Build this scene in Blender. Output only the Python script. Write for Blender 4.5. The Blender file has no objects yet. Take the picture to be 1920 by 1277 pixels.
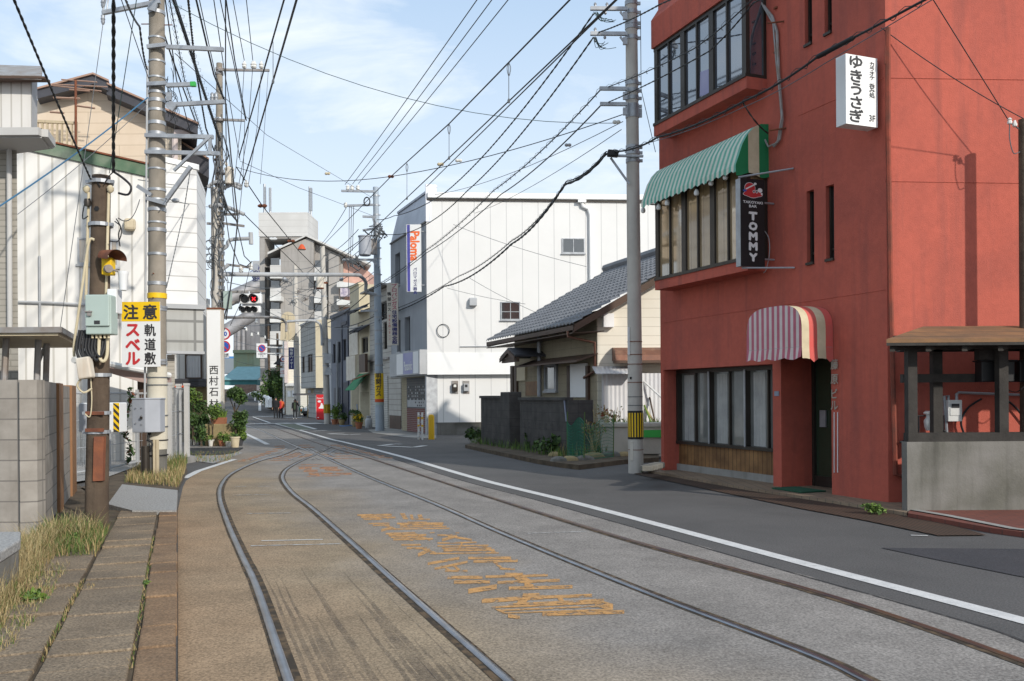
import bpy, math, random
from math import sin, cos, radians, pi, sqrt, atan2
from mathutils import Vector as V, Matrix
random.seed(7)
SC = bpy.context.scene
COL = SC.collection
# ---------------------------------------------------------------- camera
F, CX, CY, H, ROLL = 1680.0, 960.0, 741.0, 1.4, 0.007
cd = bpy.data.cameras.new('camera'); cam = bpy.data.objects.new('camera', cd); COL.objects.link(cam)
cd.sensor_width = 36; cd.lens = 36*F/1920; cd.shift_y = (CY-638.5)/1920; cd.clip_end = 3000; cd.clip_start = .05
RC, RS = cos(ROLL), sin(ROLL)
cam.matrix_world = Matrix(((RC, RS, 0, 0), (0, 0, -1, 0), (-RS, RC, 0, H), (0, 0, 0, 1)))
SC.camera = cam
# ---------------------------------------------------------------- light
EL, AZ = radians(25.5), radians(141.5)          # sun behind the camera's right shoulder
sdir = V((sin(AZ)*cos(EL), cos(AZ)*cos(EL), sin(EL)))
w = bpy.data.worlds.new('World'); SC.world = w; w.use_nodes = True
nt = w.node_tree; nt.nodes.clear()
def nn(t, **k):
    n = nt.nodes.new(t)
    for a, b in k.items(): setattr(n, a, b)
    return n
sky = nn('ShaderNodeTexSky'); sky.sky_type = 'NISHITA'; sky.sun_disc = False
sky.sun_elevation = EL; sky.sun_rotation = AZ; sky.air_density = 1.0; sky.dust_density = 1.2; sky.ozone_density = 1.5
tc = nn('ShaderNodeTexCoord'); mp = nn('ShaderNodeMapping'); mp.inputs['Scale'].default_value = (1.6, 1.6, 6.5)
mp.inputs['Location'].default_value = (.3, .1, .75)
nz = nn('ShaderNodeTexNoise'); nz.inputs['Scale'].default_value = 1.9; nz.inputs['Detail'].default_value = 7; nz.inputs['Roughness'].default_value = .58
nz.inputs['Distortion'].default_value = .5
rp = nn('ShaderNodeValToRGB'); rp.color_ramp.elements[0].position = .44; rp.color_ramp.elements[1].position = .70
rp.color_ramp.elements[0].color = (0, 0, 0, 1); rp.color_ramp.elements[1].color = (.96, .96, .96, 1)
sx = nn('ShaderNodeSeparateXYZ'); hz = nn('ShaderNodeMapRange'); hz.inputs[1].default_value = 0; hz.inputs[2].default_value = .42
hz.inputs[3].default_value = 1.0; hz.inputs[4].default_value = 0
mxf = nn('ShaderNodeMath', operation='MAXIMUM'); mx = nn('ShaderNodeMixRGB'); mx.inputs[2].default_value = (6.5, 6.95, 7.3, 1); veil = nn('ShaderNodeMixRGB'); veil.inputs[0].default_value = .72; veil.inputs[2].default_value = (4.0, 5.3, 6.9, 1)
bg = nn('ShaderNodeBackground'); bg.inputs['Strength'].default_value = .10; wo = nn('ShaderNodeOutputWorld')
for a, b in ((tc.outputs['Generated'], mp.inputs[0]), (mp.outputs[0], nz.inputs[0]), (nz.outputs['Fac'], rp.inputs[0]),
             (tc.outputs['Generated'], sx.inputs[0]), (sx.outputs[2], hz.inputs[0]), (rp.outputs[0], mxf.inputs[0]), (hz.outputs[0], mxf.inputs[1]),
             (mxf.outputs[0], mx.inputs[0]), (sky.outputs[0], veil.inputs[1]), (veil.outputs[0], mx.inputs[1]), (mx.outputs[0], bg.inputs[0]), (bg.outputs[0], wo.inputs[0])):
    nt.links.new(a, b)
sl = bpy.data.lights.new('sun', 'SUN'); sl.energy = 2.35; sl.angle = radians(1.3); sl.color = (1, .94, .85)
so = bpy.data.objects.new('sun', sl); COL.objects.link(so); so.rotation_euler = sdir.to_track_quat('Z', 'Y').to_euler(); so.location = (30, -30, 40)
SC.view_settings.view_transform = 'Standard'; SC.view_settings.look = 'None'; SC.view_settings.exposure = .62; SC.view_settings.gamma = 1
# ---------------------------------------------------------------- pixel (of the 1920 px photo) -> world helpers
def ray(px, py):
    u, v = (px-CX)/F, (CY-py)/F
    return V((u*RC+v*RS, 1, v*RC-u*RS))
def at(px, py, Y): return V((0, 0, H)) + ray(px, py)*Y
def gz(Y):
    for (a, za), (b, zb) in zip(GP, GP[1:]):
        if Y <= b: return za + (zb-za)*(max(Y, a)-a)/(b-a)
    return GP[-1][1]
GP = [(-60, 0), (20, 0), (75, -.45), (90, -.4), (125, .9), (170, 2.6), (400, 5), (1500, 6)]
def gnd(px, py, dz=0):
    r = ray(px, py); lo, hi = 1.0, 170.0
    for _ in range(50):
        m = (lo+hi)/2
        if H + r.z*m > gz(m)+dz: lo = m
        else: hi = m
    return V((r.x*lo, lo, gz(lo)+dz))
def cross(a, b): return a.x*b.y-a.y*b.x
def onp(px, py, P, d):
    r = ray(px, py); t = cross(P, d)/cross(r, d)
    return V((0, 0, H)) + r*t
U = V((-.379, .925, 0)).normalized()       # along the street, away from the camera
NW = V((-U.y, U.x, 0))                     # from the right-hand facades towards the street
X, Y_, Z = V((1, 0, 0)), V((0, 1, 0)), V((0, 0, 1))
# ---------------------------------------------------------------- materials
MATS = {}
def mat(name, c, rough=.75, c2=None, ns=1.5, lo=.35, hi=.65, bump=0, bs=30, metal=0, pat=None, streak=0, sc=(.06, .05, .04), spec=.35, emit=0, grime=0, grain=0, gs=90, ior=1.5, wear=0, ws=9, wsv=None, ww=.09, wop=1):
    m = bpy.data.materials.new(name); m.use_nodes = True; t = m.node_tree; t.nodes.clear()
    def N(ty, **k):
        n = t.nodes.new(ty)
        for a, b in k.items(): setattr(n, a, b)
        return n
    def L(a, b): t.links.new(a, b)
    def math_(op, a, b=None):
        n = N('ShaderNodeMath', operation=op)
        for i, q in enumerate((a, b)):
            if q is None: continue
            if isinstance(q, (int, float)): n.inputs[i].default_value = q
            else: L(q, n.inputs[i])
        return n.outputs[0]
    def mixc(f, a, b):
        n = N('ShaderNodeMixRGB')
        for i, q in enumerate((f, a, b)):
            if isinstance(q, (int, float)): n.inputs[i].default_value = q
            elif isinstance(q, tuple): n.inputs[i].default_value = (*q[:3], 1)
            else: L(q, n.inputs[i])
        return n.outputs[0]
    out = N('ShaderNodeOutputMaterial'); p = N('ShaderNodeBsdfPrincipled'); L(p.outputs[0], out.inputs[0])
    tc = N('ShaderNodeTexCoord'); ob = tc.outputs['Object']; uv = tc.outputs['UV']
    def noise(scale, vec=None, detail=5, rg=.6, sv=None):
        n = N('ShaderNodeTexNoise'); n.inputs['Scale'].default_value = scale; n.inputs['Detail'].default_value = detail; n.inputs['Roughness'].default_value = rg
        vv = vec or ob
        if sv:
            mpn = N('ShaderNodeMapping'); mpn.inputs['Scale'].default_value = sv; L(vv, mpn.inputs[0]); vv = mpn.outputs[0]
        L(vv, n.inputs['Vector']); return n.outputs['Fac']
    def ramp(f, a, b):
        n = N('ShaderNodeMapRange'); n.inputs[1].default_value = a; n.inputs[2].default_value = b; L(f, n.inputs[0]); return n.outputs[0]
    c2 = c2 or tuple(q*.82 for q in c)
    col = mixc(ramp(noise(ns), lo, hi), c, c2)
    height = None
    if pat:
        k = pat[0]
        if k in ('brick', 'tile'):
            b = N('ShaderNodeTexBrick'); L(uv, b.inputs['Vector']); b.inputs['Scale'].default_value = 1
            b.inputs['Brick Width'].default_value = pat[1]; b.inputs['Row Height'].default_value = pat[2]; b.inputs['Mortar Size'].default_value = pat[3]
            b.inputs['Mortar Smooth'].default_value = .1
            b.offset = .5 if k == 'brick' else 0
            b.inputs['Color1'].default_value = (1, 1, 1, 1); b.inputs['Color2'].default_value = (.72, .72, .72, 1); b.inputs['Mortar'].default_value = (.5, .5, .5, 1)
            mu = N('ShaderNodeMixRGB', blend_type='MULTIPLY'); mu.inputs[0].default_value = pat[5] if len(pat) > 5 else .5; L(col, mu.inputs[1]); L(b.outputs['Color'], mu.inputs[2])
            col = mixc(b.outputs['Fac'], mu.outputs[0], pat[4]); height = math_('SUBTRACT', 1.0, b.outputs['Fac'])
        else:
            s = N('ShaderNodeSeparateXYZ'); L(uv, s.inputs[0])
            q = s.outputs[1] if k[0] == 'h' else s.outputs[0]
            fr = math_('FRACT', math_('DIVIDE', q, pat[1]))
            if k in ('hl', 'vl'):
                f = math_('LESS_THAN', fr, pat[2]/pat[1]); col = mixc(f, col, pat[3]); height = math_('SUBTRACT', 1.0, f)
                if k == 'hl' and len(pat) > 4: height = math_('MULTIPLY', height, math_('SUBTRACT', 1.0, fr))
            elif k == 'vc' or k == 'hc':     # corrugation
                sn = math_('SINE', math_('MULTIPLY', fr, 2*pi)); height = math_('MULTIPLY_ADD', sn, .5); 
            elif k == 'vs':                   # stripes
                f = math_('LESS_THAN', fr, pat[2]/pat[1]); col = mixc(f, col, pat[3])
    if streak:
        f = math_('MULTIPLY', ramp(noise(1.0, sv=(5, 5, .35), detail=4), .5, .78), streak); col = mixc(f, col, sc)
    if grime:
        f = math_('MULTIPLY', ramp(noise(.9, detail=8, rg=.7), .48, .72), grime); col = mixc(f, col, sc)
    if grain:
        g_ = N('ShaderNodeMapRange'); g_.inputs[1].default_value = .32; g_.inputs[2].default_value = .72; g_.inputs[3].default_value = 1-grain; g_.inputs[4].default_value = 1+grain; L(noise(gs, detail=3), g_.inputs[0])
        mu = N('ShaderNodeMixRGB', blend_type='MULTIPLY'); mu.inputs[0].default_value = 1; L(col, mu.inputs[1]); L(g_.outputs[0], mu.inputs[2]); col = mu.outputs[0]
    L(col, p.inputs['Base Color']); p.inputs['IOR'].default_value = ior
    p.inputs['Roughness'].default_value = rough; p.inputs['Metallic'].default_value = metal; p.inputs['Specular IOR Level'].default_value = spec
    if emit: L(col, p.inputs['Emission Color']); p.inputs['Emission Strength'].default_value = emit
    if bump or height is not None:
        bn = N('ShaderNodeBump'); bn.inputs['Strength'].default_value = min(1, bump or .4)
        if height is not None:
            bn.inputs['Distance'].default_value = pat[-1] if isinstance(pat[-1], float) and pat[0] in ('vc', 'hc') else .008
            hgt = height if not bump else math_('MULTIPLY_ADD', noise(bs), .25)
            if bump:
                ad = N('ShaderNodeMath', operation='ADD'); L(height, ad.inputs[0]); L(math_('MULTIPLY', noise(bs), .3), ad.inputs[1]); hgt = ad.outputs[0]
            L(hgt, bn.inputs['Height'])
        else:
            bn.inputs['Distance'].default_value = .01; L(noise(bs), bn.inputs['Height'])
        L(bn.outputs[0], p.inputs['Normal'])
    if wear:      # worn away: bare patches let the surface below through
        tr = N('ShaderNodeBsdfTransparent'); ms = N('ShaderNodeMixShader')
        a_ = ramp(noise(ws, detail=7, rg=.7, sv=wsv), wear-ww, wear+ww); a_ = math_('MULTIPLY', a_, wop); L(a_, ms.inputs[0]); L(tr.outputs[0], ms.inputs[1]); L(p.outputs[0], ms.inputs[2]); L(ms.outputs[0], out.inputs[0])
    MATS[name] = m; return m
# ---------------------------------------------------------------- objects
def tag(o, label=None, cat=None, group=None, kind=None):
    if label: o['label'] = label
    if cat: o['category'] = cat
    if group: o['group'] = group
    if kind: o['kind'] = kind
    return o
def thing(name, label, cat, loc, group=None):
    o = bpy.data.objects.new(name, None); COL.objects.link(o); o.location = loc; o.empty_display_size = .2
    return tag(o, label, cat, group)
def wloc(o):
    v = V((0, 0, 0))
    while o: v += o.location; o = o.parent
    return v
def basis(d):
    d = d.normalized(); a = d.cross(Z) if abs(d.z) < .95 else d.cross(X)
    a.normalize(); return a, a.cross(d).normalized()
SPLIT = set('cross_arm downpipe curtain bracket wall_pin antenna_mast step_bolt conduit post rafter leg hanger_link antenna_rod bolt wooden_batten cable_gland name_lines corrugated_panel timber_trim bracket_arm wall_pipe clamp beam building_name pierced_block loose_wire eave_tiles dark_trim dark_door front_panels roof return_blocks hose timber_frame wall rail stiffener bargeboard rusty_strap silo frame side_wall sign_panel steel_band insulator band_trim'.split())
class MB:
    def __init__(s): s.v, s.f, s.m = [], [], []
    def face(s, pts, mi=0):
        b = len(s.v); s.v += [tuple(p) for p in pts]; s.f.append(tuple(range(b, b+len(pts)))); s.m.append(mi); return s
    def mesh(s, pts, faces, mi=0):
        b = len(s.v); s.v += [tuple(p) for p in pts]
        for q in faces: s.f.append(tuple(b+i for i in q)); s.m.append(mi)
        return s
    def box(s, c, sz, ax=None, mi=0):
        a, b, d = ax or (X, Y_, Z); c = V(c); h = [q/2 for q in sz]
        p = [c + a*(i*h[0]) + b*(j*h[1]) + d*(k*h[2]) for k in (-1, 1) for j in (-1, 1) for i in (-1, 1)]
        return s.mesh(p, ((0, 2, 3, 1), (4, 5, 7, 6), (0, 1, 5, 4), (2, 6, 7, 3), (0, 4, 6, 2), (1, 3, 7, 5)), mi)
    def wbox(s, P, d, n, s0, s1, z0, z1, d0, d1, mi=0):      # box in a wall frame: along d, up, out along n
        return s.box(V((P.x, P.y, 0)) + d*((s0+s1)/2) + n*((d0+d1)/2) + Z*((z0+z1)/2), (abs(s1-s0), abs(d1-d0), abs(z1-z0)), (d, n, Z), mi)
    def ext(s, poly, vec, mi=0, side=None):
        n = len(poly); p = [V(q) for q in poly] + [V(q)+vec for q in poly]
        s.mesh(p, [tuple(range(n)), tuple(range(2*n-1, n-1, -1))], mi)
        b = len(s.v)-2*n
        for i in range(n): s.f.append((b+i, b+n+i, b+n+(i+1) % n, b+(i+1) % n)); s.m.append(mi if side is None else side)
        return s
    def cyl(s, p0, p1, r0, r1=None, n=12, mi=0, caps=True):
        p0, p1 = V(p0), V(p1); r1 = r0 if r1 is None else r1; a, b = basis(p1-p0)
        pts = [p + (a*cos(2*pi*i/n)+b*sin(2*pi*i/n))*r for p, r in ((p0, r0), (p1, r1)) for i in range(n)]
        fs = [(i, (i+1) % n, n+(i+1) % n, n+i) for i in range(n)]
        if caps: fs += [tuple(range(n-1, -1, -1)), tuple(range(n, 2*n))]
        return s.mesh(pts, fs, mi)
    def tube(s, pts, r, n=6, mi=0):
        pts = [V(p) for p in pts]; k = len(pts); R = r if isinstance(r, (list, tuple)) else [r]*k
        vs = []; a0 = None
        for i, p in enumerate(pts):
            t = (pts[min(i+1, k-1)]-pts[max(i-1, 0)]).normalized()
            if a0 is None: a0 = basis(t)[0]
            a = (a0 - t*a0.dot(t))
            a = a.normalized() if a.length > 1e-6 else basis(t)[0]
            a0 = a; b = t.cross(a)
            vs += [p + (a*cos(2*pi*j/n)+b*sin(2*pi*j/n))*R[i] for j in range(n)]
        fs = [(i*n+j, i*n+(j+1) % n, (i+1)*n+(j+1) % n, (i+1)*n+j) for i in range(k-1) for j in range(n)]
        fs += [tuple(range(n-1, -1, -1)), tuple(range((k-1)*n, k*n))]
        return s.mesh(vs, fs, mi)
    def lathe(s, c, prof, n=16, mi=0, ax=None):
        a, b, d = ax or (X, Y_, Z); c = V(c); k = len(prof)
        vs = [c + (a*cos(2*pi*j/n)+b*sin(2*pi*j/n))*max(r, 1e-4) + d*z for r, z in prof for j in range(n)]
        fs = [(i*n+j, i*n+(j+1) % n, (i+1)*n+(j+1) % n, (i+1)*n+j) for i in range(k-1) for j in range(n)]
        fs += [tuple(range(n-1, -1, -1)), tuple(range((k-1)*n, k*n))]
        return s.mesh(vs, fs, mi)
    def wall(s, P, d, n, s0, s1, z0, z1, holes=(), depth=.15, mi=0, rmi=None, off=0):
        P = V((P.x, P.y, 0)) + n*off
        ss = sorted({s0, s1, *[h[0] for h in holes], *[h[1] for h in holes]}); zs = sorted({z0, z1, *[h[2] for h in holes], *[h[3] for h in holes]})
        q = lambda a, z, o=0: P + d*a + Z*z + n*o
        for a, b in zip(ss, ss[1:]):
            for c, e in zip(zs, zs[1:]):
                ma, mz = (a+b)/2, (c+e)/2
                if any(h[0] < ma < h[1] and h[2] < mz < h[3] for h in holes): continue
                s.face((q(a, c), q(b, c), q(b, e), q(a, e)), mi)
        for h in holes:
            k = h[4] if len(h) > 4 else depth; r = mi if rmi is None else rmi
            cs = [(h[0], h[2]), (h[1], h[2]), (h[1], h[3]), (h[0], h[3])]
            for i in range(4):
                (a, z), (b, y) = cs[i], cs[(i+1) % 4]
                s.face((q(a, z), q(b, y), q(b, y, -k), q(a, z, -k)), r)
        return s
    def leaves(s, c, rad, n, size, mi=0, hollow=.35, nm=1, up=.0):
        c = V(c); rx, ry, rz = rad if isinstance(rad, tuple) else (rad,)*3
        lumps = [(random.uniform(-.6, .6), random.uniform(-.6, .6), random.uniform(-.6, .6), random.uniform(.35, .6)) for _ in range(9)]
        for _ in range(n):
            l = random.choice(lumps); d = V((random.gauss(0, 1), random.gauss(0, 1), random.gauss(0, 1))).normalized()*l[3]*random.uniform(hollow, 1)**.5
            p = c + V(((l[0]+d.x)*rx, (l[1]+d.y)*ry, (l[2]+d.z)*rz))
            nd = (d + V((random.gauss(0, .7), random.gauss(0, .7), random.gauss(0, .7)+up))).normalized(); a, b = basis(nd)
            th = random.uniform(0, 6.28); e = a*cos(th)+b*sin(th); g = nd.cross(e); z = size*random.uniform(.6, 1.35)
            s.face((p-e*z, p+g*z*.45-e*.1*z, p+e*z, p-g*z*.45-e*.1*z), mi + random.randrange(nm))
        return s
    def pieces(s, gap=.012):
        """connected pieces, touching ones kept together"""
        par = list(range(len(s.v)))
        def find(i):
            while par[i] != i: par[i] = par[par[i]]; i = par[i]
            return i
        for f in s.f:
            r0 = find(f[0])
            for i in f[1:]: par[find(i)] = r0
        comp = {}
        for j, f in enumerate(s.f): comp.setdefault(find(f[0]), []).append(j)
        L_ = []
        for fs_ in comp.values():
            vs = [s.v[i] for j in fs_ for i in s.f[j]]; L_.append([fs_, [min(q[a] for q in vs)-gap for a in range(3)], [max(q[a] for q in vs)+gap for a in range(3)]])
        ch = True
        while ch:
            ch = False
            for i in range(len(L_)):
                for j in range(len(L_)-1, i, -1):
                    A, B = L_[i], L_[j]
                    if all(A[1][a] <= B[2][a] and B[1][a] <= A[2][a] for a in range(3)):
                        A[0] += B[0]; A[1] = [min(p, q) for p, q in zip(A[1], B[1])]; A[2] = [max(p, q) for p, q in zip(A[2], B[2])]; L_.pop(j); ch = True
        out = []
        for fs_, _, _ in L_:
            k = MB()
            for j in fs_: k.face([s.v[i] for i in s.f[j]], s.m[j])
            w_ = {}; m2 = MB()          # weld the vertices again
            for f, mi in zip(k.f, k.m):
                idx = []
                for i in f:
                    c = k.v[i]
                    if c not in w_: w_[c] = len(m2.v); m2.v.append(c)
                    idx.append(w_[c])
                m2.f.append(tuple(idx)); m2.m.append(mi)
            out.append(m2)
        return out
    def build(s, name, mats, parent=None, smooth=False, loc=None, label=None, cat=None, group=None, kind=None, bevel=0):
        if parent and name in SPLIT:
            ps = s.pieces()
            if 1 < len(ps) <= 60:
                SPLIT_ON = [p._build(name, mats, parent, smooth, loc, label, cat, group, kind, bevel) for p in ps]; return SPLIT_ON[0]
        return s._build(name, mats, parent, smooth, loc, label, cat, group, kind, bevel)
    def _build(s, name, mats, parent=None, smooth=False, loc=None, label=None, cat=None, group=None, kind=None, bevel=0):
        me = bpy.data.meshes.new(name); o0 = wloc(parent) if parent else V(loc or (0, 0, 0))
        if parent and loc is not None: o0 = V(loc)
        me.from_pydata([(a-o0.x, b-o0.y, c-o0.z) for a, b, c in s.v], [], s.f)
        mats = mats if isinstance(mats, (list, tuple)) else [mats]
        for q in mats: me.materials.append(MATS[q] if isinstance(q, str) else q)
        me.polygons.foreach_set('material_index', s.m)
        if smooth: me.polygons.foreach_set('use_smooth', [True]*len(s.f))
        me.update()
        uvl = me.uv_layers.new(name='UVMap'); buf = [0.0]*(2*len(me.loops))
        for p in me.polygons:
            n = p.normal
            if abs(n.z) > .75: e1, e2 = X, Y_
            else:
                e1 = V((-n.y, n.x, 0)).normalized(); e2 = Z if abs(n.z) < .3 else n.cross(e1)
                if e1.x < 0 or (abs(e1.x) < .3 and e1.y < 0): e1 = -e1
            for li in p.loop_indices:
                c = me.vertices[me.loops[li].vertex_index].co + o0
                buf[2*li] = c.dot(e1)+50; buf[2*li+1] = c.dot(e2)+50
        uvl.data.foreach_set('uv', buf)
        o = bpy.data.objects.new(name, me); COL.objects.link(o)
        if parent: o.parent = parent; o.location = o0 - wloc(parent)
        else: o.location = o0
        if bevel:
            b = o.modifiers.new('bevel', 'BEVEL'); b.width = bevel; b.segments = 2; b.limit_method = 'ANGLE'
        if smooth and len(s.f) > 6:
            try:
                me.set_sharp_from_angle(angle=radians(40))
            except Exception: pass
        return tag(o, label, cat, group, kind)
def text(mb, body, c, right, up, size, mi=0, bold=0, sx=1, ext=.002, proud=.003, fw=0, fh=0):
    """lay the outline of one line of writing on a surface; c = centre of the line; fw, fh: fit to this width / height"""
    cu = bpy.data.curves.new('t', 'FONT'); cu.body = body; cu.size = 1; cu.resolution_u = 2
    ob = bpy.data.objects.new('t', cu); COL.objects.link(ob); bpy.context.view_layer.update()
    me = bpy.data.meshes.new_from_object(ob.evaluated_get(bpy.context.evaluated_depsgraph_get()))
    xs = [v.co.x for v in me.vertices]; ys = [v.co.y for v in me.vertices]
    if xs:
        mx_, my_ = (min(xs)+max(xs))/2, (min(ys)+max(ys))/2; n = right.cross(up).normalized()
        ax, ay = size*sx, size
        if fw: ax = fw/(max(xs)-min(xs))
        if fh: ay = fh/(max(ys)-min(ys))
        b_ = bold*size
        for i, (dx, dy) in enumerate(((0, 0), (b_, b_*.5), (-b_, -b_*.5), (b_*.5, -b_), (-b_*.5, b_)) if bold else ((0, 0),)):
            mb.mesh([V(c) + right*((v.co.x-mx_)*ax+dx) + up*((v.co.y-my_)*ay+dy) + n*(proud+i*.0004) for v in me.vertices], [tuple(p.vertices) for p in me.polygons], mi)
    bpy.data.objects.remove(ob); bpy.data.curves.remove(cu); bpy.data.meshes.remove(me)
def vtext(mb, body, c, right, up, size, pitch, mi=0, bold=0, sx=1):
    n = len(body)
    for i, ch in enumerate(body):
        if ch != ' ':
            if ch == 'ー': text(mb, 'ー', V(c)+up*(((n-1)/2-i)*pitch), up*-1, right, size, mi, bold, 1)
            else: text(mb, ch, V(c)+up*(((n-1)/2-i)*pitch), right, up, size, mi, bold, sx)
def smooth_line(pts, k=6):
    pts = [V(p) for p in pts]; out = []
    for i in range(len(pts)-1):
        p0, p1, p2, p3 = pts[max(i-1, 0)], pts[i], pts[i+1], pts[min(i+2, len(pts)-1)]
        for j in range(k):
            t = j/k; out.append(.5*((2*p1)+(p2-p0)*t+(2*p0-5*p1+4*p2-p3)*t*t+(3*p1-p0-3*p2+p3)*t**3))
    return out + [pts[-1]]
def hang(a, b, sag, n=14):
    return [a.lerp(b, i/n) - Z*(sag*4*(i/n)*(1-i/n)) for i in range(n+1)]
# ---------------------------------------------------------------- material library
G = lambda v: (v, v, v)
mat('asphalt', (.120, .114, .110), .9, (.098, .094, .091), ns=.6, bump=.5, bs=140, grime=.35, sc=(.062, .06, .058), spec=.25, grain=.35, gs=70)
mat('asphalt_dark', (.055, .053, .058), .9, (.045, .045, .05), bump=.5, bs=140, grain=.3, gs=70)
mat('road_paint', (.62, .61, .59), .7, (.48, .48, .47), ns=9, lo=.45, hi=.75, wear=.30, ws=11, grain=.12)
mat('worn_paint', (.42, .41, .39), .8, wear=.46, ws=14)
mat('cable_shadow_paint', (.105, .088, .075), .7, (.075, .062, .055), wear=.50, ws=3, wsv=(1, 1, 1), grain=.3, ww=.22, wop=.4)  # dark tint for the cable shadows painted on the tram bed
mat('soot', (.10, .035, .028), .9, (.06, .025, .02), wear=.52, ws=3, wsv=(1.6, 1.6, .35), ww=.2, wop=.5)
mat('crack', (.035, .034, .034), .95, wear=.42, ws=4)
mat('green_paint', (.16, .18, .12), .85, (.12, .125, .1), ns=4)
mat('orange_paint', (.56, .29, .095), .85, (.40, .235, .105), ns=6, bump=.3, bs=120, wear=.43, ws=13, ww=.06, grain=.25)
mat('orange_worn', (.46, .20, .075), .8, (.36, .17, .075), ns=6, wear=.47, ws=7)
mat('rail_steel', (.30, .31, .34), .28, (.19, .185, .19), ns=3, metal=.85, spec=.5)
mat('rail_rust', (.085, .055, .055), .45, (.16, .09, .05), ns=3, metal=.4)
mat('groove', (.04, .03, .02), .95, (.12, .08, .045), ns=9, lo=.45, hi=.6)
mat('slab_stone', (.25, .19, .128), .9, (.17, .13, .09), ns=2.2, bump=.9, bs=60, grime=.45, sc=(.22, .15, .085), grain=.5, gs=75)
mat('kerb_stone', (.27, .17, .095), .9, (.17, .105, .06), ns=2.5, bump=.9, bs=55, grime=.45, sc=(.15, .115, .08), grain=.4, gs=70)
mat('soil', (.12, .09, .06), .95, (.06, .045, .03), ns=4, bump=.8, bs=30)
mat('concrete', (.33, .32, .30), .9, (.25, .24, .22), ns=2, bump=.3, bs=60, streak=.3, grime=.3)
mat('gravel', (.40, .39, .37), .95, (.26, .255, .25), ns=40, bump=1, bs=45, grain=.3, gs=60, grime=.3, sc=(.22, .2, .17))
mat('old_concrete', (.20, .19, .175), .9, (.13, .125, .105), ns=1.6, bump=.4, bs=40, streak=.6, sc=(.05, .048, .04), grime=.55)
mat('block_pale', (.34, .31, .275), .95, (.25, .225, .195), ns=3.5, bump=.4, bs=70, pat=('tile', .40, .20, .007, (.17, .155, .14), .25), streak=.45, sc=(.10, .09, .08))
mat('block_dark', (.088, .083, .078), .95, (.05, .048, .046), ns=2.5, bump=.4, bs=60, pat=('tile', .40, .20, .006, (.045, .043, .042), .2), streak=.5, sc=(.10, .095, .09))
mat('red_stucco', (.47, .108, .072), .85, (.41, .094, .064), ns=.9, bump=.5, bs=65, streak=.75, sc=(.24, .072, .058), grime=.3, grain=.06, gs=12)
mat('red_plinth', (.30, .066, .04), .9, (.13, .05, .035), ns=2.5, bump=.5, bs=65, streak=.5, sc=(.06, .03, .025))
mat('bronze', (.06, .052, .044), .4, (.045, .038, .032), metal=.5)
mat('black', (.015, .015, .016), .5)
mat('rubber', (.02, .02, .022), .55, spec=.3)
mat('glass_sky', (.05, .062, .085), .035, (.06, .07, .09), spec=.8, ior=2.5)
mat('glass_dark', (.03, .032, .034), .05, (.05, .05, .05), spec=.8, ior=1.9)
mat('glass_warm', (.36, .26, .145), .035, (.24, .17, .095), ns=.9, spec=.7, ior=2.2, pat=('vl', .18, .01, (.16, .11, .06)))
mat('glass_curtain', (.20, .205, .195), .06, (.13, .135, .125), ns=1.5, spec=.7, ior=1.8)
mat('curtain', (.42, .42, .40), .9, (.32, .32, .31), ns=3, pat=('vc', .08, .02))
mat('board_wood', (.31, .165, .065), .6, (.15, .075, .03), ns=2.5, pat=('vl', .11, .012, (.05, .025, .012)), streak=.4, sc=(.08, .045, .02))
mat('white_panel', (.72, .715, .70), .6, (.69, .685, .67), ns=.8, pat=('vl', .62, .022, (.46, .46, .46)))
mat('white_plain', (.82, .82, .81), .55, (.79, .79, .78))
mat('white_corr', (.70, .685, .65), .6, (.65, .635, .60), ns=.7, pat=('vl', .26, .04, (.47, .45, .41)), streak=.22, sc=(.45, .42, .37))
mat('white_lap', (.70, .695, .68), .6, (.66, .65, .63), pat=('hl', .33, .02, (.38, .37, .35)))
mat('white_ribs', (.62, .62, .62), .5, (.55, .55, .56), pat=('vc', .10, .03), metal=.1)
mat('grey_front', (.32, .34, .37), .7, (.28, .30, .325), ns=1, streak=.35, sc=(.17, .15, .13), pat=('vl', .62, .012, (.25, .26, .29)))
mat('zinc', (.45, .47, .52), .5, (.36, .38, .43), metal=.4, pat=('vl', .16, .02, (.36, .38, .43)))
mat('galv', (.40, .42, .44), .5, (.30, .31, .33), ns=6, metal=.5)
mat('galv_old', (.33, .33, .33), .6, (.24, .20, .17), ns=4, metal=.3)
mat('pale_grey', (.42, .43, .44), .6, (.36, .37, .38), grime=.3, sc=(.25, .24, .22))
mat('pole_concrete', (.30, .265, .22), .9, (.21, .185, .15), ns=2, bump=.3, bs=50, streak=.5, sc=(.13, .11, .09))
mat('pole_grey', (.52, .49, .44), .9, (.44, .41, .37), ns=2, bump=.3, bs=50, streak=.4, sc=(.19, .18, .17))
mat('pole_white', (.62, .58, .48), .8, (.52, .48, .39), streak=.3, sc=(.3, .26, .2))
mat('pole_paint', (.36, .42, .48), .6, (.30, .35, .40), streak=.3, sc=(.25, .22, .2))
mat('pole_wood', (.125, .09, .062), .9, (.06, .042, .03), ns=3, bump=.9, bs=25, streak=.7, sc=(.035, .024, .017))
mat('old_beam', (.05, .045, .04), .9, (.03, .027, .024), ns=4, bump=.6, bs=30, streak=.4, sc=(.02, .02, .018))
mat('shelter_roof', (.25, .13, .06), .85, (.15, .09, .05), ns=3, bump=.6, bs=25, pat=('hl', .3, .02, (.06, .04, .03)), grime=.4)
mat('roof_tile', (.20, .205, .218), .55, (.15, .155, .165), ns=2.5, grain=.15, gs=20)
mat('roof_dark', (.06, .06, .07), .6, (.045, .045, .05), pat=('hl', .3, .02, (.03, .03, .03)))
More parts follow.
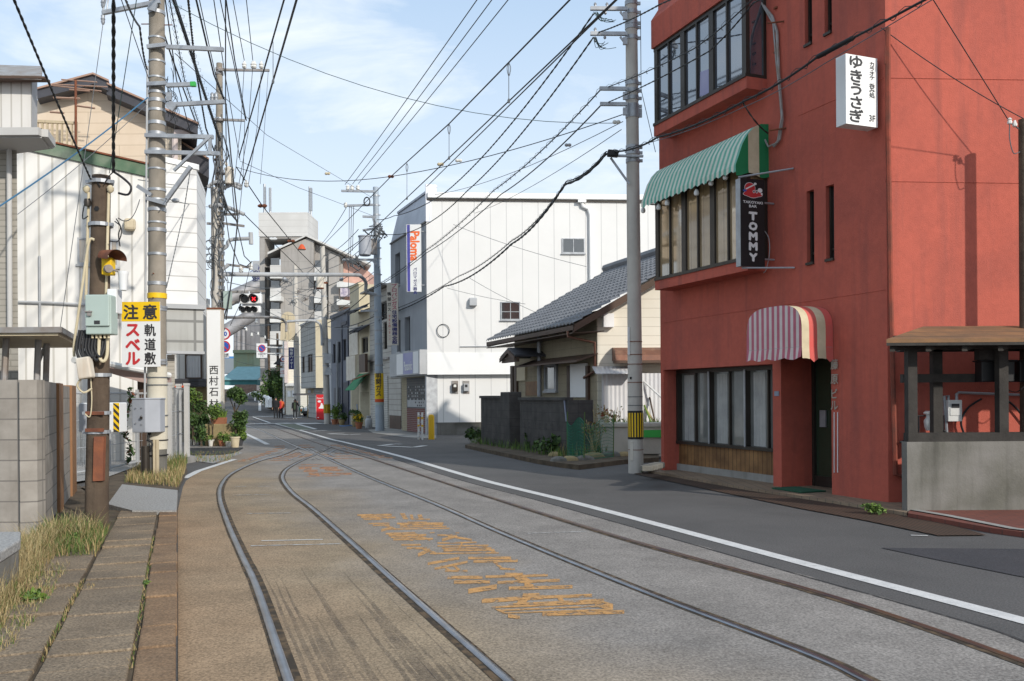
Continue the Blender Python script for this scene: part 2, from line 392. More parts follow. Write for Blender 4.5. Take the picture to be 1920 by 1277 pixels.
mat('cream_lap', (.72, .65, .50), .7, (.65, .58, .44), ns=1.5, pat=('hl', .22, .014, (.30, .25, .17)), streak=.3, sc=(.35, .29, .2))
mat('cream_gable', (.74, .70, .60), .7, (.70, .66, .56), pat=('hl', .22, .012, (.5, .46, .38)))
mat('cream_siding', (.72, .60, .47), .8, (.67, .55, .42), pat=('brick', 1.9, .34, .010, (.52, .42, .31), .15))
mat('beige_tile', (.60, .53, .42), .8, (.54, .47, .37), pat=('tile', .12, .12, .014, (.36, .32, .27), .3))
mat('cream_wall', (.60, .53, .38), .8, (.54, .47, .33), streak=.3, sc=(.3, .25, .18))
mat('brick_grey', (.40, .37, .32), .85, (.34, .315, .27), ns=2, bump=.4, bs=60, pat=('brick', .34, .085, .009, (.25, .235, .2), .4))
mat('soffit', (.50, .49, .47), .7, (.45, .44, .42))
mat('fascia_dark', (.075, .075, .085), .6, (.06, .06, .07))
mat('ridge_pink', (.42, .27, .20), .7)
mat('green_fascia', (.045, .115, .06), .6, (.10, .15, .09), ns=4, grime=.5, sc=(.3, .3, .26))
mat('rust', (.22, .075, .035), .85, (.13, .05, .03), ns=5, bump=.4, bs=40)
mat('copper_brown', (.23, .105, .065), .5, (.13, .07, .055), ns=1.6, metal=.3, streak=.6, sc=(.42, .25, .16))
mat('brown_post', (.27, .135, .06), .6, (.22, .11, .05))
mat('brown_trim', (.10, .06, .042), .6, (.07, .045, .03))
mat('pink_soffit', (.42, .31, .28), .8, (.36, .27, .25))
mat('wire', (.022, .024, .026), .6, (.03, .033, .035))
mat('wire_green', (.05, .085, .08), .6); mat('wire_blue', (.05, .16, .28), .5); mat('wire_grey', (.12, .13, .14), .5)
mat('porcelain', (.75, .74, .70), .25)
mat('box_green', (.40, .48, .44), .5, (.34, .42, .385), grime=.3, sc=(.2, .22, .2))
mat('box_grey', (.36, .38, .42), .5, (.31, .33, .37), grime=.35, sc=(.22, .22, .23))
mat('sign_yellow', (.78, .50, .01), .5, (.74, .47, .01)); mat('sign_white', (.72, .73, .73), .5, (.68, .69, .69))
mat('sign_red', (.52, .035, .04), .5); mat('ink', (.035, .035, .038), .6); mat('sign_blue', (.03, .10, .42), .5); mat('orange_ink', (.85, .16, .035), .5)
mat('navy', (.03, .035, .16), .5); mat('violet', (.07, .07, .32), .5); mat('pale_violet', (.30, .30, .50), .7, (.36, .36, .52))
mat('letter_metal', (.40, .36, .31), .4, (.30, .26, .22), metal=.3)
mat('sign_old', (.66, .62, .54), .7, (.56, .50, .42), ns=3, streak=.5, sc=(.42, .27, .14))
mat('aw_green', (.12, .37, .29), .8, (.16, .41, .32), ns=4, grime=.3, sc=(.16, .22, .17)); mat('aw_white', (.62, .66, .58), .8, (.54, .58, .50), ns=4, grime=.35, sc=(.36, .34, .25))
mat('aw_green_end', (.015, .20, .075), .7); mat('aw_cream', (.60, .52, .36), .8, (.50, .43, .29), ns=5, grime=.4, sc=(.3, .25, .16))
mat('aw_pink', (.46, .13, .18), .8, (.40, .11, .15), ns=4); mat('aw_pale', (.62, .53, .52), .8, (.55, .47, .44), ns=4, grime=.3, sc=(.42, .36, .26)); mat('aw_red', (.60, .10, .085), .8, (.5, .12, .1), ns=4)
mat('leaf', (.085, .15, .035), .6, (.06, .11, .028), ns=6); mat('leaf_dark', (.042, .082, .024), .55, (.03, .06, .02), ns=6); mat('leaf_light', (.16, .24, .04), .6, (.12, .19, .035), ns=6)
mat('grass_dry', (.36, .26, .13), .85, (.27, .20, .085), ns=8); mat('grass_green', (.12, .17, .04), .8, (.085, .13, .03), ns=8); mat('grass_straw', (.46, .37, .19), .85)
mat('bark', (.10, .075, .05), .9, (.06, .045, .03), bump=.6, bs=40)
mat('terracotta', (.42, .16, .08), .8, (.34, .13, .07), grime=.3, sc=(.3, .22, .15)); mat('pot_green', (.06, .14, .08), .6); mat('pot_white', (.70, .68, .62), .5); mat('pot_dark', (.05, .05, .055), .6)
mat('stone_tan', (.34, .27, .14), .9, (.24, .19, .10), ns=4, bump=.5, bs=30)
mat('tile_tan', (.30, .22, .15), .8, (.24, .17, .115), pat=('tile', .15, .15, .008, (.15, .12, .09), .4), grime=.3)
mat('tile_red', (.20, .065, .045), .85, (.15, .05, .037), pat=('brick', .2, .1, .008, (.11, .05, .04), .4))
mat('grate', (.10, .055, .035), .8, (.07, .045, .03), pat=('vl', .05, .02, (.02, .015, .012)))
mat('apt', (.40, .38, .355), .9, (.33, .31, .29), ns=.3, streak=.65, sc=(.20, .19, .175), pat=('hl', 1.6, .05, (.28, .27, .25)))
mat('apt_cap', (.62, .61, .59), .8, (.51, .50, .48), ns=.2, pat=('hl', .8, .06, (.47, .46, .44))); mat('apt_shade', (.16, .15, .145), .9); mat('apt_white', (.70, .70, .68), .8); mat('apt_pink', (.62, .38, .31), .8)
mat('tank', (.30, .38, .26), .7, (.27, .34, .23), grime=.5, sc=(.38, .25, .1)); mat('teal_roof', (.20, .38, .40), .6); mat('teal_wall', (.06, .22, .23), .7); mat('rust_wall', (.20, .13, .10), .9, (.30, .22, .18), ns=3)
mat('factory', (.24, .24, .25), .9, (.18, .18, .19), ns=.5, pat=('vl', .9, .15, (.17, .17, .18))); mat('duct', (.30, .30, .31), .6, (.22, .21, .21), ns=.8, metal=.3, pat=('hl', 2, .1, (.2, .2, .2)))
mat('tile_wall', (.42, .42, .40), .75, (.37, .37, .35), ns=1, pat=('tile', .95, .45, .03, (.20, .20, .19), .15), streak=.5, sc=(.17, .17, .14))
mat('slate_wall', (.17, .18, .215), .7, (.15, .16, .19), pat=('vl', 1.5, .03, (.12, .13, .15))); mat('dark_navy', (.028, .033, .055), .5)
mat('siding_old', (.47, .45, .41), .8, (.40, .38, .34), pat=('hl', .26, .03, (.24, .22, .2)), streak=.4, sc=(.25, .22, .18)); mat('shutter', (.50, .49, .45), .6, (.44, .43, .39), pat=('hl', .09, .03, (.26, .25, .23)))
mat('shutter_art', (.10, .115, .125), .7, (.15, .13, .12), ns=5, pat=('hl', .10, .02, (.06, .07, .08))); mat('brick_red', (.19, .06, .055), .85, (.15, .05, .045), pat=('brick', .22, .08, .01, (.25, .22, .2), .4))
mat('brick_tan', (.42, .37, .26), .85, (.36, .31, .21), pat=('brick', .15, .075, .01, (.28, .25, .18), .4)); mat('vend_red', (.62, .02, .025), .35); mat('vend_white', (.75, .74, .73), .4)
mat('skin', (.45, .27, .19), .6); mat('hair', (.015, .012, .011), .5); mat('cloth_black', (.018, .018, .02), .9); mat('cloth_orange', (.62, .12, .04), .8); mat('cloth_green', (.05, .07, .04), .9); mat('shoe_white', (.6, .6, .6), .7)
mat('car_white', (.74, .74, .73), .25, spec=.6); mat('lamp_amber', (.7, .22, .03), .2); mat('chrome', (.5, .5, .52), .2, metal=.8)
mat('lens_dark', (.02, .02, .018), .15, spec=.7); mat('lens_lit', (.9, .02, .03), .3, emit=1.6); mat('lens_red', (.05, .005, .005), .2)
mat('yellow', (.72, .42, .01), .5, (.62, .36, .01)); mat('pipe_white', (.70, .70, .68), .4); mat('red_orange', (.62, .10, .03), .6)
mat('laundry', (.62, .55, .58), .9, (.25, .22, .32), ns=2.5); mat('flower', (.62, .10, .12), .7); mat('flower_yellow', (.75, .5, .02), .7); mat('net_green', (.02, .20, .12), .8); mat('planter_grey', (.50, .49, .43), .8, (.42, .41, .35), grime=.3)
mat('bright_green', (.05, .42, .08), .5); mat('hose_blue', (.06, .22, .55), .4); mat('hose_green', (.02, .22, .13), .5); mat('board_beige', (.55, .47, .33), .7, (.5, .42, .29), pat=('vl', .5, .03, (.44, .37, .26)))
mat('mat_green', (.02, .09, .05), .95); mat('door_green', (.03, .048, .03), .15, spec=.6); mat('plaque', (.25, .28, .36), .5)
mat('bulb', (.8, .8, .78), .3); mat('blue_tarp', (.08, .25, .55), .6)
# tram bed: grey aggregate that turns rusty towards the tracks' outer side (iron dust off the wheels)
def trambed():
    m = bpy.data.materials.new('tram_bed'); m.use_nodes = True; t = m.node_tree; p = t.nodes['Principled BSDF']
    def N(ty, **k):
        n = t.nodes.new(ty)
        for a, b in k.items(): setattr(n, a, b)
        return n
    L = t.links.new
    tc = N('ShaderNodeTexCoord'); sx = N('ShaderNodeSeparateXYZ'); L(tc.outputs['Object'], sx.inputs[0])
    # distance across the street from the kerb line
    a = N('ShaderNodeMath', operation='MULTIPLY'); a.inputs[1].default_value = U.y; L(sx.outputs[0], a.inputs[0])
    b = N('ShaderNodeMath', operation='MULTIPLY_ADD'); b.inputs[1].default_value = -U.x; L(sx.outputs[1], b.inputs[0]); L(a.outputs[0], b.inputs[2])
    n1 = N('ShaderNodeTexNoise'); n1.inputs['Scale'].default_value = .55; n1.inputs['Detail'].default_value = 6; L(tc.outputs['Object'], n1.inputs['Vector'])
    c = N('ShaderNodeMath', operation='MULTIPLY_ADD'); c.inputs[1].default_value = 2.4; L(n1.outputs[0], c.inputs[0]); L(b.outputs[0], c.inputs[2])
    r = N('ShaderNodeMapRange'); r.inputs[1].default_value = 1.0; r.inputs[2].default_value = 4.1; L(c.outputs[0], r.inputs[0])
    far = N('ShaderNodeMapRange'); far.inputs[1].default_value = 13; far.inputs[2].default_value = 24; L(sx.outputs[1], far.inputs[0])
    rr = N('ShaderNodeMath', operation='MAXIMUM'); L(r.outputs[0], rr.inputs[0]); L(far.outputs[0], rr.inputs[1])
    cr = N('ShaderNodeValToRGB'); L(rr.outputs[0], cr.inputs[0]); e = cr.color_ramp.elements
    e[0].color = (.31, .202, .118, 1); e[1].color = (.235, .215, .195, 1); q = e.new(.5); q.color = (.27, .208, .138, 1)
    sp = N('ShaderNodeTexNoise'); sp.inputs['Scale'].default_value = 62; sp.inputs['Detail'].default_value = 4; sp.inputs['Roughness'].default_value = .75; L(tc.outputs['Object'], sp.inputs['Vector'])
    sr = N('ShaderNodeMapRange'); sr.inputs[1].default_value = .35; sr.inputs[2].default_value = .7; sr.inputs[3].default_value = .55; sr.inputs[4].default_value = 1.58; L(sp.outputs[0], sr.inputs[0])
    big = N('ShaderNodeTexNoise'); big.inputs['Scale'].default_value = 1.3; big.inputs['Detail'].default_value = 8; big.inputs['Roughness'].default_value = .7; L(tc.outputs['Object'], big.inputs['Vector'])
    br = N('ShaderNodeMapRange'); br.inputs[1].default_value = .3; br.inputs[2].default_value = .7; br.inputs[3].default_value = .74; br.inputs[4].default_value = 1.22; L(big.outputs[0], br.inputs[0])
    mm = N('ShaderNodeMath', operation='MULTIPLY'); L(sr.outputs[0], mm.inputs[0]); L(br.outputs[0], mm.inputs[1])
    mu = N('ShaderNodeMixRGB', blend_type='MULTIPLY'); mu.inputs[0].default_value = 1; L(cr.outputs[0], mu.inputs[1]); L(mm.outputs[0], mu.inputs[2])
    # painted cable-shadow streaks between the near rails, drawn out along the street
    lng = N('ShaderNodeMath', operation='MULTIPLY'); lng.inputs[1].default_value = U.y; L(sx.outputs[1], lng.inputs[0])
    L(mu.outputs[0], p.inputs['Base Color']); p.inputs['Roughness'].default_value = .9; p.inputs['Specular IOR Level'].default_value = .25
    bn = N('ShaderNodeBump'); bn.inputs['Strength'].default_value = .35; bn.inputs['Distance'].default_value = .006; L(sp.outputs[0], bn.inputs['Height']); L(bn.outputs[0], p.inputs['Normal'])
    MATS['tram_bed'] = m
trambed()
# ---------------------------------------------------------------- ground, road, tracks, markings
def sheet(name, mats, xl, xr, ys, dz, kind='structure', nx=1):
    b = MB()
    for y0, y1 in zip(ys, ys[1:]):
        for i in range(nx):
            q = lambda y, k: V((xl(y)+(xr(y)-xl(y))*k/nx, y, gz(y)+dz))
            b.face((q(y0, i), q(y0, i+1), q(y1, i+1), q(y1, i)))
    return b.build(name, mats, kind=kind)
sheet('ground', 'soil', lambda y: -1400, lambda y: 1400, [-60, 0, 20, 40, 60, 75, 90, 100, 125, 150, 170, 250, 400, 800, 1500], -.03)
RY = [-12, -4, 0, 4, 8, 12, 16, 20, 25, 30, 40, 50, 60, 68, 75, 80, 86, 90]
sheet('road', 'asphalt', lambda y: -1.64-.374*(y-4.4)-16, lambda y: 26-.2*y, RY, 0)
def ribbon(mb, pts, w, dz, mi=0):
    """flat strip of constant width following the ground"""
    pts = [V((p.x, p.y, 0)) for p in pts]; L_, R_ = [], []
    for i, p in enumerate(pts):
        t = (pts[min(i+1, len(pts)-1)]-pts[max(i-1, 0)]).normalized(); n = V((-t.y, t.x, 0))
        L_.append(p+n*w/2); R_.append(p-n*w/2)
    f = lambda q: V((q.x, q.y, gz(q.y)+dz))
    for i in range(len(pts)-1): mb.face((f(R_[i]), f(R_[i+1]), f(L_[i+1]), f(L_[i])), mi)
def gp(pts, dz=0): return [gnd(x, y, dz) for x, y in pts]
LINE = [(2050, 1206), (1920, 1165), (1500, 1055), (1200, 975), (1050, 936), (907, 901), (800, 870), (702, 843), (640, 828), (618, 823), (560, 806), (515, 794)]
line_w = smooth_line(gp(LINE), 5)
KERB = gp([(334, 1330), (334, 1120), (333, 957)])
left_w = gp([(345, 905), (372, 884), (440, 862), (519, 840), (502, 834), (457, 812), (440, 800)])
lb = [KERB[0]+(KERB[0]-KERB[2])*.6]+KERB+left_w
b = MB()
# tram bed as a fan of strips between the kerb side and the white line, row by row
ys = [0, 2.5]+[3.5+.22*i for i in range(30)]+[10.2, 11, 12, 13, 14, 15, 16, 17, 18, 19, 20, 21, 22, 24, 26, 29, 32, 36, 40, 46, 52]
def xat(poly, y):
    for p, q in zip(poly, poly[1:]):
        if min(p.y, q.y) <= y <= max(p.y, q.y) and abs(q.y-p.y) > 1e-6: return p.x+(q.x-p.x)*(y-p.y)/(q.y-p.y)
    e = min((poly[0], poly[-1]), key=lambda p: abs(p.y-y)); o = poly[1] if e is poly[0] else poly[-2]
    return e.x+(o.x-e.x)*(y-e.y)/(o.y-e.y)
xr_ = lambda y: xat(line_w, y)-.36-.02*sin(y*9)-.02*sin(y*23)
xl_ = lambda y: max(xat(lb, y), xr_(y)-8) if y < 20 else xr_(y)-5.0
sheet('tram_bed', 'tram_bed', xl_, xr_, ys, .004)
# rails
def pxw(pts, k=7): return smooth_line(gp(pts), k)
R1 = pxw([(2050, 1294), (1920, 1244), (1718, 1172), (1500, 1103), (1200, 1020), (997, 957.5), (818, 900), (672, 853), (618, 838), (562, 819), (534, 809), (502, 797.5), (472, 787)])
R2 = pxw([(1760, 1350), (1621, 1277), (1500, 1222), (1200, 1108), (941, 1001), (817, 946.5), (702, 900), (640, 872.5), (594, 852), (558, 838.5), (521, 822), (490, 808), (459, 797.5)])
L1 = pxw([(580, 1380), (540, 1277), (480, 1100), (453, 1042), (426.6, 981), (412, 935), (415, 910), (434, 888.5), (480, 867), (528, 853.5), (552, 843), (559, 838.5)])
L2 = pxw([(1075, 1390), (950, 1277), (749, 1100), (679.6, 1037), (631.6, 994), (586, 954), (549, 925), (531, 901), (532, 888), (544, 876), (573, 861), (594, 852), (621, 838.5)])
def rail(parent, pts, side, steel):
    """a grooved rail: raised head with rounded shoulders and the flangeway groove beside it"""
    prof = [(-.026, .002), (-.025, .011), (-.018, .016), (.018, .016), (.025, .011), (.026, .002)]
    P = [V((p.x, p.y, 0)) for p in pts]; rows = []
    for i, p in enumerate(P):
        t = (P[min(i+1, len(P)-1)]-P[max(i-1, 0)]).normalized(); n = V((-t.y, t.x, 0))
        rows.append([p+n*o+Z*(gz(p.y)+h) for o, h in prof])
    k = len(prof); mb = MB()
    mb.mesh([q for r in rows for q in r], [(i*k+j, (i+1)*k+j, (i+1)*k+j+1, i*k+j+1) for i in range(len(rows)-1) for j in range(k-1)])
    mb.build('rail', steel, parent, smooth=True)
    g = MB(); off = []
    for i, p in enumerate(P):
        t = (P[min(i+1, len(P)-1)]-P[max(i-1, 0)]).normalized(); off.append(p+V((-t.y, t.x, 0))*side*.046)
    ribbon(g, off, .040, .0075); g.build('flangeway', 'groove', parent)
    g = MB(); off = []
    for i, p in enumerate(P):
        t = (P[min(i+1, len(P)-1)]-P[max(i-1, 0)]).normalized(); off.append(p-V((-t.y, t.x, 0))*side*(.032+random.uniform(0, .006)))
    ribbon(g, off, .016, .0065); g.build('edge_joint', 'groove', parent)
t = thing('tram_track', 'straight tram track with dark rusty rails beside the white road line', 'tram track', gnd(1500, 1160))
rail(t, R1, 1, 'rail_rust'); rail(t, R2, -1, 'rail_steel')
t = thing('tram_track', 'curving tram track with shiny steel rails swinging in from the left kerb', 'tram track', gnd(700, 1200))
rail(t, L1, -1, 'rail_steel'); rail(t, L2, 1, 'rail_steel')
# painted markings
b = MB(); ribbon(b, line_w, .145, .0045); b.build('lane_line', 'road_paint', kind='structure')
b = MB()
for seg, w_ in (([(474, 782), (506, 793)], .16), ([(455, 769), (466, 778)], .16), ([(457, 812), (480, 823), (502, 834)], .16), ([(440, 862), (372, 884), (345, 898)], .13)):
    ribbon(b, gp(seg), w_, .011)
for a in ((478, 780.5, 487, 780.5), (497, 780.5, 508, 781), (495, 794, 507, 794.8), (516, 793.6, 529, 794), (542, 793.5, 558, 794.2), (569, 793.6, 590, 795), (461, 795, 466, 795), (472, 795, 479, 795), (547, 783, 556, 783.5)):
    p, q = gnd(a[0], a[1]), gnd(a[2], a[3]); ribbon(b, [p, q], 1.6, .012)
for seg in ([(588, 809), (612, 807.5), (640, 807)], [(616, 814), (645, 812.5)], [(616, 814), (655, 815.5)], [(655, 815.5), (676, 814.5)], [(712, 836.5), (738, 833.2)], [(738, 833.2), (752, 833.4)], [(722, 837), (775, 839.5)], [(775, 839.5), (797, 836.2)], [(556, 795), (592, 805)], [(560, 806.6), (592, 805)]):
    ribbon(b, gp(seg), .2, .012)
for a in ((490, 1015.5, 605, 1013), (1708, 1005, 1740, 1006)):
    ribbon(b, [gnd(a[0], a[1]), gnd(a[2], a[3])], .032, .009)
b.build('road_markings', 'road_paint', kind='structure')
b = MB()
for a in ((441, 913.5, 462, 913), (484, 913, 506, 912.6), (437, 929.5, 508, 928), (463, 964, 545, 963), (990, 1001.5, 1098, 998), (470, 1025, 640, 1021)):
    ribbon(b, [gnd(a[0], a[1]), gnd(a[2], a[3])], .05, .0085)
b.build('worn_markings', 'worn_paint', kind='structure')
b = MB(); b.face([gnd(x, y, .008) for x, y in ((519, 794.3), (556, 795.2), (590, 805), (561, 806.4))]); b.build('green_marking', 'green_paint', kind='structure')
b = MB(); b.face([gnd(x, y, .006) for x, y in ((1652, 1027), (1760, 1028), (2500, 1034), (2500, 1190), (1900, 1078), (1770, 1052))]); b.build('dark_wedge', 'asphalt_dark', kind='structure')  # darker wedge laid flat over the right lane
def bars(mb, data, sc, ox, oy, dz=.0055):
    for x0, y0, x1, y1, t in data:
        if abs(y1-y0) > abs(x1-x0)*.45: q = ((x0-t/2, y0), (x0+t/2, y0), (x1+t/2, y1), (x1-t/2, y1))
        else: q = ((x0, y0-t/2), (x1, y1-t/2), (x1, y1+t/2), (x0, y0+t/2))
        dz += .00003
        mb.face([gnd(ox+x/sc, oy+y/sc, dz) for x, y in q])
OR1 = [(35,236,265,232,10),(60,248,290,250,8),(75,262,200,262,6),(130,226,190,266,14),(225,228,240,262,8),(335,222,360,262,22),(395,230,400,260,14),(450,230,462,262,20),(395,262,520,262,5),
(110,290,250,288,6),(140,302,250,300,7),(195,336,270,318,12),(215,300,290,328,10),(240,328,650,322,5),(300,290,610,288,8),(320,300,605,298,6),(320,312,630,310,7),(330,285,370,318,18),(560,285,610,315,16),(370,280,500,280,4),
(225,358,420,352,8),(245,370,495,366,9),(260,382,470,380,7),(275,396,540,392,9),(310,350,400,405,14),(400,352,520,400,10),(570,368,670,368,8),(520,352,550,350,5),(690,352,715,352,5),(600,400,700,372,14),(640,372,800,400,10),
(330,432,460,432,8),(365,453,500,455,9),(440,500,520,465,14),(470,455,560,490,12),(520,490,980,485,6),(570,420,830,415,7),(570,440,910,436,7),(600,455,930,452,6),(610,470,950,466,9),(600,440,650,475,16),(870,436,950,480,22),(740,415,700,470,8),
(505,558,715,520,10),(550,592,770,545,9),(600,572,660,605,12),(620,605,770,606,8),(680,570,720,605,14),(775,520,1060,518,10),(810,543,1105,538,10),(950,545,1000,590,14),(985,590,1085,594,7),
(635,650,870,648,12),(680,680,920,678,13),(775,742,965,710,18),(890,645,1305,633,10),(970,683,1385,668,11),(1045,722,1470,711,13),(1020,625,1140,625,8),(1080,625,1180,685,50),(1150,690,1210,715,20),
(865,806,1280,780,16),(1140,765,1250,762,10),(1280,780,1600,769,12),(1170,765,1120,830,34),(1040,835,1680,803,14),(1380,775,1400,810,20),(930,848,1620,820,7),(1000,868,1700,838,6),(1620,815,1740,850,28),(970,860,1020,890,20),(1010,886,1740,862,5),(1270,895,1815,878,14),(1040,905,1120,915,14),(1500,872,1580,868,6)]
b = MB(); bars(b, [(a, q, c, e, t*(1.45 if q < 500 else 1.75)) for a, q, c, e, t in OR1], 3.5556, 660, 900); b.build('road_lettering', 'orange_paint', kind='structure')
OR2 = [(660,594,890,594,6),(630,612,840,612,5),(640,628,690,628,16),(700,628,770,628,22),(850,625,1030,625,18),(690,655,830,655,18),(900,645,1090,650,14),(740,685,850,690,22),(860,680,1170,685,16),(720,710,1060,702,6),
(30,560,110,556,7),(70,545,170,540,7),(130,530,240,522,7),(190,512,300,500,7),(250,490,360,478,7),(310,468,430,455,7),(380,440,500,425,7),(400,410,500,405,7),(340,550,560,548,6),(380,530,600,525,6),(420,512,680,508,6),(480,495,780,495,6),(540,480,680,478,6),(640,520,780,500,6),(870,490,950,490,6),(900,510,1180,505,6),(940,530,1280,532,6),(1000,480,1150,475,6),
(960,400,1060,398,7),(1020,410,1120,408,7),(1060,425,1180,424,7),(1110,440,1240,440,7),(1170,455,1300,456,7),(1230,470,1360,474,7),(1290,485,1420,490,7),(1360,500,1500,506,7),(1440,518,1580,526,7),(640,400,760,398,6),(660,420,800,418,6)]
b = MB(); bars(b, [(a, q, c, e, t*1.2) for a, q, c, e, t in OR2], 5.3333, 440, 760); b.build('worn_lettering', 'orange_worn', kind='structure')
b = MB()
for seg in ([(720, 435), (800, 475), (905, 440)], [(545, 552), (700, 492), (640, 462)], [(930, 490), (1010, 445)], [(930, 485), (1000, 515)], [(915, 515), (990, 545)], [(780, 545), (815, 528), (850, 545)], [(1060, 475), (1140, 495)], [(470, 520), (640, 462)], [(280, 548), (400, 520)], [(160, 555), (460, 470), (520, 435)]):
    ribbon(b, gp([(440+x/5.3333, 760+y/5.3333) for x, y in seg]), .055, .0125)
for seg in ([(1080, 425), (1420, 530)], [(760, 435), (830, 470)]):
    ribbon(b, gp([(440+x/5.3333, 760+y/5.3333) for x, y in seg]), .06, .013)
b.build('crossing_rails', 'pale_violet' if 0 else 'rail_steel', kind='structure')
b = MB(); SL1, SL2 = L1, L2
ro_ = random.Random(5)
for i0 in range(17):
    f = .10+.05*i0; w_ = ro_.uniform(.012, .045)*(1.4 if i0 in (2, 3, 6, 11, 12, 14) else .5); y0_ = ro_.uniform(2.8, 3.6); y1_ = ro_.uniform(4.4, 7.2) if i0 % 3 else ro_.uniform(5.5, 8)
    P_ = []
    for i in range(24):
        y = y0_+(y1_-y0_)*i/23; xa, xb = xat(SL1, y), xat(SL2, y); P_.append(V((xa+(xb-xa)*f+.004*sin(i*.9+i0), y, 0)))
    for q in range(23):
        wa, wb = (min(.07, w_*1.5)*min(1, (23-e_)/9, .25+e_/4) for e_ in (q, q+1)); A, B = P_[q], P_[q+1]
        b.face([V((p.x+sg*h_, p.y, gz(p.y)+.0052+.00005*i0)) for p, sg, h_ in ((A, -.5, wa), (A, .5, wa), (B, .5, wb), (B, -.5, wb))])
b.build('painted_cable_shadows', 'cable_shadow_paint', kind='structure')  # thin streaks painting the overhead cables' shadows between the curving rails
b = MB()
ribbon(b, [p-V((.37, 0, 0)) for p in line_w], .03, .0055); b.build('road_cracks', 'crack', kind='structure')
# the cross street beyond (sunlit concrete) and the road climbing the hill
b = MB(); b.face([gnd(x, y, .01) for x, y in ((446, 756), (505, 759), (513, 765), (430, 765))]); b.build('cross_street', 'concrete', kind='structure')
b = MB()
for y0, y1 in ((86, 100), (100, 125), (125, 150)):
    c = lambda y: at(466, 745, y).x
    b.face([V((c(y0)-3.2, y0, gz(y0)+.02)), V((c(y0)+3.4, y0, gz(y0)+.02)), V((c(y1)+3.2, y1, gz(y1)+.02)), V((c(y1)-3, y1, gz(y1)+.02))])
b.build('hill_road', 'asphalt', kind='structure')
b = MB(); ribbon(b, [V((at(487, 748, y).x, y, 0)) for y in (92, 100, 110, 120)], .3, .05); b.build('hill_line', 'road_paint', kind='structure')
# left pavement: kerb stones and aggregate slabs
k0, k1 = KERB[0], KERB[2]; DK = (k1-k0).normalized(); DK.z = 0; NK = V((-DK.y, DK.x, 0)); KL = (k1-k0).length
b = MB(); s = -2.5
while s < KL-.05:
    l = random.uniform(.38, .62); l = min(l, KL-s)
    b.wbox(k0, DK, NK, s+.006, s+l-.006, -.05, .075+random.uniform(-.008, .008), .0+random.uniform(0, .012), .205+random.uniform(-.01, .01)); s += l
b.build('kerb', 'kerb_stone', kind='structure', bevel=.012)
b = MB(); b.wbox(k0, DK, NK, -2.5, KL-.1, -.05, .052, .2, 1.75); b.build('pavement_soil', 'soil', kind='structure')
b = MB()
for c0, c1, sh in ((.22, .635, 0), (.655, 1.07, .13)):
    s = -2.5+sh
    while s < KL-.25:
        l = .30
        if not (c0 > .6 and s > KL-2.2):
            P = k0 + DK*(s+l/2) + NK*((c0+c1)/2); tz = random.uniform(-.012, .012)
            a = (DK+Z*random.uniform(-.02, .02)).normalized(); d = (NK+Z*random.uniform(-.02, .02)).normalized()
            b.box((P.x, P.y, .05+tz), (l-.014, c1-c0-.012, .06), (a, d, a.cross(d)))
        s += l
b.build('pavement', 'slab_stone', kind='structure', bevel=.008)
b = MB(); b.ext([gnd(x, y, .10) for x, y in ((202, 945), (248, 957), (331, 957), (333, 919), (229, 908))], Z*-.12); b.build('ramp_slab', 'gravel', kind='structure')
b = MB(); b.face([gnd(x, y, .03) for x, y in ((229, 911), (333, 920), (352, 884), (345, 868), (300, 860), (215, 885), (150, 915), (205, 945))]); b.build('verge_soil', 'soil', kind='structure')
b = MB(); b.face([gnd(x, y, .045) for x, y in ((-60, 905), (145, 903), (205, 893), (262, 872), (352, 860), (300, 838), (-60, 830))]); b.build('yard_gravel', 'gravel', kind='structure')
b = MB(); b.face([gnd(x, y, .012) for x, y in ((352, 862), (400, 869), (456, 849), (420, 842), (352, 840))]); b.build('gravel_patch', 'gravel', kind='structure')
b = MB(); b.face([gnd(x, y, .03) for x, y in ((-80, 1277), (20, 1240), (150, 1040), (205, 945), (140, 905), (-60, 910))]); b.build('ditch_soil', 'soil', kind='structure')
# right-hand edge: drain grate, apron tiles
b = MB(); b.face([gnd(x, y, .012) for x, y in ((1188, 888), (1215, 884), (1400, 917), (1560, 941), (1660, 957), (1760, 978), (1850, 1003), (1760, 1004), (1620, 975), (1500, 953), (1340, 920))]); b.build('drain_grate', 'grate', kind='structure')
b = MB(); b.ext([gnd(x, y, .05) for x, y in ((1215, 882), (1400, 914), (1560, 938), (1700, 961), (1720, 930), (1560, 900), (1440, 880), (1244, 872))], Z*-.08); b.build('apron', 'tile_tan', kind='structure')
b = MB(); b.ext([gnd(x, y, .055) for x, y in ((1702, 962), (1760, 972), (1860, 990), (2050, 1015), (2600, 1085), (2600, 935), (1720, 930))], Z*-.08); b.build('brick_paving', 'tile_red', kind='structure')
b = MB(); ribbon(b, gp([(1702, 964), (1780, 978), (1900, 1003), (2050, 1022), (2600, 1092)]), .10, .066); b.build('paving_edge', 'concrete', kind='structure')
b = MB(); b.face([gnd(x, y, .01) for x, y in ((762, 820), (700, 812), (690, 806), (760, 800), (818, 815), (818, 822))]); b.build('shop_apron', 'concrete', kind='structure')
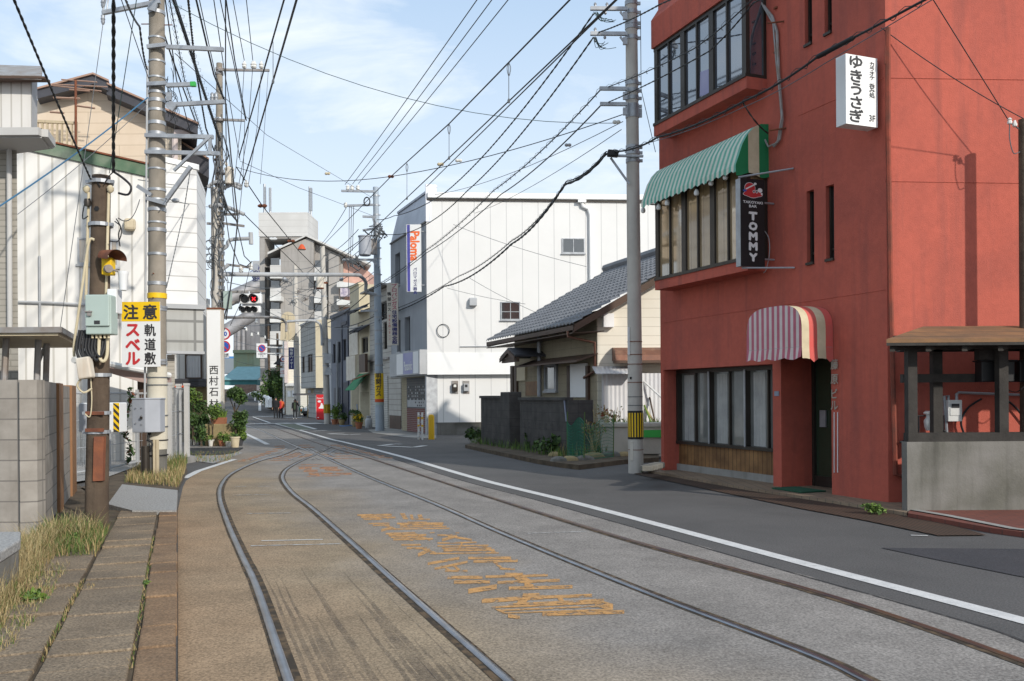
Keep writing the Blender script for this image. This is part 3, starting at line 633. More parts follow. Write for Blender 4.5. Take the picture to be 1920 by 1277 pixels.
# ---------------------------------------------------------------- red building
P0 = gnd(1666, 942, .05); P1 = gnd(1240, 881, .05)
d = (P1-P0); RL = d.length; d = V((d.x, d.y, 0)).normalized(); n = V((-d.y, d.x, 0)); SD = V((1, .05, 0)).normalized()
Pb = V((P0.x, P0.y, 0)); RH = 9.5
def fs(px, py, off=0):
    p = onp(px, py, Pb+n*off, d); return (p-Pb).dot(d), p.z
def offpx(s, px):
    P = Pb+d*s; r = ray(px, 741).x; return (r*P.y-P.x)/(n.x-r*n.y)
def wp(s, z, o=0): return Pb+d*s+n*o+Z*z
red = thing('red_building', 'red stuccoed three storey building with bay windows and striped awnings', 'building', Pb)
hs = []
def hole(x0, y0, x1, y1, dep, zb=None):
    a = fs(x1, y1); b = fs(x0, y0); mid = ((x0+x1)/2)
    zt = fs(mid, y0)[1]; z0 = fs(mid, y1)[1] if zb is None else zb
    h = (min(a[0], b[0]), max(a[0], b[0]), z0, zt, dep); hs.append(h); return h
hw = hole(1244, 688, 1450, 900, .42, .03); hd = hole(1464, 652, 1560, 910, .62, .03)
hsl = [hole(1512, 357, 1527, 492, .14), hole(1548, 347, 1564.5, 485, .14), hole(1508, -60, 1523, 82, .14), hole(1545, -80, 1560, 61, .14)]
b = MB(); b.wall(Pb, d, n, 0, RL, 0, RH, hs)
DEP = 3.6
far = wp(RL, 0)
for A, B in ((wp(RL, 0), wp(RL, 0)+SD*DEP), (wp(RL, 0)+SD*DEP, wp(0, 0)+SD*DEP)): b.face((A, B, B+Z*RH, A+Z*RH))
b.face((wp(0, RH), wp(RL, RH), wp(RL, RH)+SD*DEP, wp(0, RH)+SD*DEP))
b.build('front_wall', 'red_stucco', red)
b = MB(); A = wp(0, 0); B = A+SD*DEP; b.face((A, B, B+Z*RH, A+Z*RH)); b.build('side_wall', 'red_stucco', red)
# dark backs inside the two ground-floor recesses
def bay(z0, zs, zt, z1, top_slope, name, glassm, splits, ztop2=None):
    o = .36; sa = fs(1438, 129)[0]; sb = fs(1226, 243, o)[0]
    k = MB(); k.wbox(Pb, d, n, sa, sb, z0, zs, -.02, o)
    if ztop2: 
        k.wbox(Pb, d, n, sa-.02, sb+.02, zt, z1, -.02, o+.03)
        k.ext([wp(sa-.02, z1, o+.03), wp(sa-.02, ztop2, .02), wp(sa-.02, z1, .02)], d*(sb-sa+.04))
    else: k.wbox(Pb, d, n, sa, sb, zt, z1, -.02, o)
    k.wbox(Pb, d, n, sa+.3, sb-.05, zs+.002, zt-.002, .0, .05)
    w_ = k.build(name, 'red_stucco', red)
    fr = MB(); fr.wbox(Pb, d, n, sa+.002, sb-.002, zs, zs+.05, o-.08, o+.02); fr.wbox(Pb, d, n, sa+.002, sb-.002, zt-.06, zt, o-.08, o-.002)
    tot = sb-sa
    for f0, wd in splits: fr.wbox(Pb, d, n, sa+tot*f0-wd/2, sa+tot*f0+wd/2, zs+.05, zt-.06, o-.07, o-.004)
    for z_ in (zs+.025, zt-.03): fr.wbox(Pb, d, n, sa+.002, sa+.05, z_-.025, z_+.025, 0.002, o-.08)
    fr.wbox(Pb, d, n, sa+.004, sa+.05, zs+.05, zt-.06, .002, .05)
    f_ = fr.build('window_frame', 'bronze', w_)
    g = MB(); g.face((wp(sb-.01, zs, o-.04), wp(sa+.04, zs, o-.04), wp(sa+.04, zt, o-.04), wp(sb-.01, zt, o-.04)))
    g.face((wp(sa+.03, zs, o-.06), wp(sa+.03, zs, .02), wp(sa+.03, zt, .02), wp(sa+.03, zt, o-.06)))
    g.face((wp(sb-.02, zs, 0), wp(sb-.02, zs, o-.06), wp(sb-.02, zt, o-.06), wp(sb-.02, zt, 0)))
    g.build('window_glass', glassm, w_); return sa, sb
SPL = [(.03, .10), (.15, .03), (.30, .10), (.455, .10), (.60, .03), (.745, .12), (.88, .03), (.975, .08)]
SPL = [(.025, .10), (.19, .03), (.345, .12), (.50, .03), (.655, .12), (.82, .03), (.975, .10)]
zb3 = fs(1225, 257, .36)[1]; sa, sb = bay(zb3, fs(1229, 236, .36)[1], fs(1229, 89, .36)[1], fs(1222, 41, .36)[1], 0, 'bay_window', 'glass_sky', SPL, fs(1222, 41, .36)[1]+.55)
zb2 = fs(1229, 544, .36)[1]; z2t = fs(1229, 372, .36)[1]
bay(zb2, fs(1229, 527, .36)[1], z2t, z2t+.22, 0, 'bay_window', 'glass_warm', SPL)
# notice stuck inside the third-floor glass
k = MB(); q = lambda px, py: onp(px, py, Pb+n*.325, d)
k.face((q(1312, 181), q(1333, 175), q(1333, 128), q(1313, 135))); k.build('window_notice', 'pale_violet', red)
# slit windows
for h in hsl:
    k = MB(); s0, s1, z0, z1, dp = h
    k.wbox(Pb, d, n, s0, s1, z0-.035, z0, -.1, .03); k.wbox(Pb, d, n, s0, s0+.03, z0, z1, -.12, -.06); k.wbox(Pb, d, n, s1-.03, s1, z0, z1, -.12, -.06); k.wbox(Pb, d, n, s0+.03, s1-.03, z0+(z1-z0)*.12, z0+(z1-z0)*.12+.03, -.12, -.07)
    w_ = k.build('slit_window', 'bronze', red)
    k = MB(); k.face((wp(s1, z0, -.1), wp(s0, z0, -.1), wp(s0, z1, -.1), wp(s1, z1, -.1))); k.build('pane', 'glass_dark', w_)
# shop front in the wide recess
s0, s1, z0, z1, dp = hw; zsil = fs(1446, 846, -.35)[1]
k = MB(); k.wbox(Pb, d, n, s0, s1, z0, .16, -.42, -.26); k.build('window_base', 'concrete', red)
k = MB(); k.wbox(Pb, d, n, s0+.002, s1-.03, .16, zsil, -.40, -.29); k.build('board_panel', 'board_wood', red)
k = MB(); k.wbox(Pb, d, n, s0+.002, s1-.002, zsil, zsil+.05, -.42, -.24); k.wbox(Pb, d, n, s0+.002, s1-.002, z1-.07, z1-.002, -.42, -.26)
tw = s1-s0-.06
for i in range(4): k.wbox(Pb, d, n, s0+.003+tw*i/3, s0+.053+tw*i/3, zsil+.05, z1-.07, -.42, -.25)
for i in range(3): k.wbox(Pb, d, n, s0+tw*(i+.5)/3, s0+tw*(i+.5)/3+.03, zsil+.05, z1-.07, -.42, -.30)
sw = k.build('shop_window', 'bronze', red)
k = MB(); k.face((wp(s1, zsil, -.345), wp(s0, zsil, -.345), wp(s0, z1, -.345), wp(s1, z1, -.345))); k.build('pane', 'glass_curtain', sw)
k = MB()
for i in range(3):
    a = s0+tw*i/3+tw*.205; k.wbox(Pb, d, n, a, a+tw*.10, zsil+.06, z1-.1, -.342, -.338)
k.build('curtain', 'curtain', sw)
k = MB()
for i in (1, 2): k.wbox(Pb, d, n, s0+tw*i/3, s0+tw*i/3+.035, zsil+.04, z1-.05, -.25, -.235)
k.build('downpipe', 'galv', sw)
# entrance
s0, s1, z0, z1, dp = hd
k = MB(); k.wbox(Pb, d, n, s0+.002, s0+.05, z0, z1, -.62, -.54); k.wbox(Pb, d, n, s1-.05, s1-.002, z0, z1, -.62, -.54); k.wbox(Pb, d, n, s0+.05, s1-.05, 2.02, 2.08, -.62, -.54); k.wbox(Pb, d, n, s0+.05, s1-.05, z0, .2, -.61, -.55)
dr = k.build('entrance_door', 'bronze', red)
k = MB(); k.face((wp(s1, z0, -.585), wp(s0, z0, -.585), wp(s0, z1, -.585), wp(s1, z1, -.585))); k.build('door_leaf', 'door_green', dr)
k = MB(); a = fs(1545, 785, -.57); k.wbox(Pb, d, n, a[0]-.05, a[0]+.07, a[1]-.12, a[1]+.12, -.575, -.55); k.build('handle_plate', 'galv', dr)
k = MB(); p = fs(1457, 738); k.wbox(Pb, d, n, p[0]-.05, p[0]+.05, p[1]-.035, p[1]+.035, -.002, .012); k.build('address_plate', 'plaque', red)
# metal letters of the building's name, with two thin lines below
k = MB()
for ch, yy in zip('藤原ビル', (683, 711, 738, 760)):
    a = fs(1567, yy); text(k, ch, wp(a[0], a[1], .02), -d, Z, .145, bold=.02, ext=.01)
k.build('building_name', 'letter_metal', red)
k = MB()
for xx in (1565, 1571.5):
    a, c = fs(xx, 773), fs(xx, 886); k.tube([wp(a[0], a[1], .008), wp(c[0], c[1], .008)], .006)
k.build('name_lines', 'sign_white', red)
# conduit and iron pins on the wall
k = MB(); k.tube([wp(*fs(x, y), .04) for x, y in ((1430, 5), (1452, 32), (1461, 60), (1465, 150), (1471, 225), (1466, 262), (1455, 275))], .022); k.tube([wp(*fs(x, y), .06) for x, y in ((1433, 5), (1456, 45), (1462, 120), (1473, 215), (1464, 268), (1447, 276), (1440, 262))], .014)
k.build('conduit', 'galv_old', red, smooth=True)
k = MB(); sp = lambda px, py, o=0: onp(px, py, Pb-Y_*o, SD)
k.tube([sp(1665, 52, .05), sp(1665, 235, .05), sp(1670, 550, .05), sp(1679, 890, .05), sp(1693, 893, .05)], .03); k.tube([sp(1667, 62, .05), sp(1662, 68, .05), sp(1660, 120, .05)], .012); k.build('downpipe', 'red_plinth', red, smooth=True)
k = MB()
for y in (146, 340): k.tube([sp(1660, y+.0, .002), sp(2100, y+6, .002)], .006, 4)
for y in (150, 545): a = fs(1650, y); k.tube([wp(.02, a[1], .001), wp(RL*(.3 if y < 200 else .98), a[1], .001)], .006, 4)
k.build('joint_line', 'red_stucco', red)
k = MB()
for x, y in ((1456, 15), (1456, 58), (1456, 77), (1456, 98)): k.wbox(Pb, d, n, fs(x, y)[0]-.03, fs(x, y)[0]+.03, fs(x, y)[1]-.012, fs(x, y)[1]+.012, 0, .03)
for x, y in ((1470, 40), (1474, 240)): k.tube([wp(*fs(x, y), .0), wp(*fs(x-8, y+8), .22)], .012)
k.build('wall_pin', 'rust', red)
# ---- green striped awning
zt = fs(1441, 233)[1]; sn = fs(1441, 233)[0]; sf = sb+.08; zb_ = fs(1190, 387, .58)[1]
prof = [(.02, zt), (.14, zt-.01), (.26, zt-.07), (.37, zt-.18), (.46, zt-.33), (.53, zb_+.14), (.57, zb_+.02)]
aw = thing('green_awning', 'long green and white striped awning over the second floor bay window', 'awning', wp(sn, zb_))
k = MB(); N_ = 44; st = (sf-sn)/N_
for i in range(N_):
    a, c = sn+i*st, sn+(i+1)*st
    for (o0, y0), (o1, y1) in zip(prof, prof[1:]): k.face((wp(c, y0, o0), wp(a, y0, o0), wp(a, y1, o1), wp(c, y1, o1)), i % 2)
    o1, y1 = prof[-1]; dz = -.085-.02*sin(i*2.1)-random.uniform(0, .015)
    k.face((wp(c, y1, o1), wp(a, y1, o1), wp(a, y1+dz, o1+.005), wp(c, y1-.085-.02*sin((i+1)*2.1), o1+.005)), i % 2)
k.build('canvas', ['aw_green', 'aw_white'], aw)
k = MB()
ob = [0, .17, .36, .58]
def pz(o):
    for (a, x), (c, y) in zip(prof, prof[1:]):
        if a <= o <= c: return x+(y-x)*(o-a)/(c-a)
    return prof[0][1] if o < prof[0][0] else prof[-1][1]
for i in range(3):
    os_ = [ob[i]+(ob[i+1]-ob[i])*j/4 for j in range(5)]
    for o0, o1 in zip(os_, os_[1:]):
        k.face((wp(sn, zb_-.02, o1), wp(sn, zb_-.02, o0), wp(sn, pz(o0), o0), wp(sn, pz(o1), o1)), i % 2)
        k.face((wp(sn-.01, zb_-.11-.03*sin(o1*14), o1), wp(sn-.01, zb_-.11-.03*sin(o0*14), o0), wp(sn, zb_-.02, o0), wp(sn, zb_-.02, o1)), i % 2)
k.build('end_panel', ['aw_green_end', 'aw_cream'], aw)
k = MB(); k.tube([wp(sn+.02, zb_, .02), wp(sn+.02, zb_, .55), wp(sf-.02, zb_, .55), wp(sf-.02, zb_, .02)], .012); k.build('frame', 'galv_old', aw)
# bulbs hanging from the awning
for i, (x, y) in enumerate(((1206, 394), (1235, 388), (1251, 380), (1306, 361), (1333, 342), (1360, 331))):
    s_, z_ = fs(x, y, .50); p = wp(s_, z_, .50)
    k = MB(); k.lathe(p, [(.004, -.055), (.03, -.045), (.042, -.015), (.036, .02), (.018, .05)], 10); bo = k.build('light_bulb', 'bulb', None, True, loc=p, label='bare white bulb hanging under the green awning in front of the warm lit glass', cat='light bulb', group='bulbs hanging under the green awning')
    k = MB(); k.cyl(p+Z*.05, p+Z*.10, .016, .016, 8); k.tube([p+Z*.10, V((p.x, p.y, zb_))+Z*.0], .004, 4); k.build('socket', 'black', bo)
# ---- pink striped awning above the entrance
o_ = .52; s0 = fs(1563, 640)[0]; s1 = fs(1400, 640, o_)[0]; zt = fs(1450, 575, o_)[1]; zb_ = fs(1503, 650, o_)[1]
pk = thing('pink_awning', 'round topped pink and white striped awning over the entrance door', 'awning', wp(s0, zb_))
def arch(t):   # outline from the near lower corner over the top to the far lower corner
    c = (s0+s1)/2; hw_ = (s1-s0)/2; zs = zb_+.18
    if t < .15: return s0, zb_+(zs-zb_)*t/.15
    if t > .85: return s1, zb_+(zs-zb_)*(1-t)/.15
    a = pi*(t-.15)/.7; e = .62
    cx_, sx_ = cos(a), sin(a); return c-hw_*math.copysign(abs(cx_)**e, cx_), zs+(zt-zs)*abs(sx_)**e
T = [i/40 for i in range(41)]
k = MB(); bands = [0.01, .13, .27, .40, o_]
for i in range(4):
    for t0, t1 in zip(T, T[1:]):
        a, c = arch(t0), arch(t1); k.face((wp(a[0], a[1], bands[i]), wp(a[0], a[1], bands[i+1]), wp(c[0], c[1], bands[i+1]), wp(c[0], c[1], bands[i])), (i+1) % 2)
for i in range(4):
    o0, o1 = bands[i], bands[i+1]; om = (o0+o1)/2
    k.face((wp(s0, zb_, o0), wp(s0-.01, zb_-.16, o0), wp(s0-.012, zb_-.20+.05*(i % 2), om), wp(s0-.01, zb_-.15, o1), wp(s0, zb_, o1)), (i+1) % 2)
k.build('side_canvas', ['aw_cream', 'aw_red'], pk)
k = MB(); N_ = 21
def ztop(s):
    c = (s0+s1)/2; hw_ = (s1-s0)/2; zs = zb_+.18; x_ = min(1, abs(s-c)/hw_); e = .62
    return zs+(zt-zs)*(max(0, 1-x_**(2/e)))**(e/2)
for i in range(N_):
    a, c = s0+(s1-s0)*i/N_, s0+(s1-s0)*(i+1)/N_; m = (a+c)/2
    k.face((wp(c, zb_, o_), wp(a, zb_, o_), wp(a, ztop(a), o_), wp(m, ztop(m), o_), wp(c, ztop(c), o_)), i % 2)
    zz = lambda s: -.13-.035*abs(sin((s-s0)*9)); wv = lambda s: .012*sin((s-s0)*30)
    k.face((wp(c, zb_+zz(c), o_+.015+wv(c)), wp(a, zb_+zz(a), o_+.015+wv(a)), wp(a, zb_, o_), wp(c, zb_, o_)), i % 2)
k.build('front_canvas', ['aw_pink', 'aw_pale'], pk)
k = MB(); k.tube([wp(s0+.01, zb_, .02), wp(s0+.01, zb_, o_-.01), wp(s1-.01, zb_, o_-.01), wp(s1-.01, zb_, .02)], .012); k.build('frame', 'galv_old', pk)
k = MB(); p = gnd(1497, 919, .055); k.box(p+Z*.008, (.42, .62, .016), (-n, d, Z)); k.build('door_mat', 'mat_green', None, loc=p, label='dark green mat on the tiles outside the red building entrance', cat='door mat')
# ---- black hanging sign
st_ = fs(1456, 420)[0]; oa, oz = offpx(st_, 1435.5), offpx(st_, 1391)
pc = wp(st_, 0, (oa+oz)/2); zz0 = onp(1413, 500, pc, n).z; zz1 = onp(1413, 336, pc, n).z
sg = thing('black_hanging_sign', 'tall black projecting bar sign with a red octopus and white letters', 'sign', wp(st_, zz0, (oa+oz)/2))
wS, hS = oz-oa, zz1-zz0; c0 = wp(st_, (zz0+zz1)/2, (oa+oz)/2); FR = -n
k = MB(); k.box(c0+d*.06, (wS, .11, hS), (FR, d, Z)); k.build('sign_case', 'galv', sg)
k = MB(); k.box(c0, (wS, .012, hS), (FR, d, Z)); k.build('sign_face', 'black', sg)
fc = c0-d*.008
def onface(u, v): return fc+FR*(wS*(u-.5))+Z*(hS*(.5-v))
k = MB()
vt = [('TAKOYAKI', .268, .82), ('BAR', .312, .32)]
for tx, v_, ww in vt: text(k, tx, onface(.5, v_), FR, Z, .08, 0, .022, fw=wS*ww, fh=hS*.028)
k.build('heading_lettering', 'sign_white', sg); k = MB()
for ch, v_ in zip('TOMMY', (.425, .54, .655, .77, .895)): text(k, ch, onface(.5, v_), FR, Z, .12, 0, .09, fw=wS*.32, fh=hS*.082)
k.build('lettering', 'sign_white', sg)
def disc(mb, u, v, ru, rv, pr, mi=0, a0=0, a1=2*pi, wob=0):
    mb.face([onface(u+ru*cos(a0+(a1-a0)*i/24)*(1+wob*sin(5*(a0+(a1-a0)*i/24))), v+rv*sin(a0+(a1-a0)*i/24)*(1+wob*sin(5*(a0+(a1-a0)*i/24))))-d*pr for i in range(24)], mi)
k = MB(); disc(k, .38, .105, .23, .062, .002, 1); disc(k, .50, .17, .40, .047, .0021, 1, wob=.08); disc(k, .38, .105, .215, .057, .0035, 0); disc(k, .50, .17, .385, .042, .0034, 0, wob=.08)
disc(k, .54, .145, .05, .017, .005, 1); disc(k, .66, .145, .05, .017, .005, 1); disc(k, .54, .145, .03, .011, .006, 2); disc(k, .66, .145, .03, .011, .006, 2); disc(k, .80, .125, .10, .026, .0045, 1); disc(k, .16, .14, .08, .012, .0045, 3); disc(k, .60, .055, .06, .014, .0045, 1); disc(k, .87, .165, .04, .014, .006, 1)
k.face([onface(u, v)-d*.0045 for u, v in ((.2, .115), (.58, .055), (.60, .068), (.22, .128))], 1)
k.build('octopus_emblem', ['sign_red', 'sign_white', 'black', 'sign_blue'], sg)
k = MB(); k.tube([wp(st_+.05, zz1+.02, oz), wp(*fs(1489, 316), .01)], .013); k.tube([wp(st_+.05, zz0-.02, oz-.05), wp(*fs(1491, 502), .01)], .013)
for f in (.25, .9): k.tube([wp(st_+.06, zz1-hS*f, oa), wp(st_+.06, zz1-hS*f, .0)], .014)
k.build('bracket', 'galv', sg)
k = MB(); k.tube(smooth_line([wp(*fs(1436, 425), .1), wp(*fs(1446, 445), .05), wp(*fs(1447, 475), .04), wp(*fs(1442, 505), .05), wp(*fs(1438, 512), .06)]), .006); k.build('cable', 'pale_grey', sg)
# ---- white hanging sign near the corner
st_ = fs(1651, 170)[0]; oa, oz = offpx(st_, 1648.5), offpx(st_, 1589.5); pc = wp(st_, 0, (oa+oz)/2)
zz0 = onp(1618, 236, pc, n).z; zz1 = onp(1618, 106, pc, n).z; wS, hS = oz-oa, zz1-zz0; c0 = wp(st_, (zz0+zz1)/2, (oa+oz)/2)
sg = thing('white_hanging_sign', 'white illuminated box sign with brush lettering high on the red wall', 'sign', wp(st_, zz0, (oa+oz)/2))
k = MB(); k.box(c0+d*.085, (wS, .16, hS), (FR, d, Z)); k.build('sign_case', 'sign_white', sg)
k = MB(); k.box(c0, (wS, .012, hS), (FR, d, Z)); k.build('sign_face', 'white_plain', sg)
fc = c0-d*.007; k = MB()
for ch, v_ in zip('ゆきうさぎ', (.10, .30, .49, .68, .87)): text(k, ch, onface(.32, v_), FR, Z, hS*.2, 0, .03, sx=1.45)
for ch, v_ in zip('カラオケ', (.095, .165, .23, .295)): text(k, ch, onface(.82, v_), FR, Z, hS*.078, 0, .012, sx=1.4)
for ch, v_ in zip('呑み処', (.41, .475, .545)): text(k, ch, onface(.82, v_), FR, Z, hS*.078, 0, .012, sx=1.4)
text(k, '3F', onface(.82, .88), FR, Z, hS*.13, 0, .01, sx=.95)
k.build('lettering', 'ink', sg)
k = MB(); k.box(c0+d*.085-FR*0+FR*(wS/2+.02)+Z*(-hS/2+.05), (.06, .05, .05), (FR, d, Z)); k.box(c0+d*.085+FR*(wS/2+.02)+Z*(hS/2-.1), (.06, .05, .05), (FR, d, Z)); k.build('bracket', 'galv_old', sg)
# ---- meters on the red side wall
p = sp(1786, 770, .12)
gm = thing('gas_meter', 'white gas meter on pipes against the red side wall', 'gas meter', p)
k = MB(); k.box(p, (.17, .13, .26)); k.box(p-Z*.01-Y_*.067, (.13, .012, .1)); k.build('meter_body', 'pipe_white', gm, bevel=.012)
k = MB(); k.box(p+Z*.06-Y_*.075, (.09, .01, .05)); k.build('dial', 'ink', gm)
k = MB(); k.tube([p+X*.05+Z*.12, p+X*.05+Z*.2, p+X*.08+Z*.22, sp(2000, 744, .12)], .018); k.tube([p-X*.05+Z*.12, p-X*.05+Z*.18, p-X*.10+Z*.18, sp(1775, 812, .12)], .018); k.build('pipe', 'galv', gm, smooth=True)
p = sp(1741, 792, .12); rg = thing('gas_regulator', 'small pale gas regulator with hoses left of the gas meter', 'gas regulator', p)
k = MB(); k.lathe(p, [(.03, -.1), (.05, -.05), (.055, .02), (.03, .06), (.03, .1)], 12); k.lathe(p+Z*.1, [(.055, 0), (.06, .02), (.03, .04)], 12); k.build('regulator_body', 'pipe_white', rg, True)
k = MB()
for i in (-.2, -.12, .1, .18): k.tube([p+Z*.08+X*i*.3, p+Z*.08+X*i, p-Z*.12+X*i], .01)
k.tube(smooth_line([p-Z*.1+X*.18, p-Z*.18+X*.3, p-Z*.2+X*.5]), .014); k.tube(smooth_line([p-Z*.1-X*.2, p-Z*.2-X*.25, p-Z*.24-X*.35]), .014); k.build('hose', 'rubber', rg)
k = MB(); k.tube(smooth_line([sp(1807, 812, .06), sp(1802, 790, .06), sp(1815, 765, .06), sp(1840, 748, .06)]), .013); p = sp(1807, 812, .06); k.build('gas_hose', 'rubber', None, True, loc=p, label='black rubber gas hose looping up the red side wall right of the meter', cat='hose')
k = MB(); k.tube(smooth_line([sp(1885, 748, .06), sp(1905, 765, .06), sp(1925, 790, .06)]), .013); k.build('gas_hose', 'rubber', None, True, loc=sp(1905, 765, .06), label='short black hose drooping behind the middle post of the shelter', cat='hose')
# ---- wooden shelter with a concrete wall
YS = 10.2; q = lambda x, y, Yq=YS: at(x, y, Yq)
zw = q(1800, 828).z; xl = q(1701, 900).x; xr = xl+3.2
sh = thing('wooden_shelter', 'old dark timber shelter with brown roof on a stained concrete wall', 'shelter', V((xl, YS, 0)))
k = MB(); k.box((xl+1.6, YS+.07, zw/2), (3.2, .14, zw)); k.box((xl+.14, YS+.19, zw/2-.02), (.14, .1, zw-.04)); k.build('low_wall', 'old_concrete', sh)
k = MB(); k.box((xl+1.62, YS+.07, zw+.05), (3.2, .13, .10)); k.build('sill_beam', 'old_beam', sh)
zl = q(1710, 650).z
k = MB()
for x_ in (xl+.08, q(1884, 700).x, q(1925, 700).x+.12): k.box((x_, YS+.07, (zw+.1+zl)/2), (.105, .105, zl-zw-.1))
for x_ in (q(1755, 690, 10.65).x, q(1960, 690, 10.65).x): k.box((x_, 10.65, (zw+zl)/2), (.11, .1, zl-zw))
k.build('post', 'old_beam', sh)
k = MB(); k.box((xl+1.55, YS+.07, zl+.05), (3.3, .10, .16)); z_ = q(1800, 709, 10.58).z; k.box((xl+1.7, 10.56, z_), (3.2, .08, .10)); k.box((q(1870, 640).x, YS+.2, zl-.09), (.26, .12, .12)); k.box((xl+1.7, 10.65, zl+.02), (3.2, .1, .12)); k.build('beam', 'old_beam', sh)
eL = at(1662, 636, 9.85); eR = V((eL.x+3.6, 9.85, eL.z)); rid = V((eL.x+.82, 10.75, at(1735, 612, 10.75).z)); rdR = V((eR.x, 10.75, rid.z))
k = MB(); th = -.035
k.ext([eL, eR, rdR, rid], Z*-.04); k.build('roof', 'shelter_roof', sh)
k = MB(); k.ext([eL-Z*.042, eR-Z*.042, rdR-Z*.042, rid-Z*.042], Z*-.03)
for i in range(9):
    a = eL.lerp(eR, (i+.15)/9)-Z*.075+Y_*.06; c = a+(rid-eL)-V((0, .06, 0)); k.ext([a, a+X*.05, c+X*.05, c], Z*-.06)
k.build('rafter', 'old_beam', sh)
for i, (x0, x1) in enumerate(((1834, 1896), (1905, 1965))):
    p = at((x0+x1)/2, 697, 10.45); k = MB(); k.box(p, ((x1-x0)/1680*10.45, .16, .24)); k.box(p+Z*.125-Y_*.01, ((x1-x0)/1680*10.45+.05, .2, .02)); o = k.build('meter_box', 'black', None, loc=p, label=('dark box hung under the shelter roof behind the middle post', 'dark box hung under the shelter roof at the right edge of the photo')[i], cat='box', bevel=.01)
    k = MB(); k.tube(smooth_line([p-Z*.12+X*.1, p-Z*.2+X*.14, p-Z*.24+X*.25, p-Z*.16+X*.36]), .006); k.build('cable', 'rubber', o)
p = V((at(1912, 500, 10.58).x+.062, 10.58, 0)); wpole = p
k = MB(); k.cyl(p, p+Z*(at(1920, 224, 10.58).z), .068, .060, 14); o = k.build('wooden_pole', 'pole_wood', None, True, loc=p, label='weathered wooden pole behind the shelter at the right edge', cat='utility pole')
k = MB(); a = at(1893, 229, 10.56); k.lathe(a, [(.01, -.03), (.025, -.02), (.03, .0), (.02, .02), (.03, .03), (.012, .05)], 8); k.lathe(a+V((.06, 0, -.03)), [(.01, -.03), (.025, -.02), (.03, .0), (.02, .02), (.012, .05)], 8); k.build('insulator', 'porcelain', o, True)
k = MB(); k.tube([a, p+Z*(a.z-.12)], .008); k.tube(smooth_line([a-Z*.03, a-Z*.2, a+V((.04, 0, -.36)), a+V((.1, 0, -.36)), p+Z*(a.z-.32)]), .006); k.build('wire_tail', 'wire_grey', o)
# ---------------------------------------------------------------- frames for the other right-hand buildings
class Fr:
    """vertical wall frame: origin on the ground, direction along the wall, outward normal"""
    def __init__(s, P, d, flip=False):
        s.P = V((P.x, P.y, 0)); s.d = V((d.x, d.y, 0)).normalized(); s.n = V((-s.d.y, s.d.x, 0))*(-1 if flip else 1)
    def sz(s, px, py, o=0):
        p = onp(px, py, s.P+s.n*o, s.d); return (p-s.P).dot(s.d), p.z
    def p(s, a, z, o=0): return s.P+s.d*a+s.n*o+Z*z
    def px(s, px, py, o=0): return onp(px, py, s.P+s.n*o, s.d)
    def rect(s, x0, y0, x1, y1, o=0):
        a = [s.sz(x, y, o) for x, y in ((x0, y0), (x1, y1), (x0, y1), (x1, y0))]
        return min(q[0] for q in a), max(q[0] for q in a), (a[1][1]+a[2][1])/2, (a[0][1]+a[3][1])/2
    def box(s, mb, r, d0, d1, mi=0): mb.wbox(s.P, s.d, s.n, r[0], r[1], r[2], r[3], d0, d1, mi); return mb
    def quad(s, mb, r, o=0, mi=0): mb.face((s.p(r[0], r[2], o), s.p(r[1], r[2], o), s.p(r[1], r[3], o), s.p(r[0], r[3], o)), mi); return mb
def window(fr, r, parent, frame='galv', glass='glass_dark', o=.01, t=.04, mull=(.5,), name='window', sill=True, hb=0):
    k = MB(); a, b, c, e = r
    for q in ((a, b, c, c+t), (a, b, e-t, e), (a, a+t, c+t, e-t), (b-t, b, c+t, e-t)): fr.box(k, q, o-.03, o+.035)
    for m in mull: fr.box(k, (a+(b-a)*m-t*.35, a+(b-a)*m+t*.35, c+t, e-t), o-.02, o+.025)
    if hb: fr.box(k, (a+t, b-t, c+(e-c)*hb-t*.3, c+(e-c)*hb+t*.3), o-.02, o+.02)
    if sill: fr.box(k, (a-.03, b+.03, c-.05, c-.001), o-.03, o+.07)
    w_ = k.build(name, frame, parent); k = MB(); fr.quad(k, (a+t, b-t, c+t, e-t), o); k.build('pane', glass, w_); return w_
# ---------------------------------------------------------------- white corner shop building
g0 = gnd(818, 816, .0); PC = V((at(801, 690, g0.y).x, g0.y, 0)); zg = gz(g0.y)
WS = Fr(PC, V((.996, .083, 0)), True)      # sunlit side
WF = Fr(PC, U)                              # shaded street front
bw = thing('white_building', 'large white panelled corner building with gutter, vents and a small window', 'building', V((PC.x, PC.y, zg)))
top = WS.sz(803, 372)[1]; zl = WS.sz(900, 702)[1]; zm = WS.sz(900, 661)[1]; SL = 10.0; fl = WF.sz(733, 560)[0]
k = MB(); WS.quad(k, (0, SL, zm, top), 0)
s1_ = WS.sz(820, 760, -.25)[0]; k.face((WS.p(s1_, zg+.45, -.25), WS.p(SL, zg+.45, -.25), WS.p(SL, zl, -.25), WS.p(s1_, zl, -.25)))
k.build('side_wall', 'white_panel', bw)
k = MB(); WS.box(k, (0, SL, zl, zm), -.25, .02); k.build('fascia_band', 'white_plain', bw)
k = MB(); WS.box(k, (s1_, SL, zg-.2, zg+.43), -.3, -.21); WS.box(k, (s1_-.05, SL, zg+.43, zg+.48), -.3, -.19); k.build('plinth', 'old_concrete', bw)
k = MB(); WS.box(k, (.05, SL, top, top+.22), -.1, .14); WS.box(k, (.02, SL, top-.08, top), -.05, .04, 0); k.build('gutter', 'white_plain', bw, bevel=.03)
k = MB(); WS.box(k, (.02, SL, top-.085, top-.082+.06), .041, .06); k.build('gutter_shadow_gap', 'bronze', bw)
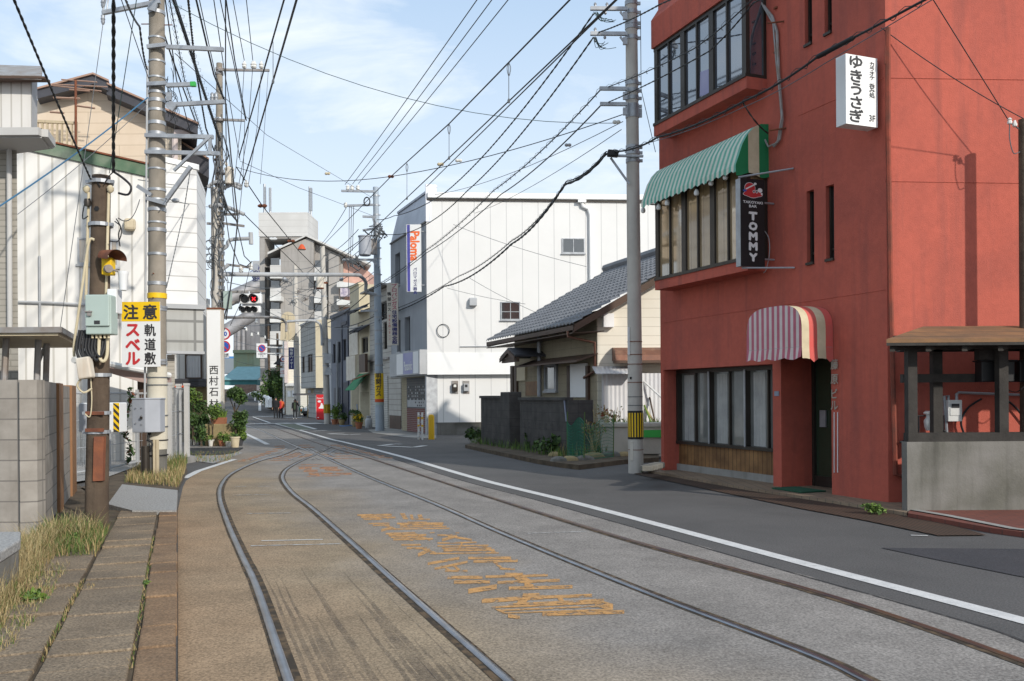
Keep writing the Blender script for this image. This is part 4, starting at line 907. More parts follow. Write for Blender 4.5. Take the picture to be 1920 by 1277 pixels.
k = MB(); pk_ = WS.sz(1093, 380)[0]; k.tube([WS.p(pk_-.1, top+.05, .1), WS.p(pk_-.02, top-.25, .07), WS.p(pk_+.2, top-.35, .07), WS.p(pk_+.28, top-.6, .07), WS.p(pk_+.28, zl, .07)], .075, 10); WS.box(k, (pk_-.22, pk_+.1, top-.12, top-.02), .03, .2); k.build('downpipe', 'white_plain', bw, True)
window(WS, WS.rect(1054, 447, 1096, 475), bw, 'galv', 'glass_dark'); window(WS, WS.rect(939, 566, 975, 600), bw, 'galv', 'glass_dark', hb=.45)
for r, nm in (((880, 558, 894, 574), 'vent_hood'),):
    q = WS.rect(*r); k = MB(); k.ext([WS.p(q[0], q[2], 0), WS.p(q[0], q[2], .22), WS.p(q[0], q[3]-.06, .18), WS.p(q[0], q[3], 0)], WS.d*(q[1]-q[0])); k.build(nm, 'pale_grey', bw, bevel=.02)
c = WS.px(831, 620, .05); k = MB(); k.tube([c+WS.d*(.235*cos(a*pi/14))+Z*(.25*sin(a*pi/14)) for a in range(29)], .014); k.build('vent_ring', 'black', bw)
for xx in (853, 874):
    q = WS.rect(xx-6, 714, xx+6, 738, -.25); k = MB(); WS.box(k, q, -.25, -.22); o = k.build('meter_board', 'galv_old', bw); k = MB(); m_ = WS.sz(xx, 726, -.2); WS.box(k, (m_[0]-.1, m_[0]+.1, m_[1]-.16, m_[1]+.14), -.219, -.08); o2 = k.build('meter', 'bronze' if xx < 860 else 'pale_grey', o, bevel=.02)
    k = MB(); WS.box(k, (m_[0]-.05, m_[0]+.05, m_[1]+0, m_[1]+.1), -.085, -.07); k.build('dial', 'porcelain' if xx < 860 else 'ink', o2) if 0 else k.build('meter_dial', 'porcelain' if xx < 860 else 'ink', o)
k = MB(); a = WS.px(863, 650, .02); e = WS.px(1000, 649, .02); k.tube([a, e], .025); k.build('trim_pipe', 'pale_grey', bw)
# street front
ft = WF.sz(801, 470)[1]; zs_ = WF.sz(775, 500)[1]
pt = at(800, 350, PC.y).z
wh = [WF.rect(741, 475, 750, 535), WF.rect(745, 600, 751, 660), WF.rect(759, 594, 769, 658)]
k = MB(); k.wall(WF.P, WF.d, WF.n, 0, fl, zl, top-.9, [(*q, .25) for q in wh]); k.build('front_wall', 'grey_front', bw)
k = MB(); k.face((WF.p(0, top-.9), WF.p(fl, top-.9), WF.p(fl, pt, -.35), WF.p(0, pt, -.35))); WF.box(k, (-.03, fl, pt, pt+.09), -.45, -.3); WF.box(k, (-.06, .0, top-.9, pt+.09), -.4, .03); k.build('mansard', 'zinc', bw)
k = MB(); WF.box(k, (0, fl, top-.93, top-.87), 0, .05); k.build('drip_edge', 'bronze', bw)
for q in wh:
    k = MB(); WF.quad(k, q, -.2); o = k.build('front_window', 'glass_dark', bw); k = MB(); WF.box(k, (q[0]-.04, q[1]+.04, q[2]-.07, q[2]), -.2, .06); k.build('sill', 'pale_grey', o)
# signboard band and roller shutter
q = WF.rect(738.5, 668, 798, 706, .12); q = (0.0, q[1], zl+.02, zm+.12)
k = MB(); WF.box(k, q, 0, .3); k.build('signboard', 'pale_grey', bw)
sbd = q; L_ = q[1]-q[0]; k = MB()
WF.quad(k, (q[0]+L_*.04, q[0]+L_*.2, q[2]+.05, q[3]-.05), .302, 1); WF.quad(k, (q[0]+L_*.21, q[0]+L_*.52, q[2]+.05, q[3]-.05), .302, 0); WF.quad(k, (q[0]+L_*.53, q[0]+L_*.75, q[2]+.05, q[3]-.05), .302, 1); k.build('sign_panel', ['pale_violet', 'sign_white'], bw)
k = MB(); text(k, 'Panasonic', WF.p(q[0]+L_*.36, (q[2]+q[3])/2-.1, .303), -WF.d, Z, .42, bold=.02, fw=L_*.26, fh=.36); k.build('faded_lettering', 'sign_white', bw)
BK = -.45
bx = Fr(WF.p(0, 0, BK), WF.d)
k = MB(); WF.quad(k, (0.5, fl, zg, zl), BK); k.build('shop_back_wall', 'brick_tan', bw)
r = bx.rect(764, 710, 813, 812); r = (max(.5, r[0]), r[1], zg, zl-.05)
k = MB(); bx.quad(k, (r[0], r[1], zg+1.0, r[3]), .02); bx.quad(k, (r[0]+.1, r[1]-.1, zg+1.05, zg+1.35), .024, 1)
o = k.build('roller_shutter', ['shutter_art', 'pale_grey'], bw)
k = MB(); bx.quad(k, (r[0], r[1], zg, zg+1.0), .021); k.build('painted_bricks', 'brick_red', o)
k = MB()
for i in range(13):
    for j in range(7):
        a0 = r[0]+(r[1]-r[0])*(.06+.07*i); z0 = zg+1.08+j*.13; bx.quad(k, (a0, a0+(r[1]-r[0])*.045*random.uniform(.5, 1), z0, z0+.07), .026, random.randrange(2))
k.build('shutter_pattern', ['black', 'pale_grey'], o)
k = MB(); WF.box(k, (.12, .3, zg, zl), BK+.0, .0); k.build('corner_post', 'galv', bw)
k = MB(); k.box(WS.p(SL/2, (zl+top)/2, -4.2), (SL, 7.5, top-zl-.1), (WS.d, WS.n, Z)); k.box(WS.p(SL/2+.6, (zl+zg)/2, -4.5), (SL-1.3, 7.5, zl-zg), (WS.d, WS.n, Z)); k.build('building_core', 'white_plain', bw)
# vertical projecting signs on its front
def vsign(name, label, x0, y0, x1, y1, Yd, th=.14, bt='sign_white', parent=None):
    a, c = at(x0, y0, Yd), at(x1, y1, Yd); w_, h_ = c.x-a.x, a.z-c.z; cc = V(((a.x+c.x)/2, Yd, (a.z+c.z)/2))
    o = thing(name, label, 'sign', V((cc.x, Yd, c.z))); k = MB(); k.box(cc+Y_*(th/2), (w_, th, h_)); k.build('sign_case', bt, o)
    return o, cc-Y_*.004, w_, h_
Ys = WF.px(797, 500).y-.6
o, c, w_, h_ = vsign('gas_appliance_sign', 'white projecting sign with orange letters and a blue stripe on the white corner building', 762, 421, 790, 547, 34.5)
k = MB(); k.box(c-X*(w_*.36), (w_*.20, .004, h_*.99)); k.build('blue_stripe', 'violet', o)
k = MB(); text(k, 'Paloma', c+X*(w_*.08)+Z*(h_*.18), -Z, X, h_*.19, 0, .03, sx=.80); k.build('brand_lettering', 'orange_ink', o)
k = MB(); vtext(k, 'パロマガス器具', c+X*(w_*.08)-Z*(h_*.34), X, Z, h_*.055, h_*.058, 0, .02, 1.1); k.build('lettering', 'navy', o)
k = MB(); k.tube([c+X*(w_/2)+Z*(h_*.4)+Y_*.07, c+X*(w_/2+.35)+Z*(h_*.4)+Y_*.2], .025); k.tube([c+X*(w_/2)-Z*(h_*.4)+Y_*.07, c+X*(w_/2+.35)-Z*(h_*.4)+Y_*.2], .025); k.build('bracket', 'galv', o)
o, c, w_, h_ = vsign('propane_sign', 'old cream projecting sign with red and blue vertical lettering behind the grey pole', 725, 531, 747, 647, 37.6, bt='sign_old')
k = MB(); vtext(k, 'プロパンガス', c+X*(w_*.17)+Z*(h_*.28), X, Z, h_*.073, h_*.071, 0, .03, 1.3); k.build('red_lettering', 'aw_pink', o)
k = MB(); vtext(k, '住宅設備機器全般', c+X*(w_*.18)-Z*(h_*.21), X, Z, h_*.068, h_*.069, 0, .03, 1.3); k.build('blue_lettering', 'navy', o)
k = MB(); vtext(k, '鴨部ガス', c-X*(w_*.28)+Z*(h_*.20), X, Z, h_*.065, h_*.085, 0, .02); k.build('name_lettering', 'ink', o)
k = MB(); vtext(k, 'TELの−5−−', c-X*(w_*.26)-Z*(h_*.22), X, Z, h_*.05, h_*.052, 0, .01); k.build('telephone_lettering', 'sign_red', o)
# yellow bollard and white barrier frame before it
p = gnd(809, 824); k = MB(); z1 = at(809, 777, p.y).z; k.lathe(p, [(.105, -.05), (.105, z1-p.z-.08), (.08, z1-p.z-.02), (.03, z1-p.z)], 16); k.build('bollard', 'yellow', None, True, loc=p, label='thick yellow bollard at the corner of the white building', cat='bollard')
p = gnd(785, 824); p2 = gnd(792, 824.5); z1 = at(785, 773, p.y).z
o = thing('pipe_barrier', 'narrow white pipe barrier with yellow bands left of the yellow bollard', 'barrier', p)
for q in (p, p2):
    k = MB(); k.cyl(q, V((q.x, q.y, z1)), .035, .035, 10); k.build('upright', 'pipe_white', o, True)
    for f in (.52, .83): k = MB(); k.cyl(q+Z*(z1*f), q+Z*(z1*f+.07), .039, .039, 10); k.build('yellow_band', 'yellow', o, True)
for f in (.12, .3, .52, .70, .96): k = MB(); k.tube([p+Z*z1*f, p2+Z*z1*f], .022); k.build('rung', 'galv', o)
# ---------------------------------------------------------------- tiled-roof house
gA = gnd(1100, 858, .1); gB = gnd(905, 831, .1); FB = Fr(gA, gB-gA)      # front garden wall line
hs_ = thing('tiled_house', 'single storey cream house with a grey tiled roof', 'house', V((gA.x+.8, gA.y+.8, 0)))
eN = at(1075, 607, 21.0); eF = at(912, 640, 27.6); ez = (eN.z+eF.z)/2; eN.z = eF.z = ez; HW = 3.75; rz = ez+2.15
perp = V((1, .05, 0)).normalized(); rN, rF = eN+perp*HW+Z*2.15, eF+perp*HW+Z*2.15; bN, bF = rN+perp*HW-Z*2.15, rF+perp*HW-Z*2.15
k = MB(); ud = (eF-eN).normalized(); L_ = (eF-eN).length
# tiles: rows of curved pantiles built as a wavy, stepped sheet
rows, cols = 17, 30
def roofz(a, t): return eN+ud*(L_*a)+perp*(HW*t)+Z*(2.15*t)
for i in range(rows):
    t0, t1 = i/rows, (i+1)/rows
    for j in range(cols):
        for m in range(3):
            a0, a1 = (j+m/3)/cols, (j+(m+1)/3)/cols; h0, h1 = (.0, .045, .03, .0)[m], (.0, .045, .03, .0)[m+1]
            k.face((roofz(a1, t0)+Z*(h1+.035), roofz(a0, t0)+Z*(h0+.035), roofz(a0, t1)+Z*h0, roofz(a1, t1)+Z*h1))
            k.face((roofz(a1, t0)+Z*(h1-.01), roofz(a0, t0)+Z*(h0-.01), roofz(a0, t0)+Z*(h0+.035), roofz(a1, t0)+Z*(h1+.035)))
k.face((rN, rF, bF, bN)); k.build('roof', 'roof_tile', hs_, smooth=False)
k = MB(); k.tube([rF+Z*.1-ud*-.1, rN+Z*.1-ud*.3], .13, 8); k.build('ridge', 'roof_tile', hs_, True)
k = MB(); k.ext([eN-Z*.03, rN-Z*.03, bN-Z*.03, bN-Z*.2, rN-Z*.2, eN-Z*.2], ud*.04); k.ext([eN-Z*.03, eN-Z*.14, eF-Z*.14, eF-Z*.03], perp*.04); k.build('bargeboard', 'brown_trim', hs_)
k = MB(); k.ext([eN-Z*.2+perp*.0+ud*.05, eF-Z*.2, eF-Z*.16+perp*.75, eN-Z*.16+perp*.75+ud*.05], Z*-.02); k.build('eave_soffit', 'brown_trim', hs_)
wN = Fr(eN+perp*.75+ud*.45, ud); wg = Fr(wN.P, perp, True)
wl = L_-.8; wz = ez+.35
wins = [wN.rect(1010, 682, 1047, 735, 0)]
k = MB(); k.wall(wN.P, wN.d, wN.n, 0, wl, 0, wz); k.build('front_wall', 'cream_lap', hs_)
k = MB(); W2 = HW*2-1.5; k.face((wg.p(0, 0), wg.p(W2, 0), wg.p(W2, wz), wg.p(HW-.75, rz-.1), wg.p(0, wz))); k.build('gable_wall', 'cream_gable', hs_)
k = MB(); k.box(wN.p(wl/2, wz/2, -HW+.9), (wl-.1, HW*2-1.8, wz-.05), (wN.d, wN.n, Z)); k.build('house_core', 'cream_wall', hs_)
q = wN.rect(1024, 684, 1046, 733); window(wN, q, hs_, 'galv', 'glass_curtain', .03, .05, (.15,)); 
k = MB(); k.tube([wN.px(1011, 632, .12), wN.px(1011.5, 744, .12)], .065, 10); k.build('vent_pipe', 'galv', hs_, True)
k = MB(); q = wN.rect(985, 715, 1009, 742, .02); wN.quad(k, q, .02); k.build('brick_tiles', 'board_wood', hs_)
k = MB(); q = wN.rect(967, 686, 986, 714, .03); wN.box(k, q, 0, .06); k.build('shutter_box', 'cream_wall', hs_)
k = MB(); q = wN.rect(1070, 682, 1100, 745, .03); wN.box(k, q, 0, .05); k.build('white_board', 'white_plain', hs_)
k = MB()
for x_ in (960, 967, 1066, 1101): q = wN.rect(x_-2, 686, x_+2, 750, .05); wN.box(k, q, 0, .07)
q = wN.rect(998, 672, 1122, 682, .5); 
k.ext([wN.p(wN.sz(1000, 680)[0], wN.sz(1000, 684, .5)[1], .55), wN.p(wN.sz(1118, 680)[0]-.1, wN.sz(1000, 684, .5)[1], .55), wN.p(wN.sz(1118, 680)[0]-.1, wN.sz(1000, 684, .5)[1]+.18, 0), wN.p(wN.sz(1000, 680)[0], wN.sz(1000, 684, .5)[1]+.18, 0)], Z*-.04)
k.build('timber_trim', 'brown_trim', hs_)
# little entrance gable
PO = .9; a, zb_ = wN.sz(946, 632, PO); c_ = wN.sz(1004, 655, PO)[0]; a = wN.sz(938, 672, PO)[0]; zb_ = wN.sz(938, 672, PO)[1]; zr_ = wN.sz(954, 655, PO)[1]; c2_ = wN.sz(966, 673, PO)[0]; mid_ = wN.sz(953, 655, PO)[0]
A0, A1, B0, B1, R0, R1 = wN.p(a, zb_, 0), wN.p(a, zb_, PO), wN.p(c2_, zb_, 0), wN.p(c2_, zb_, PO), wN.p(mid_, zr_, 0), wN.p(mid_, zr_, PO)
k = MB()
for s_, e_ in ((A0, A1), (B0, B1)): k.ext([s_, e_, R1, R0], Z*.05)
k.build('porch_roof', 'roof_dark', hs_); k = MB(); k.face((A1-Z*.02-wN.n*.03, B1-Z*.02-wN.n*.03, R1-Z*.02-wN.n*.03)); k.ext([A1-Z*.01, R1-Z*.01, R1-Z*.1, A1-Z*.12], wN.n*.03); k.ext([B1-Z*.01, R1-Z*.01, R1-Z*.1, B1-Z*.12], wN.n*.03); k.wbox(wN.P, wN.d, wN.n, min(a, c2_), max(a, c2_), zb_-.14, zb_-.02, PO-.12, PO-.04); k.build('porch_gable', 'brown_trim', hs_)
k = MB(); k.tube([eN+perp*.05-Z*.1-ud*.0, eF+perp*.05-Z*.12], .05, 8); k.build('gutter', 'brown_trim', hs_, True)
k = MB(); c0_ = wN.p(0, 0, .02); k.tube([eN-Z*.15+ud*.35, eN-Z*.28+ud*.35, wN.p(.02, ez-.42, .06), wN.p(.02, ez-1.1, .06), wN.p(.6, ez-1.25, .1)], .035, 8); k.build('downpipe', 'copper_brown', hs_, True)
k = MB(); k.box(wg.p(.25, ez+.1, .1), (.25, .2, .32), (wg.d, wg.n, Z)); k.build('purlin_cap', 'white_plain', hs_)
# side lean-to with curved copper roof and corrugated panels
zc0, zc1 = wg.sz(1140, 652, .0)[1], wg.sz(1140, 676, .55)[1]
lt = thing('lean_to', 'lean-to with a rusty copper hood and white corrugated panels beside the cream house', 'lean-to', wg.p(0, 0, .5))
k = MB(); pr = [(.0, zc0), (.2, zc0-.01), (.38, zc0-.08), (.5, zc0-.2), (.55, zc1)]
for (o0, y0), (o1, y1) in zip(pr, pr[1:]): k.face((wg.p(.35, y0, o0), wg.p(.35, y1, o1), wg.p(5, y1, o1), wg.p(5, y0, o0)))
k.face([wg.p(.35, y, o) for o, y in pr]+[wg.p(.35, zc1, 0)]); k.build('copper_hood', 'copper_brown', lt, True)
k = MB(); wg.box(k, (.3, 5, zc1-.06, zc1-.005), .45, .56); wg.box(k, (.85, .95, 0, zc1-.06), .42, .5); k.build('timber_frame', 'brown_trim', lt)
k = MB(); wg.quad(k, (.05, .8, 0, zc1-.25), .3); wg.quad(k, (1.0, 2.3, 0, zc1-.3), .42); k.build('corrugated_panel', 'white_ribs', lt)
k = MB(); k.ext([wg.p(-.15, zc1-.12, .1), wg.p(.85, zc1-.12, .1), wg.p(.85, zc1-.3, .75), wg.p(-.15, zc1-.3, .75)], Z*-.02); k.build('small_canopy', 'white_ribs', lt)
k = MB(); wg.quad(k, (2.3, 5, 0, zc1-.06), -.0+.02); k.build('back_wall', 'cream_wall', lt)
k = MB(); k.tube([wg.p(.97, zc1-.3, .52), wg.p(.97, .1, .52)], .03, 8); k.build('downpipe', 'pipe_white', lt, True)
for i, (x0, y0, x1, y1, m_) in enumerate(((1207, 715, 1240, 745, 'pipe_white'), (1208, 760, 1222, 795, 'leaf_light'), (1210, 765, 1232, 800, 'grass_straw'), (1218, 745, 1230, 800, 'brown_trim'))):
    a, c_ = wg.px(x0, y0, .45), wg.px(x1, y1, .75); k = MB(); k.tube([a, c_], .022); k.build('leaning_pole', m_, None, loc=c_, label=('white pipe leaning against the lean-to wall', 'green stake leaning beside the lean-to', 'pale bamboo stick leaning beside the lean-to', 'dark stick leaning beside the lean-to')[i], cat='stick')
# garden wall of dark blocks, in two runs with a gate pillar
def gwall(x0, x1, yt, label):
    a, c_ = FB.sz(x0, 800)[0], FB.sz(x1, 800)[0]; zt = FB.sz((x0+x1)/2, yt)[1]
    o = thing('garden_wall', label, 'wall', FB.p((a+c_)/2, 0)); k = MB(); FB.box(k, (min(a, c_), max(a, c_), 0, zt-.07), -.12, 0); k.build('block_wall', 'block_dark', o)
    k = MB(); FB.box(k, (min(a, c_)-.03, max(a, c_)+.03, zt-.07, zt), -.15, .04); k.build('coping', 'block_dark', o); return o, min(a, c_), max(a, c_), zt
o, a, c_, zt = gwall(975, 1062, 745, 'dark stained block garden wall with pierced blocks before the cream house')
k = MB()
for i in range(7):
    s_ = a+(c_-a)*(.17+.125*i); z_ = zt*.50
    for u_ in (-1, 1):
        for v_ in (-1, 1): k.wbox(FB.P, FB.d, FB.n, s_+u_*.05-.035, s_+u_*.05+.035, z_+v_*.045-.03, z_+v_*.045+.03, -.01, .004)
k.build('pierced_block', 'black', o)
k = MB(); sd_ = FB.p(a, 0); k.box(sd_+perp*.27+Z*(zt/2-.03)-ud*.06, (.54, .12, zt-.06), (perp, ud, Z)); k.build('return_wall', 'block_dark', o)
k = MB(); k.tube([FB.px(1058, 750, .02), FB.px(1062, 790, .02)], .02); k.build('blue_cloth', 'plaque', o)
gwall(902, 941, 742, 'short dark block garden wall left of the gate opening'); 
a, c_ = FB.sz(941, 800)[0], FB.sz(958, 800)[0]; zt = FB.sz(950, 735)[1]
k = MB(); FB.box(k, (c_, a, 0, zt), -.3, .04); k.build('gate_pillar', 'block_dark', None, loc=FB.p(a, 0), label='dark block gate pillar between the two garden walls', cat='pillar', bevel=.02)
# flower bed edge, stones, planter, net
k = MB()
bed = gp([(872, 834), (905, 841), (960, 852), (1010, 862), (1050, 868), (1085, 872), (1120, 868), (1170, 862), (1235, 858), (1235, 835), (1100, 845), (905, 826)], .09); k.ext(bed, Z*-.15); k.build('flower_bed', 'soil', kind='structure')
for i, (x, y, r_) in enumerate(((1040, 858, .16), (1048, 868, .2), (1068, 867, .22), (1095, 866, .2), (1115, 860, .3), (1145, 858, .28), (1170, 858, .2))):
    p = gnd(x, y, .05); k = MB(); ph = [random.uniform(.75, 1.2) for _ in range(9)]
    k.lathe(p, [(r_*.9, -.05), (r_, .03), (r_*.85, .09), (r_*.4, .13)], 9); o = k.build('edging_stone', 'old_concrete' if i % 2 else 'stone_tan', None, loc=p, label='low rough stone edging the flower bed before the green net', cat='stone', group='stones edging the flower bed', bevel=.02)
    for v in o.data.vertices: v.co.x *= ph[v.index % 9]; v.co.y *= .7*ph[(v.index*5) % 9]
pl = gnd(1190, 858, .1); pl = at(1190, 840, 19.6); pl.z = .1
o = thing('planter_box', 'long pale planter box behind the big concrete pole', 'planter', V((pl.x, pl.y, .1))); k = MB(); k.box((pl.x+.2, pl.y, .43), (1.9, .5, .66)); k.box((pl.x+.2, pl.y-.01, .74), (1.96, .56, .1)); k.build('box', 'planter_grey', o, bevel=.02)
k = MB(); k.box((at(1228, 812, pl.y-.3).x, pl.y-.3, at(1228, 812, pl.y).z), (.5, .02, .16)); k.build('green_label', 'bright_green', o)
k = MB()
for i in range(90):
    x_ = pl.x+random.uniform(-.7, 1.1); b_ = V((x_, pl.y+random.uniform(-.2, .2), .78)); t_ = b_+V((random.uniform(-.06, .06), random.uniform(-.06, .06), random.uniform(.05, .16))); k.face((b_-X*.008, b_+X*.008, t_))
k.build('seedlings', 'leaf_light', o, kind='stuff')
def plants(mb, poly, n, h, w_, mi, dz=.08, lean=.5):
    """blades of grass scattered over a quad of ground points"""
    A, B, C, D = poly
    for _ in range(n):
        u, v = random.random(), random.random(); p = A.lerp(B, u).lerp(D.lerp(C, u), v); p = V((p.x, p.y, gz(p.y)+dz))
        hh = h*random.uniform(.4, 1.2); a = random.uniform(0, 6.28); l = V((cos(a), sin(a), 0))*hh*random.uniform(.1, lean); s_ = V((-sin(a), cos(a), 0))*w_*random.uniform(.6, 1.3)
        m_ = p+l*.35+Z*hh*.6; t_ = p+l+Z*hh; i = random.choice(mi)
        mb.face((p-s_, p+s_, m_+s_*.6, m_-s_*.6), i); mb.face((m_-s_*.6, m_+s_*.6, t_), i)
k = MB(); plants(k, gp([(880, 836), (1050, 868), (1100, 850), (905, 828)]), 1300, .22, .009, (0, 0, 1)); plants(k, gp([(1040, 866), (1235, 858), (1235, 840), (1100, 850)]), 1300, .3, .008, (0, 1, 2)); k.build('bed_grass', ['leaf', 'leaf_light', 'grass_dry'], kind='stuff', label='green grass and weeds along the garden wall', cat='grass')
for i, (x, y, r_) in enumerate(((888, 826, .3), (925, 828, .42), (968, 834, .32), (1010, 842, .3), (1035, 850, .34))):
    p = gnd(x, y, .1); k = MB(); k.leaves(p+Z*r_*.6, (r_*1.2, r_*.7, r_*.7), 420, .06, 0, nm=2); k.build('weed_clump', ['leaf_dark', 'leaf'], None, loc=p, label=('leafy green clump at the far left end of the garden wall', 'round green clump before the short garden wall', 'green clump at the foot of the gate pillar', 'low green weeds below the pierced garden wall', 'dark green weeds beside the green net')[i], cat='plant')
for i, (x, y, h_) in enumerate(((1128, 852, 1.0), (1150, 848, .95), (1115, 855, .7), (1175, 850, .6))):
    p = gnd(x, y, .1); k = MB()
    for j in range(9):
        t_ = p+V((random.uniform(-.25, .25), random.uniform(-.2, .2), h_*random.uniform(.7, 1.1))); k.tube([p+V((random.uniform(-.08, .08), 0, 0)), p.lerp(t_, .5)+X*random.uniform(-.04, .04), t_], .006, 4); 
    st = k.build('dry_shrub', 'grass_straw', None, loc=p, label=('tall half dry shrub behind the green net left of the concrete pole', 'half dry leafy shrub nearest the concrete pole', 'low dry stalks inside the green net', 'short dry stalks at the foot of the concrete pole')[i], cat='shrub')
    k = MB(); k.leaves(p+Z*h_*.75, (.28, .2, .35*h_), 90, .05, 0, nm=3); k.build('foliage', ['leaf_light', 'grass_dry', 'rust'], st)
net = thing('garden_net', 'sagging green plastic net around the flower bed', 'net', gnd(1110, 858, .1))
A = [gnd(1063, 858, .1), gnd(1095, 862, .1), gnd(1150, 856, .1)]; hN = .75
k = MB()
pts = [A[0].lerp(A[1], i/14) for i in range(15)]+[A[1].lerp(A[2], i/14) for i in range(1, 15)]
for j in range(13): k.tube([p+Z*(hN*j/12*(1-.12*sin(i*.45)))+Y_*.03*sin(i*1.3+j) for i, p in enumerate(pts)], .0035 if 0 < j < 12 else .006, 3)
for i in range(len(pts)*2-1):
    p = pts[i//2].lerp(pts[min(i//2+1, len(pts)-1)], .5*(i % 2)); k.tube([p, p+Z*hN*(1-.12*sin(i*.22))], .003, 3)
k.build('mesh', 'net_green', net)
for q in (A[0], A[1], A[2]): k = MB(); k.tube([q, q+Z*(hN+.2)+X*.02], .012); k.build('stake', 'leaf', net)
p = gnd(1215, 880, .0); k = MB()
for i in range(6):
    for j in range(3): k.box(gnd(1213+i*4.5, 878-i*1.2, .1+.1*j)+Y_*random.uniform(-.03, .03), (.17, .14, .085), None)
k.build('stone_step', 'old_concrete', None, loc=p, label='little rough stone wall between the concrete pole and the red building', cat='wall', bevel=.015)
# ---------------------------------------------------------------- far right-hand row of houses
WH = Fr(WF.P-WF.n*1.1, U)
def pbox(mb, x0, y0, x1, y1, Yq, dep, mi=0):
    a, c = at(x0, y1, Yq), at(x1, y0, Yq); mb.box(((a.x+c.x)/2, Yq+dep/2, (a.z+c.z)/2), (abs(c.x-a.x), dep, abs(c.z-a.z)), None, mi)
def block(fr, s0, s1, z0, z1, mats, parent, name='wall', dep=6.0, off=0, holes=(), sidemat=None):
    """front wall with openings plus the sunlit near side, back and roof"""
    k = MB(); k.wall(fr.P, fr.d, fr.n, s0, s1, z0, z1, holes, .18, off=off); o = k.build(name, mats, parent)
    k = MB(); q = lambda s, z: fr.p(s, z, off); v = X*dep
    k.face((q(s0, z0), q(s0, z0)+v, q(s0, z1)+v, q(s0, z1))); k.face((q(s1, z0), q(s1, z0)+v, q(s1, z1)+v, q(s1, z1)))
    k.face((q(s0, z1), q(s0, z1)+v, q(s1, z1)+v, q(s1, z1))); k.face((q(s0, z0)+v, q(s1, z0)+v, q(s1, z1)+v, q(s0, z1)+v))
    k.build('side_wall', sidemat or mats, parent); return o
def glassq(fr, h, parent, glass='glass_dark', off=0, fm='bronze'):
    k = MB(); fr.quad(k, h, off-.14); o = k.build('window', glass, parent)
    k = MB(); t = .05
    for q in ((h[0], h[1], h[2], h[2]+t), (h[0], h[1], h[3]-t, h[3]), (h[0], h[0]+t, h[2]+t, h[3]-t), (h[1]-t, h[1], h[2]+t, h[3]-t)): fr.box(k, q, off-.135, off-.08)
    fr.box(k, ((h[0]+h[1])/2-.02, (h[0]+h[1])/2+.02, h[2]+t, h[3]-t), off-.135, off-.09); k.build('frame', fm, o)
def house(label, name, x0, x1, yt, mats, openings=(), dep=6, off=0, sidemat=None, cat='house', flat=True):
    fr = WH; s0, s1 = fr.sz(x1, 700, off)[0], fr.sz(x0, 700, off)[0]; zt = fr.sz((x0+x1)/2, yt, off)[1]; zg = gz(fr.p(s0, 0).y)-.1
    o = thing(name, label, 'house', fr.p(s0, zg, off)); hs = []
    for a in openings: r = fr.rect(*a[:4], off); hs.append((max(s0+.05, r[0]), min(s1-.05, r[1]), max(r[2], zg), min(r[3], zt-.1)))
    block(fr, s0, s1, zg, zt, mats, o, off=off, holes=hs, dep=dep, sidemat=sidemat)
    for h, a in zip(hs, openings): glassq(fr, h, o, a[4] if len(a) > 4 else 'glass_dark', off)
    if flat: k = MB(); fr.box(k, (s0-.05, s1+.05, zt, zt+.12), off-.3, off+.06); k.build('parapet', mats, o)
    return o, s0, s1, zg, zt
# old siding shop house next to the white building
o, s0, s1, zg_, zt = house('old pale siding house with roller shutters behind the grey pole with the yellow band', 'siding_house', 694, 733, 543, 'siding_old', [(719, 604, 726, 655), (713, 566, 726, 600)])
k = MB(); r = WH.rect(700, 706, 727, 800, .03); WH.box(k, (r[0], r[1], zg_, r[3]), 0, .05); k.build('roller_shutter', 'shutter', o)
k = MB(); WH.box(k, (s0-.1, s1+.1, zt, zt+.08), -.2, .5); WH.box(k, (s0, s1, WH.sz(713, 676)[1], WH.sz(713, 676)[1]+.1), 0, .12); k.build('eave', 'galv_old', o)
k = MB(); r = WH.rect(729, 706, 752, 790, -.2); WH.box(k, (WH.sz(752, 760)[0], WH.sz(731, 760)[0], zg_, zl), -.35, .01); k.build('alley_panel', 'siding_old', o)
k = MB(); WH.box(k, (WH.sz(752, 760)[0], WH.sz(731, 760)[0], zg_, zg_+.75), .01, .03); k.build('brown_plinth', 'brown_trim', o)
# narrow cream house with ragged eaves and a green awning
o, s0, s1, zg_, zt = house('narrow shabby cream house with ragged eaves and a green awning', 'shabby_house', 674, 694, 585, 'cream_wall', [(678, 632, 690, 662)], sidemat='cream_wall')
k = MB()
for z_, dd, nn_ in ((zt+.05, .7, 12), (WH.sz(684, 620)[1], .6, 10)):
    for i in range(nn_):
        a = s0+(s1-s0)*i/nn_; w_ = (s1-s0)/nn_*.95; dz = random.uniform(-.06, .06)
        k.ext([WH.p(a, z_+.25+dz, 0), WH.p(a+w_, z_+.25+dz, 0), WH.p(a+w_, z_-.1+dz, dd+random.uniform(-.12, .12)), WH.p(a, z_-.1+dz, dd+random.uniform(-.12, .12))], Z*.05)
k.build('eave_tiles', 'roof_dark', o)
k = MB(); r = WH.rect(675, 664, 686, 698, .4); WH.box(k, r, .3, .45); k.build('dark_box', 'brown_trim', o)
k = MB(); z0 = WH.sz(684, 730, .7)[1]; z1 = WH.sz(684, 700, .1)[1]; k.ext([WH.p(s0+.1, z1, .05), WH.p(s1-.1, z1, .05), WH.p(s1-.1, z0, .85), WH.p(s0+.1, z0, .85)], Z*-.03); k.build('green_awning', 'aw_green_end', o)
k = MB(); k.ext([WH.p(s0, WH.sz(694, 702)[1], .05), WH.p(s0+.8, WH.sz(694, 702)[1], .05), WH.p(s0+.8, WH.sz(694, 712)[1], .8), WH.p(s0, WH.sz(694, 712)[1], .8)], Z*.05); k.build('timber_canopy', 'board_wood', o)
